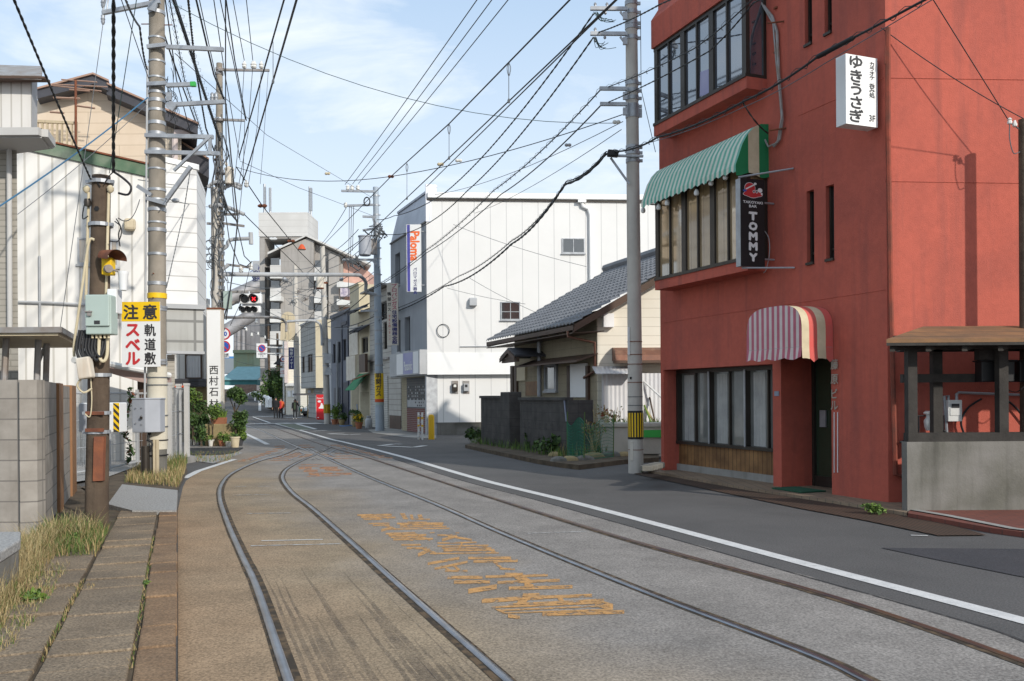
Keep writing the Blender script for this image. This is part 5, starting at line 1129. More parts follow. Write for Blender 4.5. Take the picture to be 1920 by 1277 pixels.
k = MB(); WH.quad(k, (s0+.2, s1-.2, zg_, WH.sz(684, 735)[1]), .01); k.build('dark_doorway', 'brick_tan', o)
# tall cream building
o, s0, s1, zg_, zt = house('tall plain cream building with a bright side wall above the shabby roof', 'cream_building', 657, 674, 537, 'cream_wall', (), sidemat='cream_wall', dep=5)
k = MB(); r = WH.rect(657, 676, 674, 713, .02); WH.box(k, (s0, s1, r[2], WH.sz(665, 668)[1]), 0, .25); WH.box(k, (s0+.05, s1-.05, WH.sz(665, 666)[1], WH.sz(665, 610)[1]), 0, .08); k.build('front_panels', 'sign_old', o)
k = MB(); WH.quad(k, (s0+.2, s1-.3, zg_, r[2]-.1), .01); k.build('brick_entrance', 'brick_tan', o)
# dark slate building
o, s0, s1, zg_, zt = house('blue grey slate clad building with tall narrow dark windows', 'slate_building', 621, 657, 588, 'slate_wall', [(624.5, 645, 629, 681, 'dark_navy'), (634.5, 641, 638.5, 680, 'dark_navy'), (643, 636, 649, 676, 'dark_navy')])
k = MB()
for x_ in (641, 652.5): a = WH.sz(x_, 700, .04)[0]; WH.box(k, (a-.09, a+.09, zg_, zt-.1 if x_ > 650 else zt-.6), 0, .06)
a, c_ = WH.sz(652.5, 700)[0], WH.sz(641, 700)[0]; WH.box(k, (a+.091, c_-.091, zt-.78, zt-.6), .0, .06)
WH.box(k, (s0-.02, s1+.02, zt-.1, zt+.02), .0, .08); k.build('dark_trim', 'dark_navy', o)
k = MB(); r = WH.rect(641.5, 717, 652, 795, .02); WH.box(k, (r[0], r[1], zg_, r[3]), 0, .02)
r2 = WH.rect(626, 727, 638, 770, .02); WH.box(k, r2, 0, .02); k.build('dark_door', 'dark_navy', o)
k = MB(); k.tube([WH.px(633, 640, .1), WH.px(632, 770, .1)], .07); k.build('downpipe', 'pale_grey', o)
# low grey house and the tile-clad building by the crossing
o, s0, s1, zg_, zt = house('low grey building squeezed left of the slate building', 'grey_building', 611, 621, 640, 'pale_grey', (), off=-.4)
T0 = at(592, 700, 74); TF = Fr(V((T0.x, T0.y, 0)), U); zt = TF.sz(588, 601)[1]; zg_ = gz(74)-.1; s1 = TF.sz(564, 650)[0]; zo = TF.sz(580, 728)[1]
tb = thing('tile_building', 'two storey building clad in large grey tiles with brown windows by the crossing', 'building', V((T0.x, T0.y, zg_)))
hh = [TF.rect(566.5, 668, 571, 699), TF.rect(577, 664, 586, 698)]
block(TF, 0, s1, zo, zt, 'tile_wall', tb, holes=hh, dep=5, sidemat='cream_wall')
for h in hh: glassq(TF, h, tb, 'brown_trim')
block(TF, .3, s1-.3, zg_, zo, 'tile_wall', tb, name='lower_wall', dep=4, off=-.6)
k = MB(); TF.box(k, (-.05, s1+.05, zt, zt+.15), -.3, .08); k.build('parapet', 'pale_grey', tb)
k = MB(); TF.box(k, (-.2, 1.9, zo-.6, zo-.45), -.6, 1.6); k.build('dark_canopy', 'roof_dark', tb)
# vending machine
p = gnd(601.5, 787); vm = thing('vending_machine', 'bright red drinks vending machine beside the pole with the striped band', 'vending machine', p); hv = at(600, 740, p.y).z-p.z; wv = 17/F*p.y
k = MB(); k.box(p+Z*(hv/2+.03)+Y_*.35, (wv, .7, hv-.06)); k.box(p+Z*.03+Y_*.35, (wv-.08, .6, .06)); k.build('cabinet', 'vend_red', vm, bevel=.03)
k = MB(); k.box(p+Z*(hv/2)-X*(wv/2+.012)+Y_*.1, (.02, .2, hv*.92)); k.build('side_front', 'vend_white', vm)
k = MB(); text(k, 'Coca-Cola', p+Z*(hv*.86)+X*.05-Y_*.004, X, Z, .2, 0, .012, .8); k.build('brand_lettering', 'vend_white', vm)
k = MB(); c = p-Y_*.006; k.face([c+X*(-.1+.14*cos(a*pi/10))+Z*(hv*.73+.085*sin(a*pi/10)) for a in range(20)]); k.build('speech_bubble', 'vend_white', vm)
k = MB(); k.face([c+X*u+Z*v for u, v in ((-.15, hv*.45), (.28, hv*.44), (.30, hv*.5), (.18, hv*.58), (.12, hv*.66), (.03, hv*.67), (-.0, hv*.6), (-.06, hv*.52), (-.16, hv*.48))]); k.build('white_shape', 'vend_white', vm)
k = MB(); k.box(c+X*-.2+Z*hv*.09, (.13, .01, .06)); k.build('slot', 'vend_white', vm)
# red-and-white plate, board on a post
p = at(624, 731, 62); k = MB(); k.box(p, (.28, .03, .42)); o = k.build('wall_plate', 'sign_white', None, loc=p, label='small white plate with red characters right of the striped pole', cat='sign'); k = MB(); text(k, '禁煙', p-Z*.08-Y_*.016, X, Z, .13, 0, .01); k.build('lettering', 'sign_red', o); k = MB(); k.box(p-Z*.3, (.28, .03, .16)); k.build('red_plate', 'sign_red', o)
p = gnd(577, 783); z1 = at(582, 738, p.y); o = thing('notice_board', 'small tan board on a post left of the red vending machine', 'sign board', p)
k = MB(); k.cyl(p, V((p.x, p.y, z1.z)), .045, .045, 8); k.build('post', 'stone_tan', o); k = MB(); pbox(k, 573, 727, 590, 740, p.y-.06, .05); k.build('board', 'board_beige', o); k = MB(); pbox(k, 577, 731, 583, 737, p.y-.1, .03); k.build('grey_device', 'galv', o)
# ---------------------------------------------------------------- parked cars behind the machine
def car(px, py, label):
    p = gnd(px, py); o = thing('parked_car', label, 'car', p); f = V((-.35, -1, 0)).normalized(); r_ = V((-f.y, f.x, 0)); q = lambda a, b_, c_: p+r_*a-f*b_+Z*c_
    prof = [(0, .25), (0, .62), (.12, .78), (.95, .92), (1.6, 1.38), (2.9, 1.42), (3.55, 1.0), (3.7, .85), (3.7, .25)]
    k = MB(); k.ext([q(-.74, a, c_) for a, c_ in prof], r_*1.48); k.build('body', 'car_white', o, bevel=.05)
    k = MB(); k.face([q(-.62, .98, .945), q(.62, .98, .945), q(.56, 1.56, 1.345), q(-.56, 1.56, 1.345)]); k.build('windscreen', 'glass_dark', o).location += f*.02+Z*.02
    k = MB(); k.box(q(0, -.01, .38), (1.4, .06, .26), (r_, f, Z)); k.build('bumper', 'black', o)
    for s_ in (-1, 1):
        k = MB(); k.box(q(s_*.55, .01, .66), (.30, .08, .16), (r_, f, Z)); h_ = k.build('headlight', 'chrome', o)
        k = MB(); k.box(q(s_*.66, -.04, .58), (.16, .03, .2), (r_, f, Z)); k.build('indicator', 'lamp_amber', h_)
        for a in (.65, 2.95): k = MB(); k.cyl(q(s_*.62, a, .29), q(s_*.76, a, .29), .29, .29, 14); w_ = k.build('wheel', 'rubber', o); k = MB(); k.cyl(q(s_*.755, a, .29), q(s_*.775, a, .29), .16, .16, 12); k.build('rim', 'chrome', w_)
car(577, 781, 'white parked car half hidden behind the post of the tan board'); car(591, 781.5, 'white parked car nosing out behind the red vending machine')
# ---------------------------------------------------------------- apartment block
YA = 117
ap = thing('apartment_block', 'tall weathered concrete apartment block with balconies and a stair tower', 'apartment block', at(560, 770, YA))
k = MB(); P_ = at(488, 700, YA); ph = lambda x: at(x, 600, YA).x-P_.x; zz = lambda y: at(540, y, YA).z
fr = Fr(V((P_.x, YA, 0)), X, True)
k.wall(fr.P, fr.d, fr.n, 0, ph(562), -2, zz(445), [(ph(497), ph(547), zz(500), zz(440+7)), (ph(497), ph(527), zz(640), zz(500)-.05)], 5)
a = V((P_.x, YA, 0)); c = V((P_.x+ph(578), YA, 0)); v = V((.6, 7, 0)).normalized()*7
k.box(a+X*(ph(562)+ph(578))/2+Y_*2.5+Z*(zz(445)/2), (ph(578)-ph(562), 5, zz(445)-.02))
k.build('stair_tower', 'apt', ap)
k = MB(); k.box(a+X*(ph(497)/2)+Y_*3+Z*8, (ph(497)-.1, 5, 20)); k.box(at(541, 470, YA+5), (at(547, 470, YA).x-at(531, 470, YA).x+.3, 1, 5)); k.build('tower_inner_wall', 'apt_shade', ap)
k = MB(); k.box(V(((a.x+c.x)/2, YA+3, (zz(445)+zz(400))/2+.1)), (c.x-a.x+.1, 6.3, zz(400)-zz(445))); k.build('tower_cap', 'apt_cap', ap)
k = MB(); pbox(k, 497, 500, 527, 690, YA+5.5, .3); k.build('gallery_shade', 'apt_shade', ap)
# gabled wing
g = lambda x, y, dy=0: at(x, y, YA-1.5) + Y_*dy
k = MB(); k.ext([g(526, 790), g(588, 790), g(588, 452), g(575, 447), g(526, 468)], Y_*9); k.build('gable_wall', 'apt', ap)
k = MB(); k.ext([g(588, 790, 1), g(640, 790, 1), g(640, 478, 1), g(588, 455, 1)], Y_*8); k.ext([g(617, 790, -.3), g(636, 790, -.3), g(636, 482, -.3), g(617, 474, -.3)], Y_*3); k.build('wing_wall', 'apt', ap)
k = MB(); k.ext([g(640, 790, 1.5), g(688, 790, 1.5), g(688, 506, 1.5), g(640, 482, 1.5)], Y_*8); k.build('pink_wing', 'apt_pink', ap)
k = MB(); k.ext([g(503, 478, -.4), g(575, 444, -.4), g(576, 441, -.4), g(503, 474, -.4)], V((-2.3, 9, 0))); k.ext([g(575, 444, -.4), g(697, 499, -.4), g(697, 495, -.4), g(576, 441, -.4)], V((-2.3, 9, 0))); k.build('roof', 'apt_cap', ap)
for yb in (522, 564, 604.5, 646, 690):
    for x0, x1, yy in ((506, 527, yb), (589, 610, yb+4)):
        k = MB(); pbox(k, x0, yy-9, x1, yy, YA-2.8, 2.5); bal = k.build('balcony', 'apt_white', ap)
        k = MB(); pbox(k, x0+.5, yy-25, x1-.5, yy-9.2, YA-2.7, .06); k.build('railing', 'apt_cap', bal)
        k = MB(); pbox(k, x0+2, yy-38, x1-3, yy-10, YA-1.56, .05); k.build('balcony_door', 'glass_dark', ap)
for yb in (540, 573, 610): 
    k = MB(); k.ext([g(636, yb-10, -1.6), g(690, yb-3, -1.6), g(690, yb+1, -1.6), g(636, yb+1, -1.6)], Y_*3); bal = k.build('balcony', 'apt_white', ap)
k = MB(); pbox(k, 638, 540, 655, 556, YA-3.2, .1); k.build('laundry', 'laundry', ap)
k = MB()
for x, y0, y1, r_ in ((496, 402, 345, .18), (507, 402, 352, .16), (580, 402, 350, .12), (583, 445, 370, .15)): k.tube([at(x, y0, YA+3), at(x, y1, YA+3)], r_); 
for x, y0, y1 in ((496, 390, 350), (506, 395, 352), (583, 395, 352)): pbox(k, x-2, y1, x+1.5, y0, YA+2.8, .4)
k.build('antenna_mast', 'galv', ap)
# ---------------------------------------------------------------- plant and sheds at the end of the street
def simple(name, label, cat, boxes, matn, Yq, dep=6):
    k = MB()
    for x0, y0, x1, y1 in boxes: pbox(k, x0, y0, x1, y1, Yq, dep)
    p = at((boxes[0][0]+boxes[0][2])/2, boxes[0][3], Yq); return k.build(name, matn, None, loc=p, label=label, cat=cat)
fa = thing('factory', 'dark grey factory tower with fat sloping ducts beyond the traffic signal', 'factory', at(490, 720, 190))
k = MB(); pbox(k, 462, 585, 500, 740, 190, 14); k.build('tower', 'factory', fa)
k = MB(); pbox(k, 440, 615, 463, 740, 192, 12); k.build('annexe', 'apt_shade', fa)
for x_, w_, yt in ((447, 5, 612), (456, 4, 618), (441, 3, 622)): k = MB(); k.cyl(at(x_, 700, 188), at(x_, yt, 188), w_/F*188, None, 14); k.build('silo', 'duct', fa, True)
for a, c, r_ in (((405, 572), (500, 528), 1.35), ((412, 628), (470, 592), 1.2), ((400, 548), (405, 572), .6)): k = MB(); k.cyl(at(*a, 160), at(*c, 165), r_, None, 18); k.build('duct', 'duct', fa, True)
k = MB(); pbox(k, 400, 668, 462, 676, 150, 2); k.build('blue_cover', 'blue_tarp', fa)
fs_ = thing('company_sign', 'pale rooftop company sign board half hidden by the stair tower', 'sign', at(483, 528, 135)); k = MB(); pbox(k, 474, 489, 492, 528, 135, .5); k.build('board', 'pale_grey', fs_)
k = MB(); 
for tx, x_, y_, s_ in (('K', 487, 502, .9), ('CON', 480.5, 511.5, .95), ('SER', 480.5, 522, .95)): text(k, tx, at(x_, y_, 134.98), X, Z, s_*1.05, 0, .02, .85)
k.build('lettering', 'navy', fs_)
k = MB(); c = at(479.5, 500, 134.97); k.face([c+X*(.42*cos(a*pi/8))+Z*(.5*sin(a*pi/8)) for a in range(16)]); k.build('round_emblem', 'box_grey', fs_)
tk = thing('storage_tank', 'pale green rusty storage tank above the teal roofed shed', 'tank', at(457, 702, 135)); k = MB(); pbox(k, 437.5, 659, 475, 703, 135, 4); k.build('tank_shell', 'tank', tk, bevel=.2); k = MB(); pbox(k, 436.5, 656, 476.5, 662, 134.7, 4.5); k.build('rim', 'tank', tk)
te = thing('teal_shed', 'low teal shed with a light blue green roof at the end of the street', 'shed', at(450, 722, 125)); k = MB(); k.ext([at(414, 713, 125), at(432, 713, 125), at(483, 713, 125), at(483, 713, 125)+V((0, 6, 2.0)), at(420, 713, 125)+V((0, 6, 2.0))], Z*.1); k.build('roof', 'teal_roof', te); k = MB(); pbox(k, 416, 712, 482, 722, 125.3, 5); k.build('wall', 'teal_wall', te)
simple('rusty_fence', 'rusty corrugated fence under the teal shed', 'fence', [(440, 721, 480, 738)], 'rust_wall', 124, .3)
simple('pale_shed', 'pale blank shed wall left of the green tank', 'shed', [(395, 672, 438, 700)], 'white_plain', 138, 4)
bh = thing('brown_house', 'small brown walled house with a dark tiled eave behind the crossing signs', 'house', at(540, 770, 95)); k = MB(); pbox(k, 519, 684, 556, 790, 95, 5); k.build('wall', 'ridge_pink', bh); k = MB(); k.ext([at(512, 683, 94.5), at(530, 666, 94.5), at(560, 664, 94.5), at(560, 683, 94.5)], Y_*6); k.build('roof', 'roof_dark', bh)
ch_ = thing('cream_corner_house', 'sunlit cream corner house with white notices behind the thick grey pole', 'house', at(548, 780, 90)); k = MB(); pbox(k, 536, 600, 562, 782, 90, 6); k.build('wall', 'cream_gable', ch_); k = MB(); pbox(k, 535, 718, 562, 724, 89.6, .5); k.build('ledge', 'apt_white', ch_)
k = MB(); pbox(k, 539, 733, 545, 744, 89.9, .08); pbox(k, 547, 732, 553, 744, 89.9, .08); k.build('notice', 'white_plain', ch_); k = MB(); pbox(k, 533.5, 640, 537.5, 718, 89.4, .5); k.build('pink_post', 'aw_pale', ch_)
# guard rail up the hill road
gr = thing('guard_rail', 'white guard rail curving up the hill road behind the crossing', 'guard rail', gnd(500, 757)); gpts = [at(466, 740, 120), at(478, 736, 108), at(494, 742, 94), at(499, 745, 90)]
k = MB(); k.tube(smooth_line(gpts), .16); k.build('beam', 'white_plain', gr)
for q in (gpts[1], gpts[2], gpts[3], (gpts[1]+gpts[2])/2): k = MB(); k.cyl(q-Z*1.0, q+Z*.15, .10); k.build('post', 'white_plain', gr)
g2 = thing('guard_rail', 'short white guard rail piece at the corner beside the walkers', 'guard rail', gnd(505, 760)); k = MB(); k.tube([at(502, 745, 86), at(507, 750, 84)], .17); k.build('beam', 'white_plain', g2)
for x_ in (502.5, 507): k = MB(); q = at(x_, 748, 85); k.cyl(q-Z*.8, q+Z*.15, .13); k.build('post', 'white_plain', g2)
def bush(name, label, p, rad, n, size, mats=('leaf_dark', 'leaf'), stem=.06, cat='shrub', hgt=None, group=None):
    o = thing(name, label, cat, p, group); c = p+Z*(hgt if hgt is not None else (rad[2] if isinstance(rad, tuple) else rad)*.9)
    k = MB(); k.leaves(c, rad, n, size, 0, nm=len(mats)); k.build('foliage', list(mats), o)
    k = MB(); 
    for i in range(4): k.tube([p+V((random.uniform(-.05, .05), 0, 0)), p.lerp(c, .6)+V((random.uniform(-.15, .15), random.uniform(-.1, .1), 0))*(1 if not isinstance(rad, tuple) else rad[0]), c+V((random.uniform(-.5, .5)*(rad[0] if isinstance(rad, tuple) else rad), 0, .2))], [stem, stem*.6, stem*.3], 5)
    k.build('stem', 'bark', o, True); return o
p = at(506, 745, 93); bush('roadside_tree', 'dark dense trees on the bank right of the guard rail', V((p.x, p.y, p.z-1)), (1.5, 1.2, 1.9), 1500, .16, stem=.12, cat='tree', hgt=2.2)
p = at(526, 748, 92); bush('roadside_tree', 'smaller lighter tree between the bank and the cream corner house', V((p.x, p.y, p.z-1.2)), (.85, .8, 1.5), 700, .15, ('leaf_dark', 'leaf', 'leaf_light'), .1, 'tree', 2.2)
p = at(486, 741, 99); bush('roadside_shrub', 'low shrub spilling over the guard rail', V((p.x, p.y, p.z-.6)), (1.2, .8, .6), 380, .14, ('leaf', 'leaf_light'), .04)
k = MB(); p = at(515, 745, 94.5); k.ext([at(505, 700, 97), at(530, 700, 97), at(534, 778, 97), at(500, 765, 97)], Y_*3); k.build('bank', 'soil', kind='structure')
# ---------------------------------------------------------------- people crossing
def person(px, py, label, top, torso, trous, shoe, hairlong=False, raise_hand=False, coat=False, inner=None, lean=0):
    p = gnd(px, py); hh = p.z; Ht = (py-top)/F*p.y; s = Ht/1.70
    o = thing('person', label, 'person', p); J = {}
    def j(n_, x, y, z): J[n_] = len(J); return p+V((x, y, z))*s
    pts = [('pel', 0, 0, .92, .135), ('wai', 0, 0, 1.08, .12), ('che', 0, -.01, 1.27, .14), ('nk', 0, -.01, 1.43, .06), ('hd', 0, -.03, 1.52, .075), ('tp', 0, -.02, 1.63, .075)]
    ed = [(0, 1), (1, 2), (2, 3), (3, 4), (4, 5)]; rs = []
    st = .14
    for sg_ in (-1, 1):
        b_ = len(pts); pts += [('h', sg_*.09, 0, .86, .095), ('k', sg_*.095, -.05+st*sg_*.3, .48, .06), ('a', sg_*.095, st*sg_*.6, .08, .042), ('t', sg_*.10, st*sg_*.6-.15, .035, .038)]
        ed += [(0, b_), (b_, b_+1), (b_+1, b_+2), (b_+2, b_+3)]
    for sg_ in (-1, 1):
        b_ = len(pts)
        if raise_hand and sg_ == 1: ch = [('s', .19, 0, 1.37, .06), ('e', .30, -.05, 1.14, .045), ('w', .25, -.17, 1.38, .032), ('p', .235, -.19, 1.45, .032)]; fd = V((-.1, -.1, .98))
        else: ch = [('s', sg_*.18, 0, 1.37, .06), ('e', sg_*.24, .02, 1.10, .045), ('w', sg_*.245, -.07, .87, .032), ('p', sg_*.24, -.09, .80, .030)]; fd = V((0, -.25, -.96))
        pts += ch; ed += [(2, b_), (b_, b_+1), (b_+1, b_+2), (b_+2, b_+3)]
        q = V(ch[3][1:4])
        for f_, (ln, off) in enumerate(((.075, -.026), (.085, -.009), (.08, .009), (.065, .026))):
            c_ = len(pts); e0 = q+V((0, off, 0))+fd*.03; e1 = e0+fd*ln*.5; e2 = e1+(fd+V((0, -.35, 0)))*ln*.45
            pts += [('f', *e0, .009), ('f', *e1, .009), ('f', *e2, .008)]; ed += [(b_+3, c_), (c_, c_+1), (c_+1, c_+2)]
        c_ = len(pts); e0 = q-V((0, .035, 0))-fd*.02; e1 = e0-V((0, .03, 0))+fd*.04; pts += [('f', *e0, .010), ('f', *e1, .009)]; ed += [(b_+3, c_), (c_, c_+1)]
    me = bpy.data.meshes.new('body'); me.from_pydata([V(q[1:4])*s for q in pts], ed, []); b_ = bpy.data.objects.new('body', me); COL.objects.link(b_); b_.parent = o
    m_ = b_.modifiers.new('skin', 'SKIN'); sv = me.skin_vertices[0].data
    for i, q in enumerate(pts): sv[i].radius = (q[4]*s, q[4]*s*(.72 if i < 3 else 1)); sv[i].use_root = i == 0
    u_ = b_.modifiers.new('sub', 'SUBSURF'); u_.levels = u_.render_levels = 2
    bpy.context.view_layer.update(); dg = bpy.context.evaluated_depsgraph_get(); nm = bpy.data.meshes.new_from_object(b_.evaluated_get(dg)); b_.modifiers.clear(); b_.data = nm
    for mm in ('skin', torso, trous, shoe): nm.materials.append(MATS[mm])
    for f in nm.polygons:
        c_ = f.center/s; ax = abs(c_.x)
        hand = ((c_.z < .86 and c_.z > .66 and ax > .185) or (raise_hand and c_.x > .17 and c_.z > 1.39 and c_.y < -.1))
        f.material_index = 0 if (c_.z > 1.425 or hand) else 3 if c_.z < .075 else 2 if (c_.z < .93 and ax < .2) else 1; f.use_smooth = True
    # clothing, hair and face
    prof = [(.205, .62 if coat else .86), (.20, .95), (.185, 1.10), (.20, 1.25), (.195, 1.36), (.13, 1.425), (.075, 1.45)]
    k = MB(); k.lathe(p, [(a*s, z*s) for a, z in prof], 14); 
    k.v = [(x, p.y+(y-p.y)*.68, z) for x, y, z in k.v]; k.build('jacket', torso, o, True)
    for sg_ in (-1, 1):
        if raise_hand and sg_ == 1: ar = [(.19, 0, 1.38), (.31, -.05, 1.13), (.255, -.16, 1.36)]
        else: ar = [(sg_*.18, 0, 1.38), (sg_*.245, .02, 1.10), (sg_*.25, -.065, .90)]
        k = MB(); k.tube([p+V(a)*s for a in ar], [.075*s, .062*s, .05*s], 10); k.build('sleeve', torso, o, True)
    if inner: k = MB(); k.ext([p+V(a)*s for a in ((-.07, -.145, 1.40), (.07, -.145, 1.40), (.085, -.15, 1.0), (.05, -.152, .8), (-.05, -.152, .8), (-.085, -.15, 1.0))], Y_*.03*s); k.build('shirt_front', inner, o)
    hc = p+V((0, -.02, 1.575))*s; k = MB(); k.lathe(hc, [(.105*s*cos(a), .115*s*sin(a)) for a in (-.15, .1, .5, .9, 1.25, 1.5)], 12)
    k.v = [(x, y+.018*s, z) for x, y, z in k.v]
    if hairlong: k.box(p+V((0, .055, 1.46))*s, (.19*s, .07*s, .28*s)); k.box(p+V((-.095, .0, 1.48))*s, (.03*s, .1*s, .24*s)); k.box(p+V((.095, .0, 1.48))*s, (.03*s, .1*s, .24*s))
    k.build('hair', 'hair', o, True)
    for x_ in (-.032, .032): k = MB(); k.box(p+V((x_, -.103, 1.575))*s, (.022*s, .012*s, .01*s)); k.build('eye', 'black', o)
    k = MB(); k.cyl(p+V((0, -.1, 1.575))*s, p+V((0, -.125, 1.535))*s, .008*s, .014*s, 6); k.build('nose', 'skin', o)
    k = MB(); k.box(p+V((0, -.103, 1.50))*s, (.045*s, .012*s, .01*s)); k.build('mouth', 'terracotta', o)
    for x_ in (-.085, .085): k = MB(); k.lathe(p+V((x_, -.01, 1.56))*s, [(.008*s, -.025*s), (.016*s, 0), (.01*s, .025*s)], 8); k.build('ear', 'skin', o)
    return o
person(517.5, 785, 'person in a black top and trousers walking at the left of the pair', 744, 'cloth_black', 'cloth_black', 'black')
person(527, 784.5, 'person in an orange jacket walking close beside a companion in black', 746, 'cloth_orange', 'cloth_black', 'black', inner='sign_red')
person(553.5, 785.5, 'person with long hair in a dark coat raising one hand by the thick pole', 748, 'cloth_black', 'cloth_black', 'shoe_white', True, True, True, 'cloth_green')
# ---------------------------------------------------------------- pots and plants along the right-hand fronts
for i, (x, y, r_, hh, pm, fm, lab) in enumerate(((634, 795, .45, .9, 'terracotta', ('leaf', 'leaf_light'), 'round light green shrub in a pot right of the striped pole'), (627, 770, .3, .6, 'terracotta', ('leaf_light',), 'tall yellow green plant leaning by the striped pole'),
     (641, 797, .3, .35, 'stone_tan', ('leaf', 'leaf_dark'), 'small bushy plant in a grey bowl pot'), (648, 792, .28, .6, 'sign_red', ('leaf_dark', 'leaf'), 'dark plant in a red pot by the slate building'),
     (666, 800, .36, .55, 'stone_tan', ('leaf_dark', 'leaf'), 'bushy plant in a tan pot before the cream building'), (673, 804, .28, .4, 'terracotta', ('leaf', 'flower_yellow'), 'yellow flowering plant in a terracotta pot'), (684, 797, .45, 1.9, 'stone_tan', ('leaf_dark', 'leaf', 'flower'), 'tall red flowering shrub before the shabby cream house'))):
    p = gnd(x, y if y > 780 else 796); o = thing('potted_plant', lab, 'potted plant', p); k = MB(); k.lathe(p, [(.13, 0), (.19, .26), (.21, .27), (.21, .31), (.18, .31)], 12); k.build('pot', pm, o, True)
    k = MB(); k.leaves(p+Z*(.3+hh*.55), (r_, r_*.8, hh*.62), 330 if hh < 1 else 700, .075, 0, nm=len(fm)); k.build('foliage', list(fm), o); k = MB(); k.tube([p+Z*.2, p+Z*(.3+hh*.5)], .02); k.build('stem', 'bark', o)
p = gnd(691.5, 803); k = MB(); k.lathe(p, [(.17, 0), (.18, .05), (.18, .42), (.13, .5), (.05, .53)], 14); o = k.build('gas_cylinder', 'pale_grey', None, True, loc=p, label='pale grey gas cylinder beside the flowering shrub', cat='gas cylinder'); k = MB(); k.lathe(p, [(.11, .52), (.12, .6), (.10, .62)], 12); k.build('valve_guard', 'galv', o)
p = gnd(657, 799); k = MB(); k.tube(smooth_line([p+V((-.6, 0, .02)), p+V((-.2, -.2, .02)), p+V((.2, 0, .1)), p+V((.35, .2, .5)), p+V((.3, .4, 1.2))]), .02); k.build('garden_hose', 'hose_blue', None, True, loc=p, label='blue garden hose trailing on the asphalt before the slate building', cat='hose')
p = at(565.5, 767, 77); k = MB(); k.tube([p+X*(.18*cos(a))+Z*(.26*sin(a))+Y_*.02*sin(a*3) for a in [i*.25 for i in range(52)]], .03); k.build('coiled_hose', 'hose_green', None, True, loc=p, label='green hose coiled on the thick grey pole behind the third walker', cat='hose')
# ---------------------------------------------------------------- left side: brick house, bike shelter, block wall
YB = 12.5; a = at(33, 500, YB)
bh_ = thing('brick_house', 'pale grey brick house corner with downpipe and deep eaves at the left edge', 'house', V((a.x, YB, 0)))
ztop = at(10, 262, YB).z
k = MB(); k.ext([V((a.x, YB, 0)), V((a.x-5, YB, 0)), V((a.x-5, YB+1.2, 0)), V((a.x-2.6, YB+1.1, 0))], Z*ztop); k.build('wall', 'brick_grey', bh_)
k = MB(); k.tube([at(17, 256, YB-.06), at(17, 262, YB-.06), at(18.5, 640, YB-.06)], .035, 10); k.build('downpipe', 'soffit', bh_, True)
zf = at(40, 259, YB-.6).z; e0 = V((at(78, 255, YB-.6).x, YB-.6, zf)); e1 = V((at(92, 262, YB-.1).x, YB-.1, zf)); e2 = V((e1.x-2.6, YB+.9, zf)); e3 = V((a.x-6, YB+1.3, zf)); e4 = V((a.x-6, YB-.6, zf)); ring = [e0, e1, e2, e3, e4]
k = MB(); k.ext(ring, Z*.05); k.build('soffit', 'soffit', bh_)
k = MB()
for p, q in ((e4, e0), (e0, e1), (e1, e2)): t_ = (q-p).normalized(); n_ = V((t_.y, -t_.x, 0)); k.ext([p+Z*.02, q+Z*.02, q+Z*.12, p+Z*.12], n_*.08)
k.build('gutter', 'soffit', bh_); ap_ = V((a.x-2.8, YB+.7, zf+.6)); k = MB()
for p, q in ((e4, e0), (e0, e1), (e1, e2), (e2, e3)): k.face((p+Z*.13, q+Z*.13, ap_))
k.build('roof', 'roof_dark', bh_)
# bicycle shelter roof on leaning legs
bs = thing('bicycle_shelter', 'flat grey roofed bicycle shelter on leaning legs behind the block wall', 'shelter', at(60, 712, 10.6))
zr = at(60, 629, 9.5).z; c1 = at(116, 629, 9.5); c2 = at(160, 655, 11.9)
k = MB(); L0 = V((c1.x-3, 9.5, zr)); L1 = V((c2.x-3, 11.9, zr)); q = [L0, V((c1.x, 9.5, zr)), V((c2.x, 11.9, zr)), L1]; k.ext([p+Z*.03 for p in q], Z*.06); k.build('roof', 'galv_old', bs)
k = MB(); k.ext([p.lerp(sum(q, V())/4, .03) for p in q], Z*.028); k.build('ceiling', 'board_beige', bs)
k = MB()
for x0, x1, yy in ((72, 60, 10.2), (88, 79, 10.9), (12, -4, 9.9)): k.tube([at(x0, 655, yy) if 0 else V((at(x0, 655, yy).x, yy, zr)), V((at(x1, 712, yy).x, yy, .3))], .035, 6)
k.tube([V((at(86, 655, 10.9).x, 10.9, zr)), V((at(66, 690, 10.9).x, 10.9, zr-.35))], .02, 6); k.build('leg', 'galv_old', bs)
# block wall with brown posts
YW = 8.7; wA = at(71, 1017, YW); wA.z = 0; zt = at(71, 712, YW).z; sdw = Fr(wA, U)
bw_ = thing('block_wall', 'pale concrete block wall with two brown metal posts at the left', 'wall', wA)
k = MB(); k.box((wA.x-1.5, YW+.075, zt/2), (3.0, .15, zt)); k.build('front_blocks', 'block_pale', bw_)
s1 = sdw.sz(106, 800)[0]; s2 = sdw.sz(114, 800)[0]; s3 = sdw.sz(131, 800)[0]; s4 = sdw.sz(139, 800)[0]
k = MB(); k.wbox(sdw.P, sdw.d, sdw.n, .0, s1, 0, zt-.001, .0, .15); k.wbox(sdw.P, sdw.d, sdw.n, s2, s3, 0, zt-.02, .0, .15); k.build('return_blocks', 'block_pale', bw_)
for u0, u1 in ((s1, s2), (s3, s4)): k = MB(); k.wbox(sdw.P, sdw.d, sdw.n, u0+.002, u1-.002, 0, zt-.0, -.03, .12); k.build('metal_post', 'brown_post', bw_)
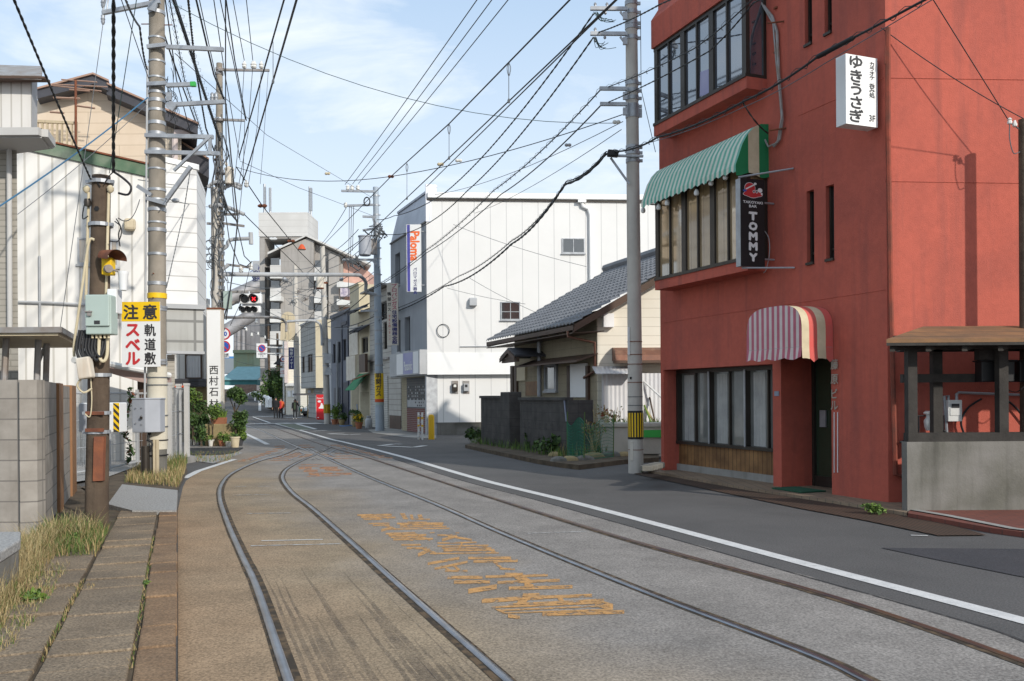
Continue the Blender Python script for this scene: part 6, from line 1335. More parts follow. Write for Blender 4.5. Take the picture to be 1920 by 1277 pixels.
p = gnd(20, 1160); k = MB(); pl4 = [at(39, 1005, 6.75), at(38, 1016, 6.35), at(-60, 1050, 5.2), at(-90, 1000, 6.75)]; pl4 = [V((q.x, q.y, 0)) for q in pl4]; cm = sum(pl4, V())/4; zc_ = at(38, 1006, 6.5).z; k.ext([cm.lerp(q, .93) for q in pl4], Z*(zc_-.075)); o = k.build('stone_pillar', 'old_concrete', None, loc=V((p.x, 6.1, 0)), label='low square stone pillar with a flat cap at the lower left corner', cat='pillar', bevel=.01)
k = MB(); k.ext([q+Z*(zc_-.074) for q in pl4], Z*.074); k.build('cap', 'gravel', o, bevel=.012)
# white corrugated building
PW = at(200, 700, 19.6); WC = Fr(V((PW.x, PW.y, 0)), V((.9, .43, 0)), True)
cw = thing('white_corrugated_building', 'large white corrugated metal building with a green roof edge behind the poles', 'building', V((PW.x, PW.y, 0)))
sL, sR, s310, s370 = WC.sz(-70, 500)[0], WC.sz(300, 500)[0], WC.sz(300, 500)[0], WC.sz(369, 500)[0]
zA, zB = WC.sz(85, 288)[1], WC.sz(280, 331)[1]; slope = (zB-zA)/(WC.sz(280, 400)[0]-WC.sz(85, 400)[0]); zl_ = lambda s: zA+(s-WC.sz(85, 400)[0])*slope
hw_ = [WC.rect(145, 446, 172, 496), WC.rect(206, 449, 222, 500)]
k = MB(); z9 = min(zl_(sR), zl_(sL)); k.wall(WC.P, WC.d, WC.n, sL, sR, 0, zB-.2, [(*h, .08) for h in hw_]); k.face((WC.p(sL, zB-.2), WC.p(sR, zB-.2), WC.p(sR, zl_(sR)), WC.p(sL, zl_(sL)))); k.build('corrugated_wall', 'white_corr', cw)
for h in hw_: window(WC, h, cw, 'pale_grey', 'glass_warm', -.03, .04, (), 'window', True)
k = MB(); 
for s0_, s1_ in ((sL, sR),): k.ext([WC.p(s0_, zl_(s0_)-.02, .06), WC.p(s1_, zl_(s1_)-.02, .06), WC.p(s1_, zl_(s1_)+.24, .06), WC.p(s0_, zl_(s0_)+.24, .06)], WC.n*-.3)
k.build('green_fascia', 'green_fascia', cw); k = MB(); k.ext([WC.p(sL, zl_(sL)+.245, .1), WC.p(sR, zl_(sR)+.245, .1), WC.p(sR, zl_(sR)+.28, .1), WC.p(sL, zl_(sL)+.28, .1)], WC.n*-6); k.build('roof_edge', 'rust', cw)
zS = WC.sz(340, 318)[1]; zT = WC.sz(345, 578)[1]
k = MB(); q = lambda s, z, o=0: WC.p(s, z, o); k.face((q(s310, zT, .1), q(s370, zT, .1), q(s370, zS, .1), q(s310, zS+.12, .1))); k.face((q(s370, zT, .1), q(s370, zT, .1)+V((-.25, 1, 0))*2.2, q(s370, zS, .1)+V((-.25, 1, 0))*2.2, q(s370, zS, .1))); k.face((q(s310, 0, .1), q(s310, zS, .1), q(s310, zS, -.2), q(s310, 0, -.2))); k.build('lap_wall', 'white_lap', cw)
k = MB(); k.ext([q(s310, zS+.12, .13), q(s370+.05, zS, .13), q(s370+.05, zS+.12, .13), q(s310, zS+.24, .13)], WC.n*-4); k.build('cornice', 'white_plain', cw)
zT0 = WC.sz(345, 660)[1]; s385 = WC.sz(381, 620, .35)[0]
k = MB(); WC.box(k, (s310+.1, s385, zT0, zT-.05), .08, .38); k.build('tiled_band', 'tile_wall', cw); k = MB(); WC.box(k, (s310, s385+.05, zT-.05, zT+.05), .05, .45); WC.box(k, (s310+.1, s385+.02, zT0-.06, zT0-.002), .05, .42); k.build('band_trim', 'pale_grey', cw)
k = MB(); WC.box(k, (WC.sz(313, 700)[0], WC.sz(327, 700)[0], 0, zT0-.07), .0, .1); k.build('tiled_pier', 'brick_grey', cw)
k = MB(); k.box(WC.p((sL+s310)/2, 2.2, -3.2), (s310-sL-.3, 6, 4.4), (WC.d, WC.n, Z)); k.build('building_core', 'white_plain', cw)
k = MB(); WC.box(k, WC.rect(232, 412, 254, 434), 0, .22); k.build('vent_hood', 'board_beige', cw, bevel=.06)
k = MB(); k.tube([WC.px(34, 566, .05), WC.px(100, 568, .05), WC.px(160, 571.5, .05)], .03, 6); k.tube([WC.px(74, 480, .05), WC.px(75, 620, .05)], .025, 6); k.build('wall_pipe', 'pale_grey', cw)
# rear part with the doorway behind the pots
p = at(350, 760, 29.6); rb = Fr(V((p.x, p.y, 0)), X, True); rp = thing('rear_cream_annex', 'cream annex with a corrugated awning behind the potted plants', 'annex', V((p.x, p.y, 0)))
k = MB(); a_, c_ = rb.sz(322, 700)[0], rb.sz(390, 700)[0]; rb.box(k, (a_, c_, -.1, rb.sz(350, 560)[1]), -.25, 0); k.build('wall', 'white_corr', rp)
k = MB(); rb.box(k, (rb.sz(330, 700)[0], c_, rb.sz(350, 725)[1], rb.sz(350, 711)[1]), 0, .9); k.build('corrugated_awning', 'roof_dark', rp); k = MB(); rb.box(k, (rb.sz(329, 700)[0], rb.sz(372, 700)[0], rb.sz(350, 727)[1], rb.sz(350, 723)[1]), .85, .95); k.build('orange_edge', 'red_orange', rp)
k = MB(); rb.box(k, (rb.sz(330, 700)[0], c_, -.1, rb.sz(350, 726)[1]), -.02, .03); k.build('lower_wall', 'stone_tan', rp); window(rb, rb.rect(348, 664, 379, 710), rp, 'brown_trim', 'white_ribs', .02, .04, ())
# sloped fascia pieces right of the corrugated building
# upper cream house
BK_ = V((-1.75, 4.6, 0)); YU = 27.5; up = thing('cream_gabled_house', 'tall cream sided house with a dark gabled roof rising behind the white building', 'house', at(220, 330, YU)); g = lambda x, y, dy=0: at(x, y, YU+dy)
k = MB(); k.ext([g(66, 420), g(66, 190), g(172, 142), g(189, 150), g(189, 420)], BK_); k.ext([g(189, 420), g(189, 160), g(276, 205), g(276, 420)], BK_*.95); k.build('siding_wall', 'cream_siding', up)
k = MB(); k.ext([g(276, 420, .01), g(276, 205, .01), g(340, 236, .01), g(340, 420, .01)], BK_*.9); k.build('tiled_wall', 'beige_tile', up)
k = MB()
def slab(x0, y0, x1, y1, w_, dy0=-.55, dep=5.5): k.ext([g(x0, y0, dy0), g(x1, y1, dy0), g(x1, y1+w_, dy0), g(x0, y0+w_, dy0)], BK_*(dep/5))
slab(70, 166, 174, 139, 19); slab(174, 139, 203, 152, 18); slab(200, 157, 371, 232, 20, -.5); slab(340, 268, 392, 300, 34, .6, 4); k.build('roof', 'fascia_dark', up)
k = MB()
def strip(x0, y0, x1, y1, w_, dy=-.62, dep=.35): k.ext([g(x0, y0, dy), g(x1, y1, dy), g(x1, y1+w_, dy), g(x0, y0+w_, dy)], BK_*(dep/5))
strip(69, 163.5, 174, 135.5, 3.4); strip(174, 135.5, 204, 149, 3.4); strip(200, 154, 372, 229, 3.4, -.58); strip(340, 264, 392, 296, 3, .5); k.build('ridge_edge', 'ridge_pink', up)
k = MB(); k.tube([g(368, 248, -.2), g(330, 248, -.2), g(328, 255, -.2), g(328, 330, -.2)], .09, 8); k.build('downpipe', 'aw_pale', up, True)
k = MB(); zt_ = g(100, 228, -1.5).z; 
for i in range(9): x_ = 68+i*9.2; k.ext([g(x_, 228, -1.5), g(x_+3, 228, -1.5), g(x_+3, 300, -1.5), g(x_, 300, -1.5)], Y_*.05)
k.ext([g(65, 224, -1.52), g(144, 228, -1.52), g(144, 232.5, -1.52), g(65, 229, -1.52)], Y_*.08); k.build('balcony_rail', 'board_beige', up)
an = thing('tv_antenna', 'rooftop television antenna with red rods before the cream gabled house', 'antenna', g(142, 300, -1.6)); k = MB(); k.tube([g(142, 300, -1.6), g(142, 150, -1.6)], .035, 6); k.build('mast', 'rust', an)
k = MB()
for x0, y0, x1, y1 in ((98, 158, 201, 163), (115, 149, 182, 154), (95, 160, 190, 171), (130, 168, 168, 171)): k.tube([g(x0, y0, -1.6), g(x1, y1, -1.6)], .02, 4)
for x0, y0, x1, y1 in ((100, 183, 150, 185), (142, 198, 178, 203), (94, 210, 120, 212)): k.tube([g(x0, y0, -1.6), g(x1, y1, -1.6)], .03, 4)
k.build('antenna_rod', 'ridge_pink', an)
# small grey-roofed house top left
YG = 23; sg_ = thing('small_white_house', 'small white ribbed upper storey with a flat grey roof at the top left', 'house', at(30, 300, YG)); g = lambda x, y, dy=0: at(x, y, YG+dy)
k = MB(); k.ext([g(-80, 400), g(-80, 140), g(59, 140), g(59, 400)], V((-2.2, 4, 0))); k.build('wall', 'white_corr', sg_); k = MB(); k.ext([g(59.5, 400), g(59.5, 150), g(70, 152, .4), g(70, 400, .4)], V((-.3, .3, 0))); k.build('recessed_wall', 'pale_grey', sg_)
k = MB(); k.ext([g(-80, 138, -.4), g(78, 142, -.4), g(80, 124, 1.6), g(-80, 119, 1.6)], Z*-.1); k.build('roof', 'galv_old', sg_); k = MB(); k.ext([g(-80, 140, -.42), g(83, 143, -.42), g(83, 147, -.42), g(-80, 146, -.42)], Y_*.3); k.build('roof_edge', 'brown_trim', sg_)
# carport
cp = thing('carport', 'carport with a white beam and a pinkish curved underside behind the wooden pole', 'carport', at(266, 780, 18)); g = at
k = MB(); 
k.ext([g(150, 676, 16.5), g(318, 707, 18.6), g(318, 718, 19.5), g(205, 690, 19.0)], Z*-.04); k.build('canopy', 'pink_soffit', cp)
k = MB(); k.ext([g(200, 682, 17.2), g(318, 708, 18.5), g(318, 726, 18.6), g(262, 716, 18.0), g(200, 698, 17.4)], Y_*.1); k.build('curved_panel', 'pink_soffit', cp)
k = MB(); k.tube([g(138, 675, 16.3), g(200, 682, 17.1), g(318, 704, 18.45)], .06, 8); k.build('beam', 'pipe_white', cp, True); k = MB(); p = g(267, 760, 18.4); k.box((p.x, p.y, 1.0), (.14, .14, 2.0)); k.build('post', 'brown_trim', cp)
# mesh fence of the yard
fn = thing('mesh_fence', 'light grey wire mesh fence of the yard behind the two poles', 'fence', gnd(222, 884)); fp = [at(100, 880, 15.0), at(140, 880, 15.6), at(204, 880, 16.7), at(258, 876, 18.2), at(318, 872, 19.0)]
for p in fp: p.z = .04
k = MB(); k2 = MB(); fh = 1.45
for A, B in zip(fp, fp[1:]):
    for z_ in (.06, fh): k2.tube([A+Z*z_, B+Z*z_], .022, 6)
    n_ = int((B-A).length/.055)
    for i in range(n_): q_ = A.lerp(B, i/n_); k.tube([q_+Z*.06, q_+Z*fh], .003, 3)
    for i in range(1, 9): k.tube([A+Z*(fh*i/9), B+Z*(fh*i/9)], .003 if i % 3 else .008, 3)
k.build('wire_mesh', 'pale_grey', fn); k2.build('rail', 'pale_grey', fn)
for p in fp: k = MB(); k.box(p+Z*.75, (.055, .055, 1.55)); k.build('post', 'pale_grey', fn)
f2 = thing('fence_end', 'short return of grey fence posts on a concrete kerb right of the concrete pole', 'fence', gnd(340, 868)); A = [at(318, 866, 18.2), at(336, 860, 20.0), at(351, 868, 19.3)]
for p in A: p.z = .1
k = MB(); 
for P_, Q_ in ((A[0], A[1]), (A[1], A[2])):
    for z_ in (.5, 1.0, 1.5): k.tube([P_+Z*z_, Q_+Z*z_], .008, 4)
    for i in range(18): q_ = P_.lerp(Q_, i/18); k.tube([q_, q_+Z*1.5], .003, 3)
k.build('wire_mesh', 'pale_grey', f2)
for p in A: k = MB(); k.box(p+Z*.78, (.09, .09, 1.56)); k.box(p+Z*1.58, (.11, .11, .05)); k.build('post', 'soffit', f2)
k = MB(); k.ext([V((A[0].x-.15, A[0].y-.15, -.05)), V((A[2].x+.12, A[2].y-.25, -.05)), V((A[2].x+.15, A[2].y+.1, -.05)), V((A[1].x, A[1].y+.3, -.05)), V((A[0].x-.15, A[0].y+.2, -.05))], Z*.18); k.build('kerb', 'concrete', f2)
iv = thing('ivy', 'thin ivy strand climbing the mesh fence between the two poles', 'climbing plant', at(236, 880, 17.0)); k = MB()
for i in range(60): t_ = random.random(); k.leaves(at(238+8*sin(t_*9), 870-t_*140, 17.35), .07, 3, .05, 0, nm=3)
k.build('foliage', ['leaf_dark', 'leaf', 'rust'], iv); k = MB(); k.tube([at(238+8*sin(t_/12*9), 870-t_/12*140, 17.38) for t_ in range(13)], .008, 4); k.build('vine', 'bark', iv)
# ---------------------------------------------------------------- pillar sign and pots
YP = 27.4; p0 = at(388, 775, YP); p1 = at(414, 580, YP); zg_ = gz(YP)
ps = thing('pillar_sign', 'tall weathered white pillar sign with dark characters among the potted plants', 'sign', V(((p0.x+p1.x)/2, YP, zg_))); wS = p1.x-p0.x
k = MB(); k.box(((p0.x+p1.x)/2, YP+.15, (zg_+p1.z)/2), (wS, .3, p1.z-zg_)); k.build('sign_case', 'sign_old', ps, bevel=.01); k = MB(); k.box(((p0.x+p1.x)/2, YP+.15, p1.z+.03), (wS+.03, .33, .05)); k.build('rusty_cap', 'rust', ps)
k = MB(); k.box(((p0.x+p1.x)/2, YP-.003, (p1.z+at(400, 775, YP).z)/2), (wS-.04, .004, p1.z-at(400, 775, YP).z-.06)); k.build('sign_face', 'white_plain', ps)
k = MB(); 
for ch, y_ in zip('西村石材', (694, 714, 735, 757)): text(k, ch, at(401, y_, YP)-Y_*.006, X, Z, .30, 0, .01)
k.build('lettering', 'ink', ps)
def pot(x, y, r_, hh, m_, label, fol=None, fr=.2, fh=.3, n_=160, sz=.04):
    p = gnd(x, y); o = thing('potted_plant', label, 'potted plant', p); k = MB(); k.lathe(p, [(r_*.72, 0), (r_*.95, hh*.86), (r_*1.08, hh*.87), (r_*1.08, hh), (r_*.95, hh)], 14); k.build('pot', m_, o, True)
    k = MB(); k.lathe(p, [(r_*.94, hh*.88), (r_*.9, hh*.93)], 12); k.build('earth', 'soil', o)
    if fol: k = MB(); k.leaves(p+Z*(hh+fh*.7), (fr, fr, fh), n_, sz, 0, nm=len(fol)); k.build('foliage', list(fol), o); k = MB(); k.tube([p+Z*hh*.8, p+Z*(hh+fh*.8)], .012, 5); k.build('stem', 'bark', o)
LG = ('leaf', 'leaf_light'); LD = ('leaf_dark', 'leaf')
pot(384, 836, .11, .25, 'pot_green', 'small plant in a dark green pot in the front row', LD, .22, .3, 240); pot(396, 837, .09, .2, 'pot_white', 'short plant in a white pot next to the dark green pot', LG, .12, .1, 80)
pot(405.5, 836, .085, .2, 'pot_dark', 'plant in a black pot between the white and the terracotta pot', LD, .12, .12, 80); pot(415.5, 837, .09, .17, 'terracotta', 'leafy plant in a small terracotta pot in the front row', LG, .17, .18, 160)
pot(428, 837.5, .09, .16, 'pot_white', 'bright leafy plant in a low white pot beside the large cream pot', LG, .16, .16, 150); pot(441, 839, .135, .31, 'aw_cream', 'large tall cream pot at the end of the front row', LD, .1, .05, 40); pot(451, 836, .08, .2, 'pot_dark', 'black pot tucked behind the large cream pot', LD, .12, .1, 60)
pot(356, 834, .085, .16, 'pot_white', 'leftmost white pot in front of the dark shrubs', LD, .14, .2, 100); pot(365.5, 834.5, .085, .16, 'porcelain', 'second white pot from the left beside the dark leaves', LD, .2, .35, 240)
p = at(409, 826, 26.75); p.z = gz(p.y); o = thing('stone_block', 'tan stone block carrying the long terracotta planter', 'stone block', p); zb_ = at(409, 795, p.y).z; wB = 50/F*p.y; k = MB(); k.box((p.x, p.y+.25, (p.z+zb_)/2), (wB, .5, zb_-p.z)); k.build('block', 'stone_tan', o, bevel=.02)
o = thing('planter', 'long terracotta planter with spiky leaves on the stone block', 'planter', V((p.x, p.y+.2, zb_))); k = MB(); x0, x1 = at(394, 790, p.y).x, at(421, 790, p.y).x; zt_ = at(409, 783, p.y).z; k.ext([V((x0+.03, p.y+.05, zb_)), V((x1-.03, p.y+.05, zb_)), V((x1, p.y, zt_)), V((x0, p.y, zt_))], Y_*.25); k.build('trough', 'terracotta', o)
k = MB()
for _ in range(140):
    b_ = V((random.uniform(x0+.02, x1-.02), p.y+random.uniform(.04, .2), zt_)); t_ = b_+V((random.uniform(-.18, .22), random.uniform(-.12, .1), random.uniform(.12, .34))); m_ = b_.lerp(t_, .5)+Z*.05; k.face((b_-X*.01, b_+X*.01, m_+X*.008, m_-X*.008), random.randrange(2)); k.face((m_-X*.008, m_+X*.008, t_))
k.build('foliage', list(LG), o)
YT = 26.7; p = at(444, 835, YT); p.z = gz(YT); o = thing('clipped_tree', 'small clipped evergreen with a round crown right of the white pillar sign', 'tree', p)
k = MB(); k.leaves(at(442, 740, YT), (.38, .34, .33), 1500, .05, 0, nm=2); k.leaves(at(446, 783, YT), (.30, .28, .30), 900, .05, 0, nm=2); k.leaves(at(448, 812, YT), (.24, .2, .26), 700, .05, 1, nm=2); k.build('crown', ['leaf_dark', 'leaf', 'leaf_light'], o)
k = MB(); tz = lambda x, y: at(x, y, YT); k.tube([p, tz(441, 790), tz(440, 755)], [.035, .03, .015], 6); k.tube([tz(441, 775), tz(450, 757), tz(455, 748)], [.02, .015, .01], 5); k.tube([tz(441, 775), tz(436, 760), tz(430, 745)], [.02, .015, .01], 5); k.build('trunk', 'bark', o, True)
for i, (x, y, rr, nn_, fm, lab) in enumerate(((372, 776, (.36, .3, .38), 1500, LD, 'dark leafy shrub left of the pillar sign'), (362, 742, (.28, .25, .26), 420, ('leaf_light', 'leaf'), 'loose light shrub reaching up to the corrugated awning'), (378, 812, (.22, .2, .3), 500, ('leaf_dark', 'leaf'), 'broad dark leaves behind the green pot'), (398, 770, (.25, .2, .3), 500, LG, 'sparse shrub in front of the pillar sign'))):
    c = at(x, y, 27.3 if i < 2 else 26.5); p = V((c.x, c.y, gz(c.y))); bush('shrub', lab, p, rr, nn_, .05, fm, .015, 'shrub', c.z-p.z)
k = MB(); k.ext([gnd(x, y, .03) for x, y in ((350, 840), (456, 839), (440, 848), (420, 851), (352, 853))], Z*-.025); o = k.build('black_mat', 'rubber', None, loc=gnd(400, 845), label='black mat on the ground under the front row of pots', cat='mat')
# ---------------------------------------------------------------- weeds
k = MB(); W_ = NK; ks = lambda s, w_: k0+DK*s+NK*w_
def weeds(sA, sB, wA_, wB_, n_, h_, mi, wd=.004, dz=.06): plants(k, (ks(sA, wA_), ks(sB, wA_), ks(sB, wB_), ks(sA, wB_)), n_, h_, wd, mi, dz, 1.3)
weeds(1.5, 5.0, .96, 1.40, 5200, .13, (0, 0, 1, 2), .003); weeds(1.8, 4.8, 1.02, 1.32, 2400, .24, (0, 2, 2, 0), .002); weeds(1.0, 3.6, .80, 1.02, 1300, .07, (0, 2, 1), .003); weeds(-1, 1.4, 1.02, 1.3, 1500, .10, (0, 2, 0), .003); weeds(4.0, 5.6, .65, 1.3, 2400, .15, (1, 1, 0)); weeds(4.6, 5.4, .75, 1.15, 900, .24, (1, 0, 2))
weeds(.5, 5.0, .205, .225, 260, .035, (0, 1), .003); weeds(.8, 3, .63, .66, 260, .04, (0, 0, 1), .003); weeds(2.6, 2.75, .55, .9, 90, .03, (0, 2), .003); weeds(1.0, 1.2, .85, 1.05, 90, .04, (0, 2), .003)
plants(k, gp([(232, 908), (335, 918), (350, 880), (262, 880)]), 2400, .17, .005, (0, 0, 2, 1), .03, .7); plants(k, gp([(296, 893), (345, 888), (352, 870), (310, 866)]), 800, .25, .006, (0, 1, 1), .03, .6)
plants(k, gp([(352, 868), (430, 866), (452, 848), (352, 850)]), 500, .07, .006, (0, 1), .01, .7); plants(k, gp([(1195, 890), (1240, 886), (1240, 880), (1200, 880)]), 120, .08, .006, (1,), .03)
k.build('dry_weeds', ['grass_dry', 'grass_green', 'grass_straw'], kind='stuff', label='dry straw coloured weeds along the left pavement', cat='weeds')
for i, (s_, w_, r_, lab) in enumerate(((4.75, .92, .12, 'broad leaved green weed beside the foot of the wooden pole'), (4.2, 1.28, .14, 'green leafy weed at the foot of the pale block wall'), (2.3, .88, .08, 'small leafy weed at the edge of the pavement slabs'), (2.65, .215, .035, 'tiny green weed growing out of the kerb joint'))):
    p = ks(s_, w_); p.z = .06; k = MB(); k.leaves(p+Z*r_*.5, (r_, r_, r_*.6), 150, r_*.3, 0, nm=2); k.build('broadleaf_weed', ['leaf', 'leaf_light'], None, loc=p, label=lab, cat='weed')
p = gnd(1635, 958, .05); k = MB(); k.leaves(p+Z*.03, (.16, .1, .06), 260, .025, 0, nm=2); k.build('weed_tuft', ['leaf', 'leaf_light'], None, loc=p, label='small green weed tuft at the kerb before the red building corner', cat='weed')
# ---------------------------------------------------------------- poles
def band(mb, P, z, r, h=.05, t=.012): mb.lathe(V((P.x, P.y, z)), [(r+t, -h/2), (r+t, h/2)], 16)
def rad(P, b_, z): return b_[0]+(b_[1]-b_[0])*z/b_[2]
# left concrete pole
pA = gnd(295, 893, .03); YA_ = pA.y; PA = (.160, .125, 9.5)
zq = lambda px, py, Y=YA_: at(px, py, Y).z
LA = thing('concrete_pole', 'thick weathered concrete utility pole behind the yellow caution sign', 'utility pole', pA)
rA = lambda z: rad(pA, PA, z); ctr = lambda z: V((pA.x+(at(294, 0, YA_).x-pA.x)*z/zq(294, 0), pA.y, z))
z1, z2, z3 = zq(295, 842), zq(295, 687), 9.5
k = MB(); k.cyl(ctr(z2), ctr(z3), rA(z2), rA(z3), 20); k.build('shaft', 'pole_concrete', LA, True)
k = MB(); k.cyl(ctr(z1), ctr(z2-.002), rA(z1)+.012, rA(z2)+.012, 20); k.build('pale_sleeve', 'pole_white', LA, True); k = MB(); k.cyl(ctr(0), ctr(z1-.002), rA(0), rA(z1), 20); k.build('base_shaft', 'old_concrete', LA, True)
for py in (25, 73, 117, 147, 175, 190, 208, 232, 252, 283, 318, 357, 375, 394, 418, 432, 477, 532, 580, 676):
    k = MB(); z = zq(293, py); band(k, ctr(z), z, rA(z), random.choice((.03, .045, .06))); k.build('steel_band', 'galv', LA, True)
for py in (708, 722, 779, 800, 825, 853): k = MB(); z = zq(293, py); band(k, ctr(z), z, rA(z)+.012, .02); k.build('tie_wire', 'wire_grey' if py < 820 else 'rubber', LA, True)
k = MB(); z = zq(303, 555); band(k, ctr(z), z, rA(z), .09, .014); k.build('yellow_tag', 'sign_yellow', LA, True)
k = MB(); 
for py, s_ in ((45, -1), (47, 1), (515, 0), (560, 0)): z = zq(293, py); k.tube([ctr(z)+X*s_*rA(z)-Y_*(0 if s_ else rA(z)), ctr(z)+X*s_*(rA(z)+.14)-Y_*(0 if s_ else rA(z)+.04)], .009, 6)
k.build('step_bolt', 'rust', LA)
def arm(mb, x0, y0, x1, y1, Y, h=.065, dpt=.065, Y2=None):
    a, c = at(x0, y0, Y), at(x1, y1, Y2 or Y); ax = (c-a).normalized(); up_ = (Z-ax*ax.dot(Z)).normalized(); mb.box((a+c)/2, ((c-a).length, dpt, h), (ax, up_.cross(ax), up_))
k = MB()
for a in ((193, 24, 300, 3), (312, 88, 419, 93), (312, 160, 367, 158), (312, 197, 421, 191), (272, 254, 400, 257), (272, 285, 412, 288), (310, 378, 358, 312), (258, 349, 284, 366), (276, 88, 312, 84), (276, 158, 312, 156), (276, 372, 312, 382)): arm(k, *a, YA_-.18)
arm(k, 326, 320, 395, 255, YA_-.22, .045, .045); arm(k, 394, 257, 394, 290, YA_-.2, .05, .05); arm(k, 318, 205, 326, 192, YA_-.2, .14, .05); arm(k, 312, 182, 322, 182, YA_-.2, .15, .05); arm(k, 284, 20, 288, 5, YA_-.2, .14, .05)
k.build('cross_arm', 'galv', LA)
k = MB(); arm(k, 358, 158.2, 367, 158, YA_-.19, .075, .075); k.build('green_end_cap', 'bright_green', LA)
k = MB(); k.tube([ctr(zq(286, 130))+V((-.1, -.16, 0)), ctr(zq(286, 400))+V((-.13, -.15, 0)), ctr(z2)+V((-.16, -.13, 0)), ctr(zq(280, 800))+V((-.18, -.1, 0))], .018, 8); k.build('conduit', 'pale_grey', LA, True)
k = MB()
for _ in range(14):
    x, y = 312+random.uniform(-4, 14), random.uniform(100, 210); a = at(x, y, YA_-.1); k.tube(smooth_line([a, a+V((random.uniform(-.06, .12), -.05, -.1)), a+V((random.uniform(-.05, .12), 0, -.25)), a+V((random.uniform(-.08, .05), .03, -.45))], 4), .006, 4)
k.build('cable_tails', 'wire', LA)
k = MB()
for x, y in ((193, 5), (193, 36), (398, 183), (405, 183)): c = at(x, y, YA_-.18); k.lathe(c, [(.02, -.09), (.035, -.05), (.03, -.02), (.04, .0), (.03, .03), (.035, .06), (.012, .09)], 10)
k.build('insulator', 'galv', LA, True)
k = MB(); k.tube([at(198, 0, YA_-.18), at(192, 22, YA_-.18), at(194, 45, YA_-.18)], .015); k.tube([at(203, 0, YA_-.18), at(200, 22, YA_-.18)], .012); k.build('hanger_link', 'galv', LA)
k = MB(); p = ctr(.0)+V((-.11, -.24, 0)); k.cyl(p, p+Z*zq(280, 835), .075, .07, 12); k.build('base_conduit', 'bronze', LA, True); k = MB()
for dx in (.03, .085): k.box(ctr(.35)+V((dx, -.2, .02)), (.04, .03, .62))
k.build('wooden_batten', 'board_beige', LA)
# caution sign
Yc = YA_-.30; c = at(264.5, 627, Yc); wS = 72.5/F*Yc; hS = 122/F*Yc; cs = thing('caution_sign', 'yellow and white caution sign with black and red characters on the concrete pole', 'sign', at(264.5, 688, Yc))
k = MB(); k.box(c, (wS, .012, hS)); k.build('sign_plate', 'sign_white', cs, bevel=.003); k = MB(); hy = hS*.30; k.box(c+Z*(hS/2-hy/2)-Y_*.0075, (wS-.004, .003, hy)); k.build('yellow_field', 'sign_yellow', cs)
on = lambda u, v: c+X*(wS*(u-.5))+Z*(hS*(.5-v))-Y_*.0075
k = MB(); text(k, '注', on(.25, .155)-Y_*.002, X, Z, wS*.40, 0, .03); text(k, '意', on(.74, .155)-Y_*.002, X, Z, wS*.40, 0, .03)
for ch, v_ in zip('軌道敷', (.435, .655, .87)): text(k, ch, on(.74, v_), X, Z, wS*.33, 0, .022, .92)
k.build('black_lettering', 'ink', cs); k = MB()
for ch, v_ in zip('スベル', (.435, .66, .87)): text(k, ch, on(.29, v_), X, Z, wS*.40, 0, .04)
k.build('red_lettering', 'sign_red', cs); k = MB()
for v_ in (.06, .94): z = on(.5, v_).z; k.box(V((c.x+.06, Yc+.1, z)), (.5, .03, .04)); band(k, ctr(z), z, rA(z)+.01, .035)
k.build('bracket', 'galv', cs)
# grey cabinet on that pole
Yc = YA_-.36; gb = thing('grey_cabinet', 'grey steel cabinet with a padlock on the concrete pole below the sign', 'cabinet', at(272, 810, Yc)); x0, x1 = at(246, 780, Yc).x, at(297, 780, Yc).x; xm = at(274, 780, Yc).x; zt_, zb_ = zq(270, 749, Yc), zq(270, 811, Yc)
k = MB(); pl_ = [V((x0, Yc+.03, 0)), V((xm, Yc-.05, 0)), V((x1, Yc+.08, 0)), V((x1, Yc+.3, 0)), V((x0, Yc+.3, 0))]; k.ext([p+Z*zb_ for p in pl_], Z*(zt_-zb_)); k.build('box', 'box_grey', gb, bevel=.012)
k = MB(); k.ext([(p-V((sum(q.x for q in pl_)/5, sum(q.y for q in pl_)/5, 0)))*1.05+V((sum(q.x for q in pl_)/5, sum(q.y for q in pl_)/5, 0))+Z*zt_ for p in pl_], Z*.025); k.build('lid', 'box_grey', gb, bevel=.008)
k = MB(); a = V((xm-.06, Yc-.06, (zt_+zb_)/2-.03)); k.box(a, (.035, .03, .04)); k.tube([a+Z*.02+X*.012, a+Z*.045, a+Z*.02-X*.012], .004); k.build('padlock', 'bronze', gb)
k = MB(); 
for dx, dz_ in ((-.17, .14), (-.06, .14), (-.17, -.12), (-.06, -.14)): k.lathe(V((xm+dx, Yc-.045+(-dx-.06)*.2, (zt_+zb_)/2+dz_)), [(.012, -.005), (.012, .005)], 8, 0, (X, Z, -Y_))
k.build('bolt', 'galv', gb)
k = MB(); a = V((xm, Yc+.1, zb_)); k.tube(smooth_line([a, a-Z*.12+X*.0, a-Z*.2+X*.06, a-Z*.34+X*.02]), .018); k.tube(smooth_line([a+X*.04, a-Z*.1, a-Z*.15-X*.0, a-Z*.3+X*.04]), .012); k.build('cable', 'rubber', gb)
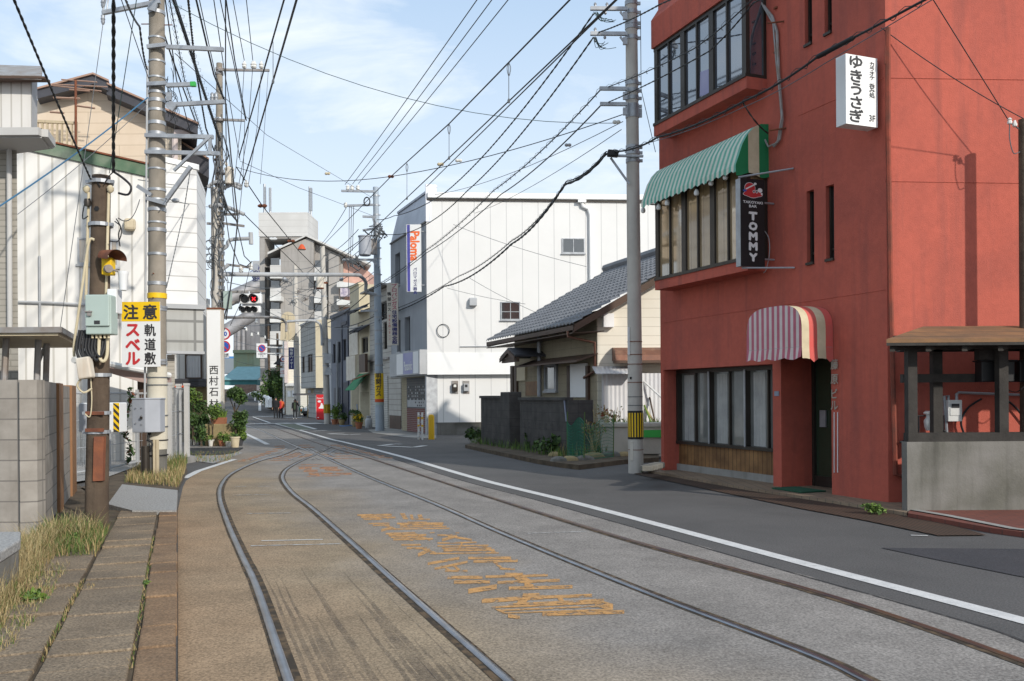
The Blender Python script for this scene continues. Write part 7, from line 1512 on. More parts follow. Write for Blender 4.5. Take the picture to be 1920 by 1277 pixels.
# wooden pole
YO = 9.0; pw = at(181, 985, YO); pw.z = .08; tw = at(190, 330, YO)
wpL = thing('wooden_pole', 'short weathered wooden pole crowded with boxes and cables on the left pavement', 'utility pole', pw)
ln = lambda py: pw.lerp(tw, (985-py)/655)
k = MB(); ns = 24; pts = []
for i in range(15):
    c = pw.lerp(tw, i/14); r0 = .113-.026*i/14
    pts += [c+V((cos(2*pi*j/ns), sin(2*pi*j/ns), 0))*(r0*(1+.035*sin(j*3.1)+.02*random.uniform(-1, 1))) for j in range(ns)]
k.mesh(pts, [(i*ns+j, i*ns+(j+1) % ns, (i+1)*ns+(j+1) % ns, (i+1)*ns+j) for i in range(14) for j in range(ns)]+[tuple(range(14*ns, 15*ns))]); k.build('shaft', 'pole_wood', wpL, True)
k = MB()
for py in (342, 421, 699, 769, 804): c = ln(py); k.lathe(c, [(.118, -.018), (.118, .018)], 16); k.box(c+X*.11-Y_*.03, (.06, .03, .03)); k.box(c-X*.11-Y_*.03, (.06, .03, .03))
k.build('steel_band', 'galv', wpL); k = MB()
for py in (769, 800): c = ln(py)-Y_*.115; k.box(c+X*.02, (.18, .02, .035))
k.build('rusty_strap', 'rust', wpL)
k = MB(); k.lathe(ln(394)-Y_*.093, [(.028, 0), (.026, .002)], 6, 0, (X, Z, Y_*-1)); k.build('hole', 'black', wpL)
k = MB(); a, c = ln(812), ln(893); k.ext([a+V((.02, -.13, 0)), a+V((.105, -.10, 0)), c+V((.105, -.11, 0)), c+V((.02, -.14, 0))], Y_*.05); k.build('rusty_guard', 'rust', wpL)
k = MB(); 
for dx in (-.105, .095): k.tube([ln(362)+V((dx, -.04, 0)), ln(560)+V((dx-.005, -.06, 0))], .014, 8); k.lathe(ln(356)+V((dx+(.02 if dx > 0 else -.02), -.05, 0)), [(.012, -.04), (.032, -.02), (.035, .01), (.015, .035)], 10)
k.tube(smooth_line([ln(452)+V((-.01, -.11, 0)), ln(452)+V((-.05, -.12, 0)), ln(480)+V((-.08, -.12, 0)), ln(560)+V((-.13, -.13, 0)), ln(640)+V((-.19, -.12, 0)), ln(665)+V((-.2, -.1, 0))]), .013, 8); k.build('conduit', 'aw_cream', wpL, True)
k = MB(); ca_ = ln(625)+V((-.03, -.16, 0))
for i in range(7): x_ = -.09+i*.03; dp = random.uniform(.22, .34); k.tube(smooth_line([ca_+V((x_, 0, .04)), ca_+V((x_-.02, -.02, -dp*.6)), ca_+V((x_+.035, -.03, -dp)), ca_+V((x_+.07, 0, -dp*.5)), ca_+V((x_+.07, .03, .03))]), .014, 8)
k.build('cable_loops', 'rubber', wpL, True); k = MB(); k.tube(smooth_line([ca_+V((.11, 0, .03)), ca_+V((.11, -.02, -.2)), ca_+V((.15, -.02, -.27)), ca_+V((.18, 0, -.2)), ca_+V((.18, .02, .04))]), .016, 8); k.tube(smooth_line([ln(700)+V((-.02, -.13, 0)), ln(745)+V((.0, -.14, 0)), ln(775)+V((-.02, -.13, 0)), ln(770)+V((-.07, -.13, 0))]), .006); k.build('pale_cable', 'aw_cream', wpL, True)
k = MB()
for pts_ in ([(195, 345), (205, 330), (213, 322)], [(188, 350), (178, 335), (172, 330)], [(168, 372), (158, 385), (155, 410), (165, 405)], [(225, 462), (222, 440), (226, 425), (215, 415)], [(205, 452), (222, 452), (228, 430), (218, 410)], [(213, 322), (232, 335), (246, 350), (240, 365), (222, 362)]): k.tube(smooth_line([at(x, y, YO-.1) for x, y in pts_], 4), .006 if pts_[0][0] != 213 else .012, 5)
k.build('loose_wire', 'rubber', wpL, True)
k = MB(); k.lathe(at(164, 379, YO-.08), [(.03, -.04), (.035, .0), (.03, .03)], 10); k.build('junction_cap', 'bronze', wpL, True)
# green box
c = at(184, 590, YO-.24); w_, h_ = 48/F*c.y, 74/F*c.y; gx = thing('green_box', 'pale green steel meter box with a padlock on the wooden pole', 'meter box', c-Z*h_/2)
k = MB(); k.box(c+Y_*.08, (w_, .16, h_)); k.build('box', 'box_green', gx, bevel=.012); k = MB(); k.box(c+Z*.04-Y_*.012, (w_*.94, .024, h_*.80)); k.build('door', 'box_green', gx, bevel=.01)
k = MB(); a = c+V((-w_*.28, -.035, 0)); k.box(a, (.035, .025, .03)); k.box(a+Z*.028+X*-.01, (.07, .02, .012)); k.tube([a+V((.01, 0, .015)), a+V((.0, 0, .04)), a+V((-.01, 0, .015))], .004); k.build('padlock', 'galv_old', gx); k = MB(); k.box(c+V((0, -.026, -h_*.20)), (.055, .004, .035)); k.build('label_plate', 'ink', gx)
k = MB()
for i in range(5): k.cyl(c+V((-.08+i*.04, .05, -h_/2-.035)), c+V((-.08+i*.04, .05, -h_/2)), .012, .012, 8)
k.build('cable_gland', 'aw_cream', gx)
c = at(215, 566, YO-.06); k = MB(); k.box(c, (18/F*c.y, .14, 46/F*c.y)); o = k.build('pale_box', 'sign_white', None, loc=c, label='narrow white box fixed beside the green meter box', cat='box', bevel=.012); k = MB(); k.box(c-Z*.14, (.05, .1, .05)); k.build('base', 'galv_old', o)
# old lamp with hood, and the bucket-like lantern
c = at(206, 492, YO-.13); lp = thing('warning_lamp', 'rusty hooded yellow warning lamp on the wooden pole', 'lamp', c-Z*.1); k = MB(); ax = V((.8, -.6, -.18)).normalized(); b0 = at(194, 483, YO-.12); ring0, ring1 = [], []
a1, a2 = basis(ax); e = b0+ax*.26
for i in range(13): t_ = pi*i/12-.25*pi*0; ring0.append(b0+a1*(cos(t_)*.06)*1+Z*(sin(t_)*.075)); ring1.append(e+a1*(cos(t_)*.10)+Z*(sin(t_)*.10))
for i in range(12): k.face((ring0[i], ring0[i+1], ring1[i+1], ring1[i])); k.face((ring1[i]-Z*.006, ring1[i+1]-Z*.006, ring0[i+1]-Z*.006, ring0[i]-Z*.006))
k.build('hood', 'rust', lp, True); k = MB(); k.box(b0+V((.05, -.0, -.09)), (.10, .10, .17)); k.build('yellow_case', 'sign_yellow', lp, bevel=.01); k = MB(); k.cyl(b0+V((.06, -.05, -.12)), b0+V((.09, -.08, -.12)), .04, .04, 12); k.build('lens', 'galv_old', lp)
k = MB(); a = at(231, 512, YO-.12); k.tube([b0+V((.07, -.06, -.12)), a+Z*.005], .012); k.build('lamp_arm', 'galv_old', lp); k = MB(); k.lathe(a, [(.03, .02), (.05, .015), (.05, -.01), (.047, -.02), (.035, -.17), (.02, -.175)], 14); k.build('lantern', 'sign_white', lp, True)
c = at(160, 690, YO-.2); k = MB(); k.box(c, (.135, .10, .21), (X*cos(.15)+Z*sin(.15), Y_, Z*cos(.15)-X*sin(.15))); o = k.build('weathered_box', 'sign_old', None, loc=c, label='weathered white box tilted on the left of the wooden pole', cat='box', bevel=.015); k = MB(); k.tube(smooth_line([c+V((-.04, 0, -.1)), c+V((-.08, 0, -.17)), c+V((-.02, 0, -.24)), c+V((.04, .05, -.2))]), .01); k.build('cable', 'aw_cream', o)
# striped cabinet behind the pole
c = at(187, 783, 9.9); sc_ = thing('striped_cabinet', 'white cabinet with a yellow and black striped edge behind the wooden pole', 'cabinet', at(187, 812, 9.9)); w_, h_ = 74/F*9.9, 56/F*9.9; k = MB(); k.box(c+Y_*.1, (w_, .2, h_)); k.build('box', 'sign_white', sc_, bevel=.01)
k = MB(); xe = c.x+w_/2; n_ = 4; st_ = .065
for i in range(5):
    z_ = c.z+h_/2-i*h_/4.3; q = lambda zz_: min(max(zz_, c.z-h_/2+.004), c.z+h_/2-.004); dl = .045
    k.face((V((xe-.066, 9.897, q(z_+.02))), V((xe-.002, 9.897, q(z_-dl))), V((xe-.002, 9.897, q(z_-dl-.04))), V((xe-.066, 9.897, q(z_-.02)))), 0)
k.build('black_stripe', 'ink', sc_); k = MB(); k.box(V((xe-.034, 9.8985, c.z)), (.066, .002, h_-.01)); k.build('yellow_strip', 'sign_yellow', sc_)
k = MB(); k.box(V((c.x-w_/2+.04, 9.89, c.z)), (.08, .02, h_-.02)); k.build('grey_door', 'box_grey', sc_); k = MB(); k.cyl(c-Z*h_/2, V((c.x, c.y+.1, 0)), .03); k.build('stand', 'galv', sc_)
# ---- second left pole group
YB_ = 28.4; pB = at(410, 830, YB_); pB.z = gz(YB_); B2 = thing('concrete_pole', 'tall concrete pole bristling with bands and cables behind the pillar sign', 'utility pole', pB); zb = lambda px, py, Y=YB_: at(px, py, Y).z
cB = lambda py: at(411.5+(py-120)*-.004, py, YB_)
k = MB(); k.cyl(pB, cB(119), .19, .095, 16); k.build('shaft', 'pole_concrete', B2, True); k = MB(); a = at(403, 352, YB_-.1); k.cyl(V((a.x, a.y, pB.z)), a, .15, .12, 14); k.build('second_shaft', 'pole_grey', B2, True)
for py in [130, 138, 225, 300, 322]+list(range(345, 590, 13)): k = MB(); z = zb(408, py); band(k, cB(py), z, .10+.085*(py-119)/480, random.choice((.05, .08, .11)), .02); k.build('steel_band', random.choice(('galv', 'galv_old')), B2, True)
k = MB()
for a in ((410, 131, 505, 132), (400, 224, 459, 226), (388, 419, 420, 421), (412, 418, 458, 424), (415, 402, 447, 402), (425, 496, 472, 502), (415, 548, 497, 546), (415, 569, 448, 567)): arm(k, *a, YB_-.15, .07, .07)
k.build('cross_arm', 'galv_old', B2); k = MB()
for a in ([(418, 353+0), (440, 345), (452, 349)], [(412, 470), (425, 462), (432, 450), (468, 447)], [(412, 515), (418, 505), (428, 497)], [(390, 351), (405, 341), (430, 344), (452, 354)], [(392, 388), (405, 384), (425, 388), (458, 402)]): k.tube(smooth_line([at(x, y, YB_-.2) for x, y in a]), .06, 8)
k.tube([at(470, 436, YB_-.2), at(471, 458, YB_-.2)], .07, 8); k.build('bracket_arm', 'pale_grey', B2, True)
for i, (x, y) in enumerate(((458, 122), (474, 122), (477, 122), (490, 122), (452, 505), (462, 345), (470, 500))): k = MB(); c = at(x, y, YB_-.15); k.lathe(c, [(.05, -.10), (.075, -.06), (.06, -.02), (.08, .02), (.05, .06), (.03, .12)], 10); k.build('insulator', 'porcelain', B2, True)
c = at(430, 330, YB_-.3); k = MB(); k.lathe(c, [(.12, -.26), (.14, -.24), (.14, .18), (.15, .19), (.15, .24), (.06, .3)], 14); k.lathe(c+V((-.06, -.1, .3)), [(.03, 0), (.05, .03), (.03, .1)], 8); o = k.build('transformer', 'sign_old', B2, True); k = MB(); k.tube([c+Z*.1, c+V((-.3, .2, .1))], .04); k.build('mount', 'galv', o)
k = MB(); c = at(427, 563, YB_-.25); k.box(c, (.22, .18, .55)); k.build('green_box', 'box_green', B2)
k = MB()
for _ in range(20):
    y0 = random.uniform(240, 560); x = random.uniform(402, 421); a = at(x, y0, YB_-.26); k.tube(smooth_line([a]+[a+V((random.uniform(-.16, .16), random.uniform(-.1, .05), -j*random.uniform(.25, .5))) for j in range(1, 5)], 3), random.choice((.012, .018, .024)), 4)
for _ in range(10): c = at(random.uniform(388, 402), random.uniform(448, 500), YB_-.3); k.tube([c+V((.14*cos(a*.5), 0, .14*sin(a*.5))) for a in range(11)], .014, 4)
k.build('cable_tangle', 'wire_grey', B2)
# signal
YS_ = 27.9; c = at(467, 568, YS_); ts = thing('tram_signal', 'two row traffic signal with a lit red cross hung from the left pole', 'traffic signal', c-Z*.35)
def px2(x0, y0, x1, y1, dep, dy=0): k.box(V(((at(x0, 0, YS_).x+at(x1, 0, YS_).x)/2, YS_+dy, (zb(467, y0, YS_)+zb(467, y1, YS_))/2)), ((x1-x0)/F*YS_, dep, (y1-y0)/F*YS_))
k = MB(); px2(447, 551, 487, 570, .18); k.build('upper_case', 'white_plain', ts, bevel=.03); k = MB(); px2(448, 574, 485, 587, .16); k.build('lower_case', 'white_plain', ts, bevel=.03); k = MB(); px2(450, 570, 484, 574, .08, .05); px2(445.5, 555, 447, 582, .05, .05); k.build('frame', 'galv', ts)
for x, y, r_, m_ in ((458.3, 560.5, .125, 'lens_dark'), (475.8, 560.3, .125, 'lens_red'), (455, 580.5, .082, 'lens_dark'), (466.5, 580.5, .082, 'lens_dark'), (477.5, 580.5, .082, 'lens_dark')):
    c = at(x, y, YS_-.10); k = MB(); k.lathe(c+Y_*.01, [(r_, -.005), (r_, .005)], 18, 0, (X, Z, -Y_)); l_ = k.build('lens', m_, ts); k = MB(); N2 = 14
    for i in range(N2): t0, t1 = pi*(i/N2*1.3-.15), pi*((i+1)/N2*1.3-.15); q = lambda t_, o_: c+X*(r_*1.12*cos(t_))+Z*(r_*1.12*sin(t_))-Y_*o_; k.face((q(t0, -.02), q(t1, -.02), q(t1, .2*(.4+.6*abs(sin(t1)))), q(t0, .2*(.4+.6*abs(sin(t0))))))
    k.build('visor', 'ink', l_)
    if m_ == 'lens_red':
        k = MB()
        for s_ in (-1, 1): k.box(c-Y_*.004, (.15, .006, .024), ((X+Z*s_).normalized(), Y_, (Z-X*s_).normalized()))
        k.build('lit_cross', 'lens_lit', ts)
k = MB(); k.tube([at(467, 551, YS_), at(467, 546, YS_)], .03); k.tube([at(487, 560, YS_+.1), at(489, 547, YS_+.1)], .03); k.build('hanger', 'galv', ts)
# street arches that carry the trolley span wires
ar = thing('span_arch', 'long grey pipe arch spanning the street from the left pole to the grey pole', 'span arch', at(560, 516, 30)); k = MB(); k.tube(smooth_line([at(412, 514, 28.3), at(540, 515, 31), at(662, 515.5, 37), at(677, 519, 38.5), at(686, 530, 39.2), at(687, 547, 39.5), at(705, 552, 39.8)], 5), .075, 10); k.build('pipe', 'pale_grey', ar, True)
k = MB()
for x, y in ((533, 516), (640, 517)): c = at(x, y, 31+(x-540)*.055); k.lathe(c-Z*.15, [(.05, -.06), (.09, 0), (.05, .08)], 8)
k.build('clamp', 'galv', ar)
a2_ = thing('span_arch', 'second rusty pipe arch lower down beyond the traffic signal', 'span arch', at(480, 597, 42)); k = MB(); k.tube(smooth_line([at(415, 595, 40), at(505, 595, 46), at(526, 598, 48), at(536, 606, 48.5), at(536.5, 622, 48.5)], 5), .07, 8); k.build('pipe', 'galv_old', a2_, True)
a3_ = thing('span_arch', 'pale bent pipe bracket reaching left from the pole with the striped band', 'span arch', at(560, 602, 54)); k = MB(); k.tube(smooth_line([at(538, 603, 54), at(583, 601, 54.3), at(598, 606, 54.5), at(602.5, 618, 54.6), at(603.5, 648, 54.6)], 5), .075, 8); k.build('pipe', 'pale_grey', a3_, True); k = MB(); k.tube([at(603.5, 645, 54.6), at(612, 645, 55)], .05); k.build('clamp', 'galv', a3_)
# pole C, D, E, F and far wooden poles
def pole(name, label, base, top_px, rb_, rt, m_, bands=(), hgt=None):
    o = thing(name, label, 'utility pole', base); t_ = at(*top_px, base.y); k = MB(); k.cyl(base, t_, rb_, rt, 18); k.build('shaft', m_, o, True)
    for py in bands:
        f = (at(0, py, base.y).z-base.z)/(t_.z-base.z); c = base.lerp(t_, f); k = MB(); r_ = rb_+(rt-rb_)*f; k.lathe(c, [(r_+.012, -.035), (r_+.012, .035)], 16); k.box(c+X*(r_+.03), (.06, .04, .05)); k.build('steel_band', 'galv', o, True)
    return o, base, t_
gC = gnd(712.5, 808)
C_, bC, tC = pole('grey_pole', 'slim blue grey pole with a yellow gas advert and a transformer', gC, (704.5, 351), .20, .125, 'pole_paint', (372, 390, 408, 425, 432, 445, 470, 490, 520, 560, 600, 625, 650, 690))
cC = lambda py: bC.lerp(tC, (808-py)/457)
k = MB(); a, c = cC(700), cC(748); k.cyl(c, a, .205, .198, 18); k.build('yellow_advert', 'sign_yellow', C_, True); k = MB(); a, c = cC(748.3), cC(754); k.cyl(c, a, .205, .205, 18); k.build('red_band', 'red_orange', C_, True); k = MB(); a, c = cC(754.5), cC(759); k.cyl(c, a, .205, .205, 18); k.build('green_band', 'box_green', C_, True)
k = MB()
for ch, py in zip('明関ガス', (705, 716, 727, 738)): text(k, ch, cC(py)-Y_*.21, X, Z, .27, 0, .02)
k.build('lettering', 'ink', C_)
k = MB()
for a in ((640, 358, 702, 359), (646, 386, 700, 384), (680, 406, 705, 407), (680, 432, 705, 428), (642, 487, 706, 487), (676, 583, 708, 582)): arm(k, *a, 39.7, .09, .09)
arm(k, 698, 487, 706, 497, 39.7, .1, .1); arm(k, 706, 430, 699, 405, 39.7, .12, .08); k.build('cross_arm', 'galv', C_)
c = at(684, 462, 39.6); k = MB(); k.lathe(c, [(.22, -.42), (.27, -.38), (.27, .40), (.30, .41), (.30, .46), (.1, .5)], 16); o = k.build('transformer', 'box_grey', C_, True); k = MB(); k.box(c+V((.4, .1, 0)), (.25, .15, .7)); k.box(c+V((.32, 0, -.3)), (.3, .1, .08)); k.build('mount', 'galv_old', o)
c = at(688, 378, 39.6); k = MB(); k.tube([c+V((.13*cos(a*.42), 0, .19*sin(a*.42))) for a in range(16)], .03, 6); k.build('cable_coil', 'wire', C_)
for x in (648, 652, 660, 671): k = MB(); k.lathe(at(x, 352 if x != 648 else 384, 39.7), [(.05, -.12), (.09, -.06), (.07, 0), (.09, .05), (.03, .12)], 10); k.build('insulator', 'porcelain', C_, True)
k = MB()
for _ in range(22): a = at(random.uniform(700, 718), random.uniform(415, 440), 39.5); k.tube([a, a+V((random.uniform(-.3, .3), 0, random.uniform(-.35, .2))), a+V((random.uniform(-.2, .3), 0, random.uniform(-.6, 0)))], .022, 4)
for _ in range(14): a = at(random.uniform(655, 672), random.uniform(482, 492), 39.5); k.tube([a, a+V((random.uniform(-.3, .3), 0, random.uniform(-.25, .2))), a+V((random.uniform(-.2, .3), 0, random.uniform(-.5, .1)))], .03, 4)
k.build('cable_tangle', 'wire_grey', C_)
gD = gnd(1192.5, 887); D_, bD, tD = pole('concrete_pole', 'big concrete pole with a yellow and black striped guard beside the red building', gD, (1182, -140), .135, .098, 'pole_grey', (15, 32, 52, 60, 80, 165, 179, 193, 208, 215, 220, 226, 285, 295, 310))
cD = lambda py: bD.lerp(tD, (887-py)/1027); YD = gD.y
k = MB(); a, c = cD(770), cD(823); k.cyl(c, a, .141, .139, 24); g_ = k.build('guard_sleeve', 'black', D_, True); k = MB()
for i in range(8):
    t_ = -pi/2+(i-3.5)*.36; r_ = .1425; q = lambda tt, P: P+V((cos(tt), sin(tt), 0))*r_
    a, c = cD(774), cD(819); k.face((q(t_-.09, c), q(t_+.09, c), q(t_+.09, a), q(t_-.09, a)))
k.build('yellow_stripe', 'sign_yellow', g_)
for py in (641, 665, 683, 717, 744, 760, 790, 843): k = MB(); c = cD(py); k.lathe(c, [(.136, -.006), (.136, .006)], 18); k.build('tie_wire', 'rust' if py % 2 else 'wire_grey', D_)
k = MB(); k.box(cD(845)+V((-.09, -.115, 0)), (.05, .012, .33)); k.build('paper_notice', 'sign_old', D_); k = MB(); k.box(cD(640)+V((-.115, -.07, 0)), (.03, .05, .5)); k.build('cable_cover', 'sign_white', D_); k = MB(); k.lathe(cD(709)+V((-.09, -.10, 0)), [(.015, -.02), (.02, .02)], 8); k.build('knot_hole', 'black', D_)
k = MB()
for x0, y in ((1107, 16), (1107, 63), (1124, 166), (1125, 195)): arm(k, x0, y, 1176, y+.5, YD-.13, .06, .06); arm(k, 1168, y+14, 1176, y+14, YD-.13, .13, .05)
arm(k, 1145, 292, 1206, 293, YD-.14, .035, .06); arm(k, 1145, 296, 1180, 345, YD-.14, .035, .035); arm(k, 1163, 22, 1172, 34, YD-.13, .03, .04); arm(k, 1163, 69, 1172, 81, YD-.13, .03, .04); k.build('cross_arm', 'galv', D_)
for x, y in ((1116, 10), (1138, 10), (1116, 57), (1134, 68), (1116, 74), (1135, 22)): k = MB(); k.lathe(at(x, y, YD-.13), [(.012, -.05), (.028, -.03), (.02, 0), (.03, .02), (.012, .05)], 8); k.build('insulator', 'galv', D_, True)
k = MB()
for y0 in (28, 76):
    for _ in range(9): a = at(1112+random.uniform(0, 8), y0-6, YD-.15); c = at(1150+random.uniform(-28, 6), y0+random.uniform(0, 14), YD-.15); k.tube(smooth_line([a, a.lerp(c, .4)-Z*random.uniform(.04, .14), c], 5), .005, 4)
k.build('cable_tails', 'wire_green', D_)
gE = gnd(614, 795); E_, bE, tE = pole('concrete_pole', 'slim grey pole with a black and yellow striped band beside the vending machine', gE, (604.5, 462), .20, .15, 'pole_grey', (560, 600, 640, 668, 690))
k = MB(); a, c = bE.lerp(tE, (795-758)/333), bE.lerp(tE, (795-775)/333); k.cyl(c, a, .21, .21, 18); g_ = k.build('striped_band', 'black', E_, True); k = MB()
for i in range(7):
    t_ = -pi/2+(i-3)*.42; q = lambda tt, P: P+V((cos(tt), sin(tt), 0))*.213; k.face((q(t_-.1, c), q(t_+.1, c), q(t_+.1, a), q(t_-.1, a)))
k.build('yellow_stripe', 'sign_yellow', g_); k = MB(); pbox(k, 608, 663, 622, 681, gE.y-.3, .2); k.build('grey_sign_back', 'galv', E_); k = MB(); k.ext([at(607, 703, gE.y-.3), at(623, 703, gE.y-.3), at(620, 692, gE.y-.3), at(616, 688, gE.y-.3), at(610, 692, gE.y-.3)], Y_*.1); k.build('sign_back', 'galv', E_)
gF = gnd(557.5, 781); F_, bF_, tF = pole('steel_pole', 'thick smooth grey pole behind the walkers at the crossing', gF, (553.5, 498), .30, .2, 'pole_grey', (560, 610, 650, 710))
k = MB(); c = at(547, 672, gF.y-.1); k.box(c, (10/F*gF.y, .2, 41/F*gF.y)); o = k.build('taxi_sign', 'navy', None, loc=c, label='dark blue vertical sign with white characters on the thick grey pole', cat='sign'); k = MB(); vtext(k, '鴨部ハイヤー', c-Y_*.11, X, Z, .29, .31, 0, .02); k.build('lettering', 'sign_white', o); k = MB()
for s_ in (-1, 1): k.box(c+X*(s_*5.2/F*gF.y), (.05, .22, 41/F*gF.y))
k.build('frame', 'galv', o)
for x, y, yt, lab in ((523, 778, 625, 'dark slender pole by the bank right of the parking sign'), (506, 770, 612, 'thin dark wooden pole rising left of the brown house')): g_ = gnd(x, y-6); pole('wooden_pole', lab, g_, (x-3, yt), .17, .12, 'pole_wood', (640,))
# round-topped board seen from the back, its pole and the traffic signs
Yr = 80; o = thing('board_back', 'large beige round topped board seen from behind above the street', 'sign board', at(540, 640, Yr)); k = MB(); q = lambda x, y: at(x, y, Yr)
k.ext([q(525, 638), q(552, 638), q(553, 605)]+[q(540+13*cos(t_/10*pi), 598-13.5*sin(t_/10*pi)) for t_ in range(11)]+[q(527, 605)], Y_*.15); k.build('board', 'board_beige', o); k = MB(); pbox(k, 536, 590, 537.3, 640, Yr-.06, .05); pbox(k, 542, 590, 543.3, 640, Yr-.06, .05); pbox(k, 525, 602, 553, 604, Yr-.06, .05); k.build('stiffener', 'aw_cream', o)
gS = gnd(532.5, 776); o, b_, t_ = pole('sign_pole', 'white sign pole carrying several traffic signs at the crossing', gS, (531.5, 640), .10, .09, 'pipe_white', ()); k = MB(); k.tube([at(532, 652, gS.y), at(501, 651, gS.y)], .07); k.tube([at(532, 663, gS.y), at(501, 663, gS.y)], .07); k.build('outrigger', 'pipe_white', o)
def disc2(name, x, y, rpx, Yq, fill, ring, parent=None, txt=None, tcol=None, slash=None):
    c = at(x, y, Yq); r_ = rpx/F*Yq; k = MB(); k.lathe(c, [(r_, -.02), (r_, .02)], 28, 0, (X, Z, -Y_)); b_ = k.build(name, ring, parent, loc=c); k = MB(); k.lathe(c-Y_*.022, [(r_*.78, -.002), (r_*.78, .002)], 28, 0, (X, Z, -Y_)); k.build('field', fill, b_)
    if slash: k = MB(); k.box(c-Y_*.028, (r_*1.7, .006, r_*.2), ((X-Z).normalized(), Y_, (X+Z).normalized())); k.build('slash', ring, b_)
    if txt: k = MB(); text(k, txt, c-Y_*.026, X, Z, r_*1.0, 0, .04); k.build('lettering', tcol, b_)
    return b_
c = at(491, 657.5, gS.y-.1); np_ = thing('parking_sign', 'white rectangular no parking sign on an arm left of the sign pole', 'traffic sign', c-Z*.6); k = MB(); k.box(c, (20/F*gS.y, .05, 27/F*gS.y)); k.build('plate', 'sign_white', np_); disc2('roundel', 491, 653, 7, gS.y-.16, 'sign_blue', 'sign_red', np_, slash=True)
k = MB(); text(k, '日曜休日', at(491, 664, gS.y-.13), X, Z, .2, 0, .01); text(k, '8−20', at(491, 667.5, gS.y-.13), X, Z, .16, 0, .01); k.build('lettering', 'ink', np_)
o2 = disc2('weight_sign', 531, 673.5, 5, gS.y-.2, 'sign_white', 'sign_red', o, '43', 'sign_blue'); k = MB(); pbox(k, 526, 679, 536.5, 686, gS.y-.2, .05); k.build('small_plate', 'sign_white', o); k = MB(); pbox(k, 525.5, 690, 537, 707, gS.y-.2, .05); k.build('large_plate', 'sign_white', o)
k = MB(); text(k, '自動車', at(531, 681.5, gS.y-.22), X, Z, .13); text(k, '通行止', at(531, 684.5, gS.y-.22), X, Z, .13); k.build('plate_lettering', 'ink', o); k = MB(); text(k, '大型車', at(531, 696, gS.y-.22), X, Z, .19); text(k, '通り抜禁止', at(531, 700, gS.y-.22), X, Z, .13); k.build('red_lettering', 'sign_red', o)
Y3 = 41; lp_ = thing('limit_sign', 'round thirty speed limit sign half hidden by the pillar sign', 'traffic sign', at(419, 640, Y3)); disc2('roundel', 420.5, 626, 11.5, Y3, 'sign_white', 'sign_red', lp_, '30', 'sign_blue')
lp2 = thing('no_parking_sign', 'round blue no parking sign below the speed limit sign', 'traffic sign', at(419, 662, Y3)); disc2('roundel', 420.5, 650, 11.2, Y3, 'sign_blue', 'sign_red', lp2, slash=True); k = MB(); pbox(k, 411, 662, 429, 671, Y3, .05); k.build('plate', 'sign_white', lp2); k = MB(); text(k, '自動車', at(421.5, 664.7, Y3-.01), X, Z, .12); text(k, '8-20を除く', at(421.5, 668.3, Y3-.01), X, Z, .075); k.build('lettering', 'ink', lp2)
g_ = gnd(419, 812); pole('sign_post', 'thin post behind the pillar sign carrying the two round signs', V((at(418, 700, Y3+.15).x, Y3+.15, gz(Y3))), (418, 612), .05, .05, 'galv', ())
# red and grey street lanterns hung on the wires
c = at(566, 463, 48); k = MB(); k.lathe(c, [(.22, -.14), (.17, -.02), (.10, .1), (.05, .14)], 14); o = k.build('red_lamp', 'red_orange', None, True, loc=c, label='orange red hooded lamp hung above the street before the apartment block', cat='lamp'); k = MB(); k.lathe(c, [(.18, -.16), (.16, -.13)], 12); k.build('lens', 'sign_old', o)
c = at(600, 530, 52); k = MB(); k.lathe(c, [(.14, -.35), (.22, -.32), (.22, .3), (.12, .36)], 12); o = k.build('rusty_transformer', 'sign_old', None, True, loc=c, label='rust stained transformer high on the pole with the striped band', cat='transformer'); k = MB(); k.lathe(c, [(.22, -.36), (.24, -.30)], 12); k.box(c+V((.25, .1, 0)), (.3, .08, .1)); k.build('rusty_base', 'rust', o)
# ---------------------------------------------------------------- overhead wires
def lev(px, py, Zh):
    """point on the pixel ray at a given height (a wire runs nearly level)"""
    r = ray(px, py); return V((0, 0, H))+r*((Zh-H)/r.z)
def wire(label, pts, r=.006, sag=0, m='wire', twist=0, loops=0, ext=0, group=None, name='overhead_wire', cat='wire'):
    P = []
    for q in pts:
        if isinstance(q, V): P.append(q)
        elif len(q) == 3: P.append(at(*q))
        else: P.append(lev(q[0], q[1], P[0].z))
    if ext: P[-1] = P[-1]+(P[-1]-P[-2]).normalized()*ext
    sags = sag if isinstance(sag, (list, tuple)) else [sag]*(len(P)-1)
    line = []
    for a, b_, s_ in zip(P, P[1:], sags): line += hang(a, b_, s_, 12 if s_ else 3)[(1 if line else 0):]
    k = MB()
    if twist:
        n_ = int(sum((a-b_).length for a, b_ in zip(line, line[1:]))/twist*5); n_ = min(n_, 700)
        tot = [0]
        for a, b_ in zip(line, line[1:]): tot.append(tot[-1]+(a-b_).length)
        def pos(d_):
            for i in range(len(line)-1):
                if d_ <= tot[i+1]: return line[i].lerp(line[i+1], (d_-tot[i])/max(1e-6, tot[i+1]-tot[i])), (line[i+1]-line[i]).normalized()
            return line[-1], (line[-1]-line[-2]).normalized()
        R_ = loops or r*.42; h = []
        for ph in ((0,) if loops else (0, pi)):
            h = []
            for i in range(n_+1):
                c, t_ = pos(tot[-1]*i/n_); a_, b2 = basis(t_); an = i/5*2*pi+ph; h.append(c+a_*(R_*cos(an))+b2*(R_*sin(an)))
            k.tube(h, r*(.3 if loops else .68), 5)
        if loops: k.tube(line, r, 5)
    else: k.tube(line, r, 5)
    return k.build(name, m, None, loc=P[0], label=label, cat=cat, group=group)
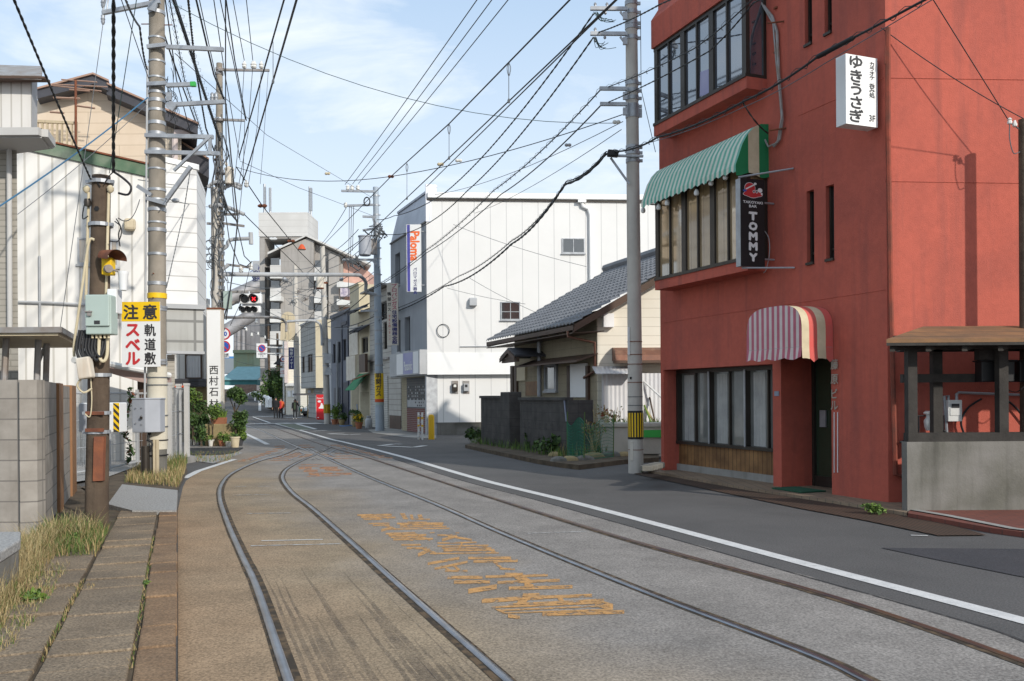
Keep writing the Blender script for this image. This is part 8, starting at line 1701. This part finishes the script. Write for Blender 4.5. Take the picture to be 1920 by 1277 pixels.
# three high-voltage lines to the grey pole
for x0, x1, y1, lab in ((887.5, 647, 346, 'left of three parallel high wires dropping to the top arm of the grey pole'), (915, 661, 345, 'middle of three parallel high wires dropping to the top arm of the grey pole'), (945, 672, 344, 'right of three parallel high wires dropping to the top arm of the grey pole')):
    wire(lab, [(x1, y1, 39.7), (x0, 0)], .013, .12, ext=14)
# trolley wire and its messenger over the straight track, with hangers
ct = at(842, 296, 16); ct2 = lev(1154, 0, ct.z); cf = lev(640, 487, ct.z)
wire('trolley contact wire running from the top centre over the straight track', [cf, ct, ct2], .010, 0, ext=10)
mA, mB, mC = at(733, 331, 20.8), at(842, 232, 15.6), at(954, 117, 12.3); mt = mC+(mC-mB)*2.2
wire('messenger wire running above the trolley contact wire from the street span', [at(590, 476, 45), mA, mB, mC, mt], .011, 0)
for (x, y0, y1, Yq), lab in (((954, 117, 189, 12.3), 'hanger between messenger and trolley wire, uppermost in the sky'), ((842, 232, 296, 15.6), 'hanger between messenger and trolley wire, in the middle of the sky'), ((763, 306, 372, 19.2), 'hanger between messenger and trolley wire beside the white building roof')):
    a, c = at(x, y0, Yq), at(x, y1, Yq); k = MB(); k.tube([a, c], .005, 4); k.tube(smooth_line([a, a+V((-.025, 0, -.08)), a+V((.0, 0, -.19)), a+V((.025, 0, -.08)), a], 4), .005, 4); k.lathe(c, [(.015, -.03), (.02, 0), (.01, .03)], 6); k.build('wire_hanger', 'wire_grey', None, loc=c, label=lab, cat='hanger')
# trolley pair of the curving track
wire('left of two thick wires leaning down from the top towards the left concrete poles', [(448, 295, 28), (532.5, 0)], .018, 0, ext=8)
wire('right of two thick wires leaning down from the top towards the left concrete poles', [(454, 345, 28), (469, 300, 26), (556, 0, 13)], .018, 0, ext=8)
a, c = at(512, 78, 15.6), at(512, 152, 15.6); k = MB(); k.tube([a, c], .006, 4); k.lathe(c, [(.02, -.04), (.025, 0), (.01, .04)], 6); k.build('wire_hanger', 'wire_grey', None, loc=c, label='hanger on the two thick wires at the upper left of the sky', cat='hanger')
wire('wire from the lower curved bracket of the left poles down towards the street end', [(458, 402, 28.2), (560, 502, 45), (640, 592, 80)], .016); wire('wire from the upper curved bracket of the left poles past the rooftop masts', [(443, 313, 28.2), (492, 386, 31), (560, 470, 40), (610, 520, 52)], .018)
for i, (x, y, Yq) in enumerate(((492, 386, 31), (546, 452, 38), (512, 448, 36))):
    k = MB(); c = at(x, y, Yq); k.lathe(c, [(.03, -.16), (.07, -.08), (.05, 0), (.07, .08), (.03, .16)], 8, 0, (Z, Y_, X)); k.build('insulator', ('rust', 'rust', 'sign_white')[i], None, True, loc=c, label=('brown insulator strung on a wire left of the rooftop masts', 'brown insulator on a wire before the stair tower opening', 'white insulator on a wire left of the stair tower')[i], cat='insulator')
# span wires across the street
wire('span wire across the street from the left pole to the big concrete pole', [(442, 313, 28.2), (733, 331, 20.8), (1167, 215, YD)], .009, [.25, .12]); wire('second span wire rising from the white roof edge to the big concrete pole', [(816, 365, 30), (1168, 228, YD)], .007, .2); wire('thin wire from the white building side up to the big concrete pole', [(890, 400, 33.5), (1165, 243, YD)], .007, .15)
for i, (x, y, Yq, m_) in enumerate(((614, 325.5, 23.4, 'aw_cream'), (733, 331, 20.8, 'rust'), (826, 308, 19, 'aw_cream'), (860, 301, 18.5, 'porcelain'), (1065, 272, 19, 'pale_grey'), (1156, 229, YD, 'porcelain'))):
    k = MB(); c = at(x, y, Yq); k.lathe(c, [(.02, -.07), (.04, -.04), (.03, 0), (.04, .04), (.02, .07)], 8, 0, (Z, Y_, X)); k.build('insulator', m_, None, True, loc=c, label=('pale insulator on the street span wire above the apartment block', 'small dark clamp where the messenger meets the street span', 'cream insulator on the span wire above the white building corner', 'white insulator on the span wire right of the cream one', 'grey insulator on the second span wire before the big pole', 'white tube insulator beside the big concrete pole')[i], cat='insulator')
wire('long thin green wire sagging right across the sky to the big concrete pole', [(325, 8, 15.2), (1156, 231, YD)], .006, .55, 'wire_green'); wire('thin wire slanting from the left pole arm to the grey pole top arm', [(328, 100, 15.2), (500, 253, 26), (700, 372, 39.6)], .007, .0); wire('thin wire sloping from beside the left poles to the grey pole middle arm', [(450, 302, 28.2), (560, 352, 33), (700, 405, 39.6)], .008)
# big pole: cables down to the grey pole
wire('twisted cable from the top arm of the big pole down past the white building corner', [(1113, 26, YD-.13), (836, 360, 27), (738, 405, 37.5), (707, 412, 39.6)], .017, [.25, .12, .05], twist=.5)
wire('twisted cable from the second arm of the big pole crossing the white wall', [(1113, 70, YD-.13), (876, 358, 26), (815, 411, 30), (733, 440, 38), (707, 436, 39.6)], .017, [.2, .05, .15, .03], twist=.5)
wire('dark slack loop from the grey pole arm back towards the left', [(706, 441, 39.6), (682, 431, 39.6)], .03, .12)
wire('plain dark wire running from the top of the frame down to the white roof edge', [(800, 350, 27), (1154, 2, 12.2)], .012, .0, ext=5)
wire('loop lashed cable from the third arm of the big pole crossing the white wall', [(1130, 164, YD-.13), (926, 357, 24), (798, 470, 33), (688, 545, 39)], .013, [.12, .1, .1], twist=.45, loops=.045)
wire('plain black cable below the lashed one crossing the white wall', [(1130, 194, YD-.13), (940, 364, 24), (800, 474, 33), (689, 547, 39)], .014, [.12, .1, .1])
wire('thick dark cable from the splice box down across the white wall to the far poles', [(1137, 288, YD-.2), (1060, 345, 17.5), (960, 457, 23), (833, 537, 32), (700, 594, 42), (618, 613, 54)], .026, [.1, .15, .2, .2, .2], twist=.9); wire('thin cable hugging the thick dark cable across the white wall', [(1137, 284, YD-.2), (1062, 340, 17.5), (960, 451, 23), (860, 518, 30), (700, 590, 42)], .012, [.1, .15, .1, .2], twist=.4, loops=.03)
wire('thin grey drop wire from the white wall down to the tiled house', [(850, 421, 33.6), (1100, 500, 30)], .008, .1, 'wire_grey'); wire('thin grey wire sagging along the white wall below the cables', [(838, 540, 33.2), (985, 570, 31)], .007, .05, 'wire_grey'); wire('thin wire from the thick cable to the cream house eave', [(880, 521, 29), (1010, 588, 27.2)], .007, .05, 'wire_grey')
k = MB(); c = at(1149, 288, YD-.22); k.box(c, (.19, .13, .11), ((X-Z*.1).normalized(), Y_, (Z+X*.1).normalized())); k.build('splice_box', 'rubber', None, loc=c, label='black cable splice box on the bracket of the big concrete pole', cat='splice box', bevel=.015)
# cables past the red building
e1 = at(1740, -8, 9.6)
wire('thick lashed cable rising across the red wall above the bar awning', [(1150, 284, YD-.2), (1232, 258, 14.0), (1395, 190, 12.2), (1535, 105, 10.9), e1], .016, [.06, .05, .04, .03], twist=.32, loops=.04, ext=3)
k = MB(); a, c = at(1534, 106, 10.85), at(1598, 72, 10.45); k.cyl(a, c, .03, .03, 12); k.cyl(a-(c-a)*.06, a, .018, .03, 12); k.cyl(c, c+(c-a)*.06, .03, .018, 12); k.build('cable_closure', 'rubber', None, True, loc=a, label='fat black cable closure on the cable before the slit windows', cat='cable closure')
wire('thin rope like wire just below the lashed cable on the red wall', [(1180, 276, YD-.2), (1390, 203, 12.2), (1545, 120, 10.8), (1750, -5, 9.4)], .006, [.06, .03, .02], 'wire_grey', ext=3)
wire('twisted cable from the top arm of the big pole to the red parapet', [(1122, 61, YD-.13), (1238, 8, 13.2), (1420, -90, 10.5)], .013, .03, twist=.3)
wire('loop lashed cable passing before the upper bay window', [(1140, 163, YD-.13), (1300, 92, 12.6), (1412, -2, 10.6), (1600, -130, 8.6)], .009, .03, twist=.3, loops=.04); wire('twisted cable passing before the lower part of the upper bay window', [(1140, 192, YD-.13), (1330, 96, 12.3), (1412, 6, 10.8), (1600, -110, 8.8)], .011, .03, twist=.3)
wire('thin guy wire from the big pole down beside the upper bay window', [(1201, 20, YD-.12), (1202, 168, YD-.12), (1229, 285, 15.2)], .006)
wire('two strand service cable from the lashed cable to the conduit on the red wall', [(1393, 192, 12.2), (1440, 250, 12.9)], .012, .05, twist=.4)
wire('thin wire from the top edge down to the white insulators at the right', [(1893, 229, 10.6), (1745, -8, 9.4)], .006, .0, ext=3); wire('thin wire crossing the sunlit red wall to the wooden pole', [(1652, 52, 11.0), (1918, 222, 10.6)], .006, .05)
# wires of the short wooden pole and the left pole
tw_ = at(198, 338, 8.95)
wire('thin wire crossing the sky at the far left to the short wooden pole', [at(170, 336, 8.9), (30, -5, 6.0)], .010, .05, twist=.2, ext=3); wire('thick black cable hanging straight down to the short wooden pole top', [at(213, 323, 8.9), (213, 0, 7.2)], .017, .0, twist=.25, ext=2); wire('blue cable from the concrete pole down to the left edge', [(277, 183, 15.0), (33, 359, 11.5)], .011, .06, 'wire_blue', ext=1); wire('twisted dark cable curling down the left side of the concrete pole', [(276, 130, 15.0), (262, 50, 13), (240, -5, 11)], .016, .1, twist=.35, ext=2)
wire('thin wire from the hanging insulator down to the wooden pole', [(193, 46, 15.1), (155, 320, 15.1), (112, 622, 15.4)], .006, 0, 'wire_grey'); wire('thin green twisted wire left of the concrete pole', [(205, 325, 9), (256, -5, 8)], .004, .02, 'wire_green', ext=2); wire('thin wire slanting behind the hanging black cable', [(278, 146, 15.1), (226, -5, 13)], .007, 0, ext=2); wire('thin pale wires from the concrete pole to the brick house', [(276, 195, 15.1), (33, 402, 12.4)], .005, .05, 'wire_grey'); wire('thin dark wire from the concrete pole to the grey box corner', [(262, 374, 15.0), (222, 409, 9.1)], .006, .15)
wire('thin wire strung from the concrete pole arm to the right pole bracket above', [(259, 337, 15.2), (395, 352, 28.1)], .008, .03, 'wire_grey'); wire('thin wire strung from the concrete pole to the right pole bracket below', [(310, 372, 15.2), (392, 388, 28.1)], .008, .03, 'wire_grey')
for i, (x, y, Yq) in enumerate(((300, 342, 17), (338, 348, 21), (329, 376, 17.5), (368, 383, 23))): k = MB(); c = at(x, y, Yq); k.lathe(c, [(.02, -.07), (.045, -.03), (.045, .03), (.02, .07)], 8, 0, (Z, Y_, X)); k.build('insulator', 'porcelain' if i == 0 else 'pale_grey', None, True, loc=c, label=('white bead insulator on the upper strung wire beside the concrete pole', 'grey bead insulator on the upper strung wire before the white siding', 'grey bead insulator on the lower strung wire beside the concrete pole', 'grey bead insulator on the lower strung wire near the far pole')[i], cat='insulator')
wire('thin chain like stay wire slanting down before the white siding', [(357, 318, 16.5), (344, 400, 16.3), (312, 540, 15.6)], .009, 0, 'wire_grey', twist=.15)
BUN = 'black cables in the bundle above the second concrete pole'
for pts, r_, tw2, lp, lab in (([(412, 264), (376, 155), (325, 0)], .028, 0, .0, 'thickest black cable of the bundle, leftmost beside the loops'), ([(414, 262), (380, 160), (329, 0)], .012, .45, .085, 'cable with big open loops running down to the second pole'), ([(405, 292), (386, 240), (366, 122), (353, 0)], .024, .3, 0, 'coarse twisted black cable in the middle of the bundle'), ([(423, 195), (401, 140), (368, 0)], .024, 0, 0, 'smooth thick cable ending at the long arm of the left pole'), ([(425, 197), (404, 140), (374, 0)], .012, 0, 0, 'thin cable just right of the smooth thick one'),
     ([(371, 240), (323, 110), (286, 0)], .020, 0, 0, 'black cable crossing in front of the concrete pole'), ([(361, 264), (331, 150), (310, 0)], .014, 0, 0, 'thin black cable just right of the concrete pole'), ([(390, 285), (346, 150), (318, 0)], .012, .3, .05, 'thin beaded cable between the concrete pole and the bundle'),
     ([(460, 224), (436, 108), (413, 0)], .012, 0, 0, 'thin cable ending at the lower crossarm of the second pole'), ([(425, 320), (423, 195), (423, 0)], .013, 0, 0, 'vertical black cable dropping right of the second pole'), ([(450, 300), (421, 135), (401, 0)], .010, 0, 0, 'thin straight cable right of the bundle'), ([(462, 226), (440, 112), (424, 0)], .016, 0, 0, 'dark cable ending near the end of the lower crossarm')):
    p0_ = at(*pts[0], 27.8); z0 = p0_.z; P = [p0_]+[lev(x, y, z0) for x, y in pts[1:]]
    wire(lab, P, r_, [.0]*(len(P)-1), twist=tw2, loops=lp, ext=9)
for x0, x1, lab in ((458, 437, 'left high voltage line on the white insulators of the second pole'), (474, 462, 'right high voltage line on the white insulators of the second pole')):
    p0_ = at(x0, 113, 28.2); wire(lab, [p0_, lev(x1, 0, p0_.z)], .012, 0, ext=9)
for pts, r_, lab in (([(458, 124), (452, 230), (440, 335)], .010, 'slack wire falling from the left insulator of the second pole'), ([(474, 124), (465, 250), (448, 345)], .010, 'slack wire falling from the middle insulator of the second pole'), ([(490, 133), (482, 240), (466, 345)], .009, 'slack wire falling from the end of the upper crossarm'), ([(503, 133), (496, 240), (488, 345)], .007, 'thin wire from the crossarm tip to the small insulators'), ([(459, 228), (456, 330), (448, 410)], .010, 'wire falling from the lower crossarm of the second pole'),
     ([(424, 196), (434, 300), (446, 412), (435, 520), (424, 600)], .022, 'thick black cable hanging past the transformer down to the arch'), ([(414, 350), (428, 395), (446, 416)], .03, 'very thick short cable from the second pole to the hanging cable'), ([(420, 380), (430, 450), (448, 495), (462, 500), (473, 490)], .016, 'deep slack loop right of the second pole'), ([(430, 290), (440, 400), (458, 480), (471, 493)], .016, 'second slack loop ending at the same bracket'), ([(471, 492), (455, 560), (432, 610)], .010, 'thin wire from the slack loops down past the signal'), ([(395, 345), (402, 470), (398, 560)], .014, 'cable running down the left side of the second pole')):
    wire(lab, [(x, y, 28) for x, y in pts], r_, [.0]*(len(pts)-1)); 
# distant wire clutter over the street
FAR = 'distant wires over the street'
for i, (x0, y0, Ya, x1, y1, Yb, r_, s_) in enumerate(((470, 620, 90, 560, 640, 78, .018, .3), (440, 640, 95, 556, 655, 78, .02, .2), (470, 655, 92, 610, 668, 55, .018, .3), (440, 676, 110, 533, 690, 80, .02, .2), (556, 520, 77, 612, 475, 54, .02, .3), (552, 505, 77, 700, 432, 40, .02, .5), (556, 540, 77, 700, 487, 40, .02, .6), (556, 560, 77, 690, 575, 40, .02, .6), (610, 505, 54, 704, 440, 40, .016, .3), (606, 480, 54, 672, 430, 40, .016, .2), (520, 545, 78, 610, 520, 54, .016, .6), (500, 520, 100, 604, 560, 54, .018, .4), (560, 610, 78, 687, 552, 40, .022, .7), (520, 585, 85, 700, 520, 40, .016, .9), (535, 560, 80, 640, 600, 54, .016, .4), (590, 470, 60, 650, 388, 40, .014, .2), (610, 610, 54, 712, 600, 40, .022, .3), (640, 540, 46, 712, 500, 40, .014, .2), (560, 600, 78, 660, 566, 46, .016, .3), (540, 640, 80, 604, 560, 54, .016, .3), (450, 610, 60, 536, 604, 48, .018, .1), (500, 560, 60, 553, 520, 77, .02, .3), (445, 545, 28, 553, 600, 77, .014, .3), (430, 530, 27, 604, 500, 54, .012, .6))):
    wire('thin distant wire in the tangle over the street before the apartment block', [(x0, y0, Ya), (x1, y1, Yb)], r_, s_, 'wire_grey' if i % 3 else 'wire', group=FAR)
for x, y0, y1 in ((655, 386, 560), (659, 386, 500), (663, 386, 470)): wire('vertical drop wire hanging from the middle arm of the grey pole', [(x, y0, 39.7), (x-2, y1, 41)], .014, 0, 'wire_grey', group='drop wires of the grey pole')
for i, (x, y, Yq) in enumerate(((538, 527, 60), (560, 545, 70), (590, 548, 60), (575, 560, 60), (548, 565, 70))):
    k = MB(); c = at(x, y, Yq)
    for _ in range(12): a = c+V((random.uniform(-.35, .35), 0, random.uniform(-.25, .25))); k.tube([c, a, a+V((random.uniform(-.3, .3), 0, random.uniform(-.3, .1)))], .022, 4)
    k.lathe(c, [(.05, -.12), (.1, 0), (.05, .12)], 8); k.build('wire_joint', 'galv_old' if i % 2 else 'wire_grey', None, loc=c, label='small knot of clamps and wire tails in the tangle over the street', cat='wire joint', group='wire joints over the street')
for i, (x, y, Yq) in enumerate(((481, 603, 48), (462, 618, 60), (472, 628, 60), (497, 633, 70), (484, 626, 65))):
    k = MB(); c = at(x, y, Yq); k.lathe(c, [(.03, -.12), (.09, -.05), (.05, .03), (.07, .1), (.02, .15)], 8); k.build('insulator', 'porcelain', None, True, loc=c, label='tiny white insulator in the wires before the dark factory', cat='insulator', group='insulators before the factory')
